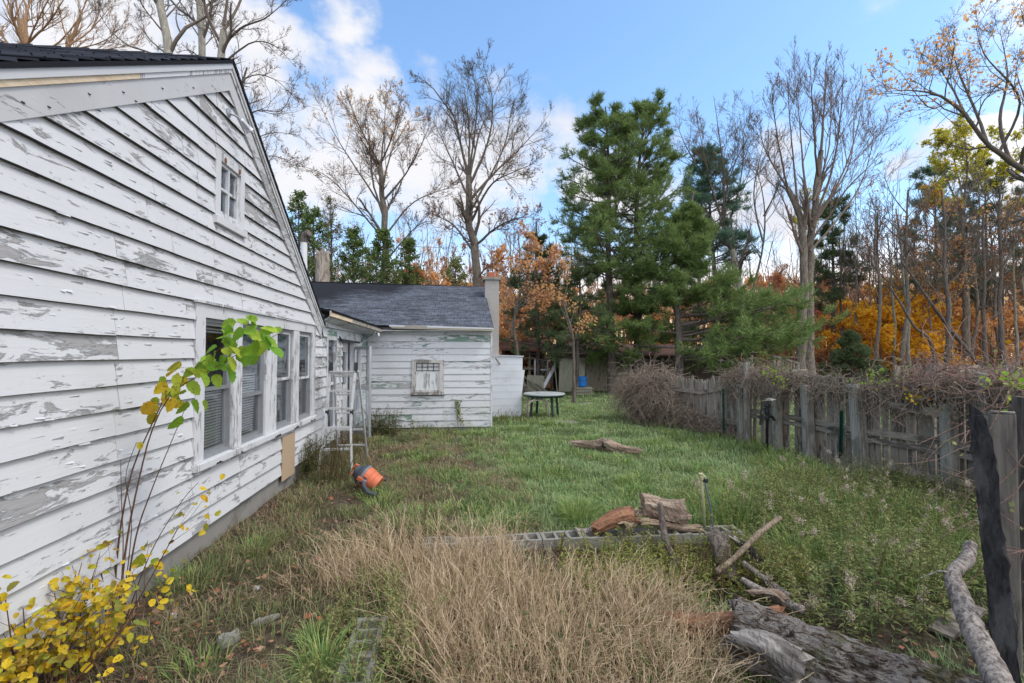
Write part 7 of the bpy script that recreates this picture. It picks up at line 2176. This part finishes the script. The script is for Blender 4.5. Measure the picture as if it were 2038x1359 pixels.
for (px, py, n, H, sp_, mat, lb, L) in ((672, 962, 46, .62, (.13, .10), M_BROWNWEED, 'tall brown feathery weeds standing in front of the ladder', .03), (622, 948, 60, .55, (.16, .25), M_SHRUBG, 'dark green and brown weed clump between wall and ladder', .06),
                                (762, 868, 60, .60, (.22, .16), M_SHRUBG, 'dark green bush beside the open screen door', .09), (1005, 838, 60, .32, (.45, .2), M_BROWNWEED, 'low brown brush at the corner of the wing', .05), (690, 900, 50, .5, (.25, .3), M_BROWNWEED, 'brown dead weeds behind the ladder legs', .05),
                                (820, 855, 30, .2, (.5, .12), M_WEED, 'thin weeds along the foot of the wing wall', .05)):
    cx_, cy_ = gx_(px, py); x = cx_ + rg.normal(0, sp_[0], n); y = cy_ + rg.normal(0, sp_[1], n); x = np.maximum(x, -2.2); y = np.minimum(y, 11.5) if px < 900 else y
    weeds('weed_clump', lb, x, y, H * rg.uniform(.6, 1.1, n), mat, M_BROWNWEED, 46 if L < .04 else 26, L, 0, kind='thing', cat='weeds', lw=.35 if L > .05 else .22, r=.004)
for k, (px, py, ty) in enumerate(((800, 1098, 1010), (848, 1080, 985), (878, 1085, 1010), (1070, 905, 870), (1112, 1098, 1040), (833, 1230, 1130))):
    cx_, cy_ = gx_(px, min(py, 1098)); H = 1.45 * max(.16, (py - ty) / F * cy_)
    lbs = ['dark dead dock stalk left most behind the straw grass', 'tall dark dock stalk behind the straw grass, second from left', 'dark dock stalk behind the straw grass, third from left', 'small dead stalk in the middle of the lawn', 'short dead stalk before the block row', 'dark dead stalk rising inside the straw grass']
    weeds('dock_stalk', lbs[k], cx_ + rg.normal(0, .012, 3), cy_ + rg.normal(0, .012, 3), H * rg.uniform(.8, 1.1, 3), leaf_mat('dock seeds', [(.05, .03, .025), (.09, .05, .035)], .1), M_BROWNWEED, 70, .018, 0, kind='thing', cat='plant', lw=.7)

# creeper on the wing wall
x0_ = -.02; P = []
vm = MB()
for s_ in range(3):
    pts = [(x0_ + .05 * s_, WY - .03, .0)]
    for k in range(7): pts.append((pts[-1][0] + rg.normal(0, .04), WY - .035, pts[-1][2] + .10))
    vm.tube(pts, .004, 4)
    P.append(np.array(pts))
cr_ = thing('creeper', 'thin green creeper climbing the wing wall right of its window', 'plant', (x0_, WY - .04, 0))
vm.build('stem', M_WEEDSTEM, cr_)
pos = np.vstack([on_twigs(p[None], 40, rg, .03) for p in P]); pos[:, 1] = WY - .045 - rg.random(len(pos)) * .03
V, q = leaf_quads(pos, rg.uniform(.03, .06, len(pos)), rg, .8); org = np.array([x0_, WY - .04, 0]); linkobj('foliage', make_mesh('foliage', V - org, [q], [M_WEED]), cr_)


# ---- leaves with a real outline for the near shrubs
def big_leaves(specs, mat, name, parent, org, rg):
    """specs: (pos, length, dir, normal)"""
    n = 12; V = []; T = []
    for p, L, d, nr in specs:
        d = d / np.linalg.norm(d); s = np.cross(d, nr); s /= np.linalg.norm(s) + 1e-9; nr = np.cross(s, d)
        b = len(V); wv = .42 * rg.uniform(.85, 1.15); curl = rg.uniform(.05, .35)
        V.append(p + d * L * .45 - nr * L * .02)
        for k in range(n * 2):
            an = k * PI / n; u = .5 - .5 * math.cos(an); w_ = math.sin(an) * (1 - .32 * u) * wv * (1 + (.10 if k % 2 else -.07))
            if u < .1: w_ *= .9
            V.append(p + d * L * (u if not (k == n) else 1.06) + s * L * w_ + nr * L * (abs(w_) * .28 - curl * (u ** 2) * .5 + rg.normal(0, .008)))
        for k in range(n * 2): T.append((b, b + 1 + k, b + 1 + (k + 1) % (n * 2)))
    me = make_mesh(name, np.array(V) - org, [np.array(T)], [mat])
    return linkobj(name, me, parent)


def stemline(pts, D0, D1=None):
    D1 = D1 or D0; n = len(pts)
    return [W(p[0], p[1], D0 + (D1 - D0) * i / (n - 1)) for i, p in enumerate(pts)]


rg = np.random.default_rng(33)
sb_ = W(226, 1250, 3.05)
sap = thing('sapling', 'tall thin sapling stems with big green and yellow leaves against the house', 'sapling', (sb_.x, sb_.y, 0))
org = np.array([sb_.x, sb_.y, 0])
stems = [stemline([(222, 1262), (236, 1080), (262, 940), (300, 850), (330, 790), (372, 745), (430, 700), (475, 665), (508, 640)], 3.05, 3.2), stemline([(232, 1262), (252, 1080), (280, 940), (305, 850), (345, 780), (420, 735), (500, 690), (560, 662)], 3.0, 3.15),
         stemline([(242, 1255), (268, 1080), (300, 980), (345, 870), (372, 805)], 3.1, 3.1), stemline([(212, 1240), (196, 1120), (135, 1045), (58, 1003)], 3.0, 2.8), stemline([(215, 1240), (180, 1120), (150, 1010), (116, 968)], 3.05, 2.9),
         stemline([(235, 1255), (245, 1100), (242, 1000), (240, 915)], 3.0, 3.0), stemline([(245, 1250), (300, 1100), (360, 1000), (395, 960)], 3.1, 3.1), stemline([(238, 1255), (262, 1050), (250, 950), (272, 880)], 3.1, 3.1), stemline([(230, 1250), (215, 1130), (225, 1000), (215, 950)], 3.1, 3.1)]
for k, s_ in enumerate(stems):
    P = resample([Vector((s_[0].x, s_[0].y, -.05))] + s_, 22); m_ = MB(); m_.tube(P, np.linspace(.0075 if k < 3 else .0045, .0016, 22), 7); m_.build('stem', bark_mat('sapling bark', (.09, .045, .03), (.16, .09, .06), 4, .2) if k == 0 else bpy.data.materials['sapling bark'], sap, smooth=True)
Sg, Sy = [], []
wn = np.array([1.0, -.55, .35])


def addleaf(px, py, L, tgt, D=3.1, dx=0, dz=-1):
    p = np.array(tuple(W(px, py, D + rg.normal(0, .06)))); d = np.array([dx + rg.normal(0, .2), rg.normal(0, .25), dz + rg.normal(0, .2)]); nr = wn + rg.normal(0, .35, 3)
    tgt.append((p, L, d, nr))


for px, py in ((500, 638), (478, 650), (462, 660), (492, 660), (448, 672), (432, 690), (460, 690), (415, 705), (470, 640), (440, 655)): addleaf(px, py, rg.uniform(.09, .13), Sg, dx=rg.uniform(-.6, .9), dz=rg.uniform(-1, .2))
for px, py in ((552, 662), (530, 668), (515, 680), (540, 690), (495, 690), (475, 698), (455, 710), (438, 716), (420, 730), (470, 715), (400, 740), (428, 745), (395, 720), (520, 660), (505, 700), (455, 730), (385, 745)): addleaf(px, py, rg.uniform(.09, .135), Sg, dx=rg.uniform(-.5, .9), dz=rg.uniform(-1, .1))
for px, py in ((372, 798), (362, 828), (380, 800), (402, 800), (372, 760)): addleaf(px, py, rg.uniform(.09, .13), Sg, dx=rg.uniform(-.6, 1), dz=rg.uniform(-1, .0))
for px, py in ((505, 655), (485, 655), (470, 668), (455, 665), (440, 680), (425, 700), (495, 645), (510, 640)): addleaf(px, py, rg.uniform(.07, .11), Sg, dx=rg.uniform(-.9, .9), dz=rg.uniform(-1, .5))
for px, py in ((545, 655), (560, 660), (522, 678), (500, 690), (480, 688), (462, 704), (445, 708), (412, 730), (405, 748), (390, 735), (435, 730), (450, 720)): addleaf(px, py, rg.uniform(.07, .11), Sg, dx=rg.uniform(-.9, .9), dz=rg.uniform(-1, .5))
for px, py in ((345, 755), (355, 768), (340, 782), (330, 760), (362, 750), (350, 738), (328, 778), (312, 790), (304, 812)): addleaf(px, py, rg.uniform(.06, .10), Sy, dx=rg.uniform(-.9, .9), dz=rg.uniform(-1, .5))
addleaf(216, 908, .12, Sg, dx=1, dz=.25)
for px, py in ((318, 750), (335, 770), (350, 765), (368, 775), (345, 790), (322, 790), (335, 800), (352, 745), (300, 820), (310, 800), (372, 735), (360, 720)): addleaf(px, py, rg.uniform(.085, .13), Sy, dx=rg.uniform(-.6, .7), dz=rg.uniform(-1, .1))
for px, py, L, dx, dz in ((45, 1003, .10, -1, 0), (92, 1010, .08, -1, -.3), (105, 955, .06, 0, -1), (122, 975, .07, 0, -1), (275, 880, .05, .2, -1), (270, 1130, .10, .2, 1), (300, 1120, .05, 1, .3)): addleaf(px, py, L, Sy, 3.0 if px > 150 else 2.85, dx, dz)
big_leaves(Sg, M_GREENLEAF, 'green_leaves', sap, org, rg); big_leaves(Sy, M_MIXLEAF, 'yellow_leaves', sap, org, rg)

# yellow bush
c = G(110, 1400); c.x = max(c.x, -2.1)
bush = thing('yellow_bush', 'low bush with bright yellow autumn leaves in the bottom left corner', 'bush', (c.x, c.y, 0)); org = np.array([c.x, c.y, 0])
limbs = []
for k in range(16):
    az = rg.uniform(0, 6.28); L = rg.uniform(.25, .58); P = [Vector((c.x + rg.normal(0, .06), c.y + rg.normal(0, .06), -.03))]
    tx = c.x + .06 + math.cos(az) * L * .9; tx = max(tx, -2.19); P.append(P[0].lerp(Vector((tx, c.y + math.sin(az) * L * .8, .1)), .45) + Vector((0, 0, L * .4))); P.append(Vector((tx, c.y + math.sin(az) * L * .85, L * rg.uniform(.7, 1.75))))
    limbs.append(resample(P, 8))
Pb = np.stack(limbs); Rb = np.linspace(.006, .002, 8)[None].repeat(len(Pb), 0)
C1, RC1 = spawn(Pb, Rb, 6, rg, .3, .5, (25, 60), 4, .05, .15, .7, .0015)
V, q = poly_group([(Pb, Rb), (C1, RC1)], [6, 3]); linkobj('stems', make_mesh('stems', V - org, [q], [bpy.data.materials['sapling bark']], smooth=True), bush)
pos = on_twigs(C1, 980, rg, .04); pos = pos[(pos[:, 0] > -2.2) & (pos[:, 2] > .02)]
sp2 = [(p, rg.uniform(.02, .055), np.array([rg.normal(), rg.normal(), rg.normal() * .5 - .4]), np.array([.4, -.6, .9]) + rg.normal(0, .5, 3)) for p in pos]
big_leaves(sp2, M_YELLOW, 'foliage', bush, org, rg)


# ======================= VINES =======================
def strands(n, start, L, rg, K=11, droop=.12, wob=.42, r=(.003, .006), out=None):
    P = np.zeros((n, K, 3)); P[:, 0] = start; d = rg.normal(size=(n, 3)); d[:, 2] = np.abs(d[:, 2]) * .6
    if out is not None: d = d * .6 + out
    d /= np.linalg.norm(d, axis=1, keepdims=True); st = (L / (K - 1))[:, None]
    for k in range(1, K):
        d = d + rg.normal(0, wob, (n, 3)); d[:, 2] -= droop; d /= np.linalg.norm(d, axis=1, keepdims=True); P[:, k] = P[:, k - 1] + d * st
        P[:, k, 2] = np.maximum(P[:, k, 2], -.02)
    RR = rg.uniform(r[0], r[1], n)[:, None] * np.linspace(1, .5, K)[None]
    return P, RR


rg = np.random.default_rng(44)
# big mound over the low fence
c = Vector((5.2, 12.3, 0)); n = 1900
a = rg.uniform(0, 6.28, n); rr_ = rg.random(n) ** .5
st = np.stack([c.x + .58 * rr_ * np.cos(a), c.y + .85 * rr_ * np.sin(a), 1.32 * np.sqrt(np.clip(1 - .75 * rr_ ** 2, 0, 1)) * rg.uniform(.75, 1.03, n)], 1)
P1 = strands(n, st, rg.uniform(.5, 1.5, n), rg, droop=.26, out=np.stack([np.cos(a), np.sin(a), np.zeros(n)], 1) * .35, r=(.004, .008))
n = 1000; x = rg.uniform(4.7, 5.9, n); t_ = rg.random(n)
st = np.stack([4.75 + 1.05 * t_ + rg.normal(0, .12, n), 12.6 - 3.1 * t_ + rg.normal(0, .2, n), .75 * (1 - t_) ** .7 * rg.random(n) + .12], 1)
P2 = strands(n, st, rg.uniform(.3, .8, n), rg, droop=.2, r=(.005, .008))
V, q = poly_group([P1, P2], [3, 3]); org = np.array(tuple(c))
tag(linkobj('vine_mound', make_mesh('vine_mound', V - org, [q], [M_VINE]), None, tuple(c)), 'big mound of bare brown vines smothering the low far end of the fence', 'vines')


def fence_vines(label, s0, s1, n, top, spread, L, seed, mat=None, down=.22, r=(.0035, .0075)):
    rg = np.random.default_rng(seed); s_ = rg.uniform(s0, s1, n); i = np.minimum(s_.astype(int), len(fpath) - 2); f = (s_ - i)[:, None]; fp = np.array(fpath)
    xy = fp[i] * (1 - f) + fp[i + 1] * f
    st = np.stack([xy[:, 0] + rg.normal(-.03, .10, n), xy[:, 1] + rg.normal(0, .05, n), top + rg.normal(0, spread, n)], 1)
    ou = np.zeros((n, 3)); ou[:, 1] = rg.choice([-1, 1], n) * .5; ou[:, 0] = -.15
    P = strands(n, st, L * rg.uniform(.4, 1.3, n), rg, droop=down, wob=.55, out=ou, r=r)
    V, q = poly_group([P], [3]); org = np.array([xy[0, 0], xy[0, 1], 0])
    return tag(linkobj('fence_vines', make_mesh('fence_vines', V - org, [q], [mat or M_VINE]), None, tuple(org)), label, 'vines')


fence_vines('thick bare vines heaped on the fence top around the tall thin post', 4.0, 6.3, 1050, 1.32, .08, .75, 1, down=.26)
fence_vines('bare vines hanging over the fence top at the leaning grey post', 2.3, 4.1, 430, 1.30, .06, .6, 2, down=.28)
fence_vines('bare vines trailing on the near stretch of fence top', 0.2, 2.4, 560, 1.37, .06, .65, 3, down=.26)
fence_vines('reddish brambles arching above the near fence top', .6, 2.6, 130, 1.5, .07, 1.2, 4, M_BRAMBLE, .09)
# few green leaves on the vine tops
for k, (px, py, D_, n_, lb) in enumerate(((1735, 742, 6.9, 60, 'fresh green creeper leaves sticking up over the middle of the fence'), (1790, 748, 6.4, 40, 'small pale green creeper leaves on the fence top'), (1825, 780, 6.0, 40, 'yellow green creeper leaves hanging on the fence face'), (2020, 745, 3.6, 50, 'green creeper leaves at the right edge of the frame'), (1540, 738, 8.3, 70, 'green leaves among the vines by the tall thin post'))):
    c = W(px, py, D_); org = np.array(tuple(c)); th_ = thing('creeper', lb, 'creeper', tuple(c)); rg2 = np.random.default_rng(900 + k)
    P, RR_ = strands(9, np.repeat(org[None] - [0, 0, .1], 9, 0), rg2.uniform(.2, .45, 9), rg2, K=6, droop=.05, r=(.002, .003)); V, q = poly_group([(P, RR_)], [3]); linkobj('stem', make_mesh('stem', V - org, [q], [M_WEEDSTEM]), th_)
    pos = on_twigs(P, n_, rg2, .015); V, q = leaf_quads(pos, rg2.uniform(.03, .06, n_), rg2, .85); linkobj('foliage', make_mesh('foliage', V - org, [q], [M_GREENLEAF if k != 2 else M_MIXLEAF]), th_)

# brambles near the right edge
br = [([(2060, 650), (1960, 820), (1880, 860), (1800, 905)], 3.0), ([(2060, 700), (1975, 850), (1930, 990), (1890, 1060)], 2.6), ([(2060, 930), (1990, 1000), (1930, 1040), (1850, 1080)], 2.6), ([(2050, 840), (1960, 850), (1890, 870), (1830, 930)], 3.4), ([(2060, 880), (2000, 960), (1950, 1010), (1900, 1030)], 2.4),
      ([(2060, 760), (2010, 830), (1990, 860), (1900, 880)], 2.9), ([(2060, 1060), (2020, 1110), (1980, 1150), (1960, 1200)], 2.5), ([(2060, 1090), (1990, 1110), (1950, 1150), (1930, 1180)], 2.3), ([(2060, 800), (1940, 930), (1880, 960), (1820, 1010)], 3.2)]
brt = thing('bramble', 'reddish grey bare bramble canes arching in from the right edge', 'bramble', tuple(W(2060, 1000, 2.8).xy) + (0,))
rg = np.random.default_rng(46); Ps = []; 
for pts, D_ in br:
    P = resample(stemline(pts, D_, D_ + .2), 12); P[1:-1] += rg.normal(0, .008, P[1:-1].shape); Ps.append(P)
rootc = W(2110, 1250, 2.8); 
Ps = [resample([Vector((rootc.x + rg.normal(0, .1), rootc.y + rg.normal(0, .1), -.02)), Vector(tuple(p[0])) + Vector((.12, 0, -.1))] + [Vector(tuple(v)) for v in p[::2]], 14) for p in Ps]
Ps = np.stack(Ps); RRb = np.linspace(.006, .002, 14)[None].repeat(len(Ps), 0)
C, RC = spawn(Ps, RRb, 7, rg, .4, .25, (30, 65), 5, .02, .18, .6, .0018)
V, q = poly_group([(Ps, RRb), (C, RC)], [6, 4]); org = np.array(tuple(brt.location)); linkobj('canes', make_mesh('canes', V - org, [q], [M_BRAMBLE], smooth=True), brt)
pos = on_twigs(C, 60, rg, .01); V, q = leaf_quads(pos, rg.uniform(.02, .045, 60), rg, .8); linkobj('foliage', make_mesh('foliage', V - org, [q], [M_WEED]), brt)
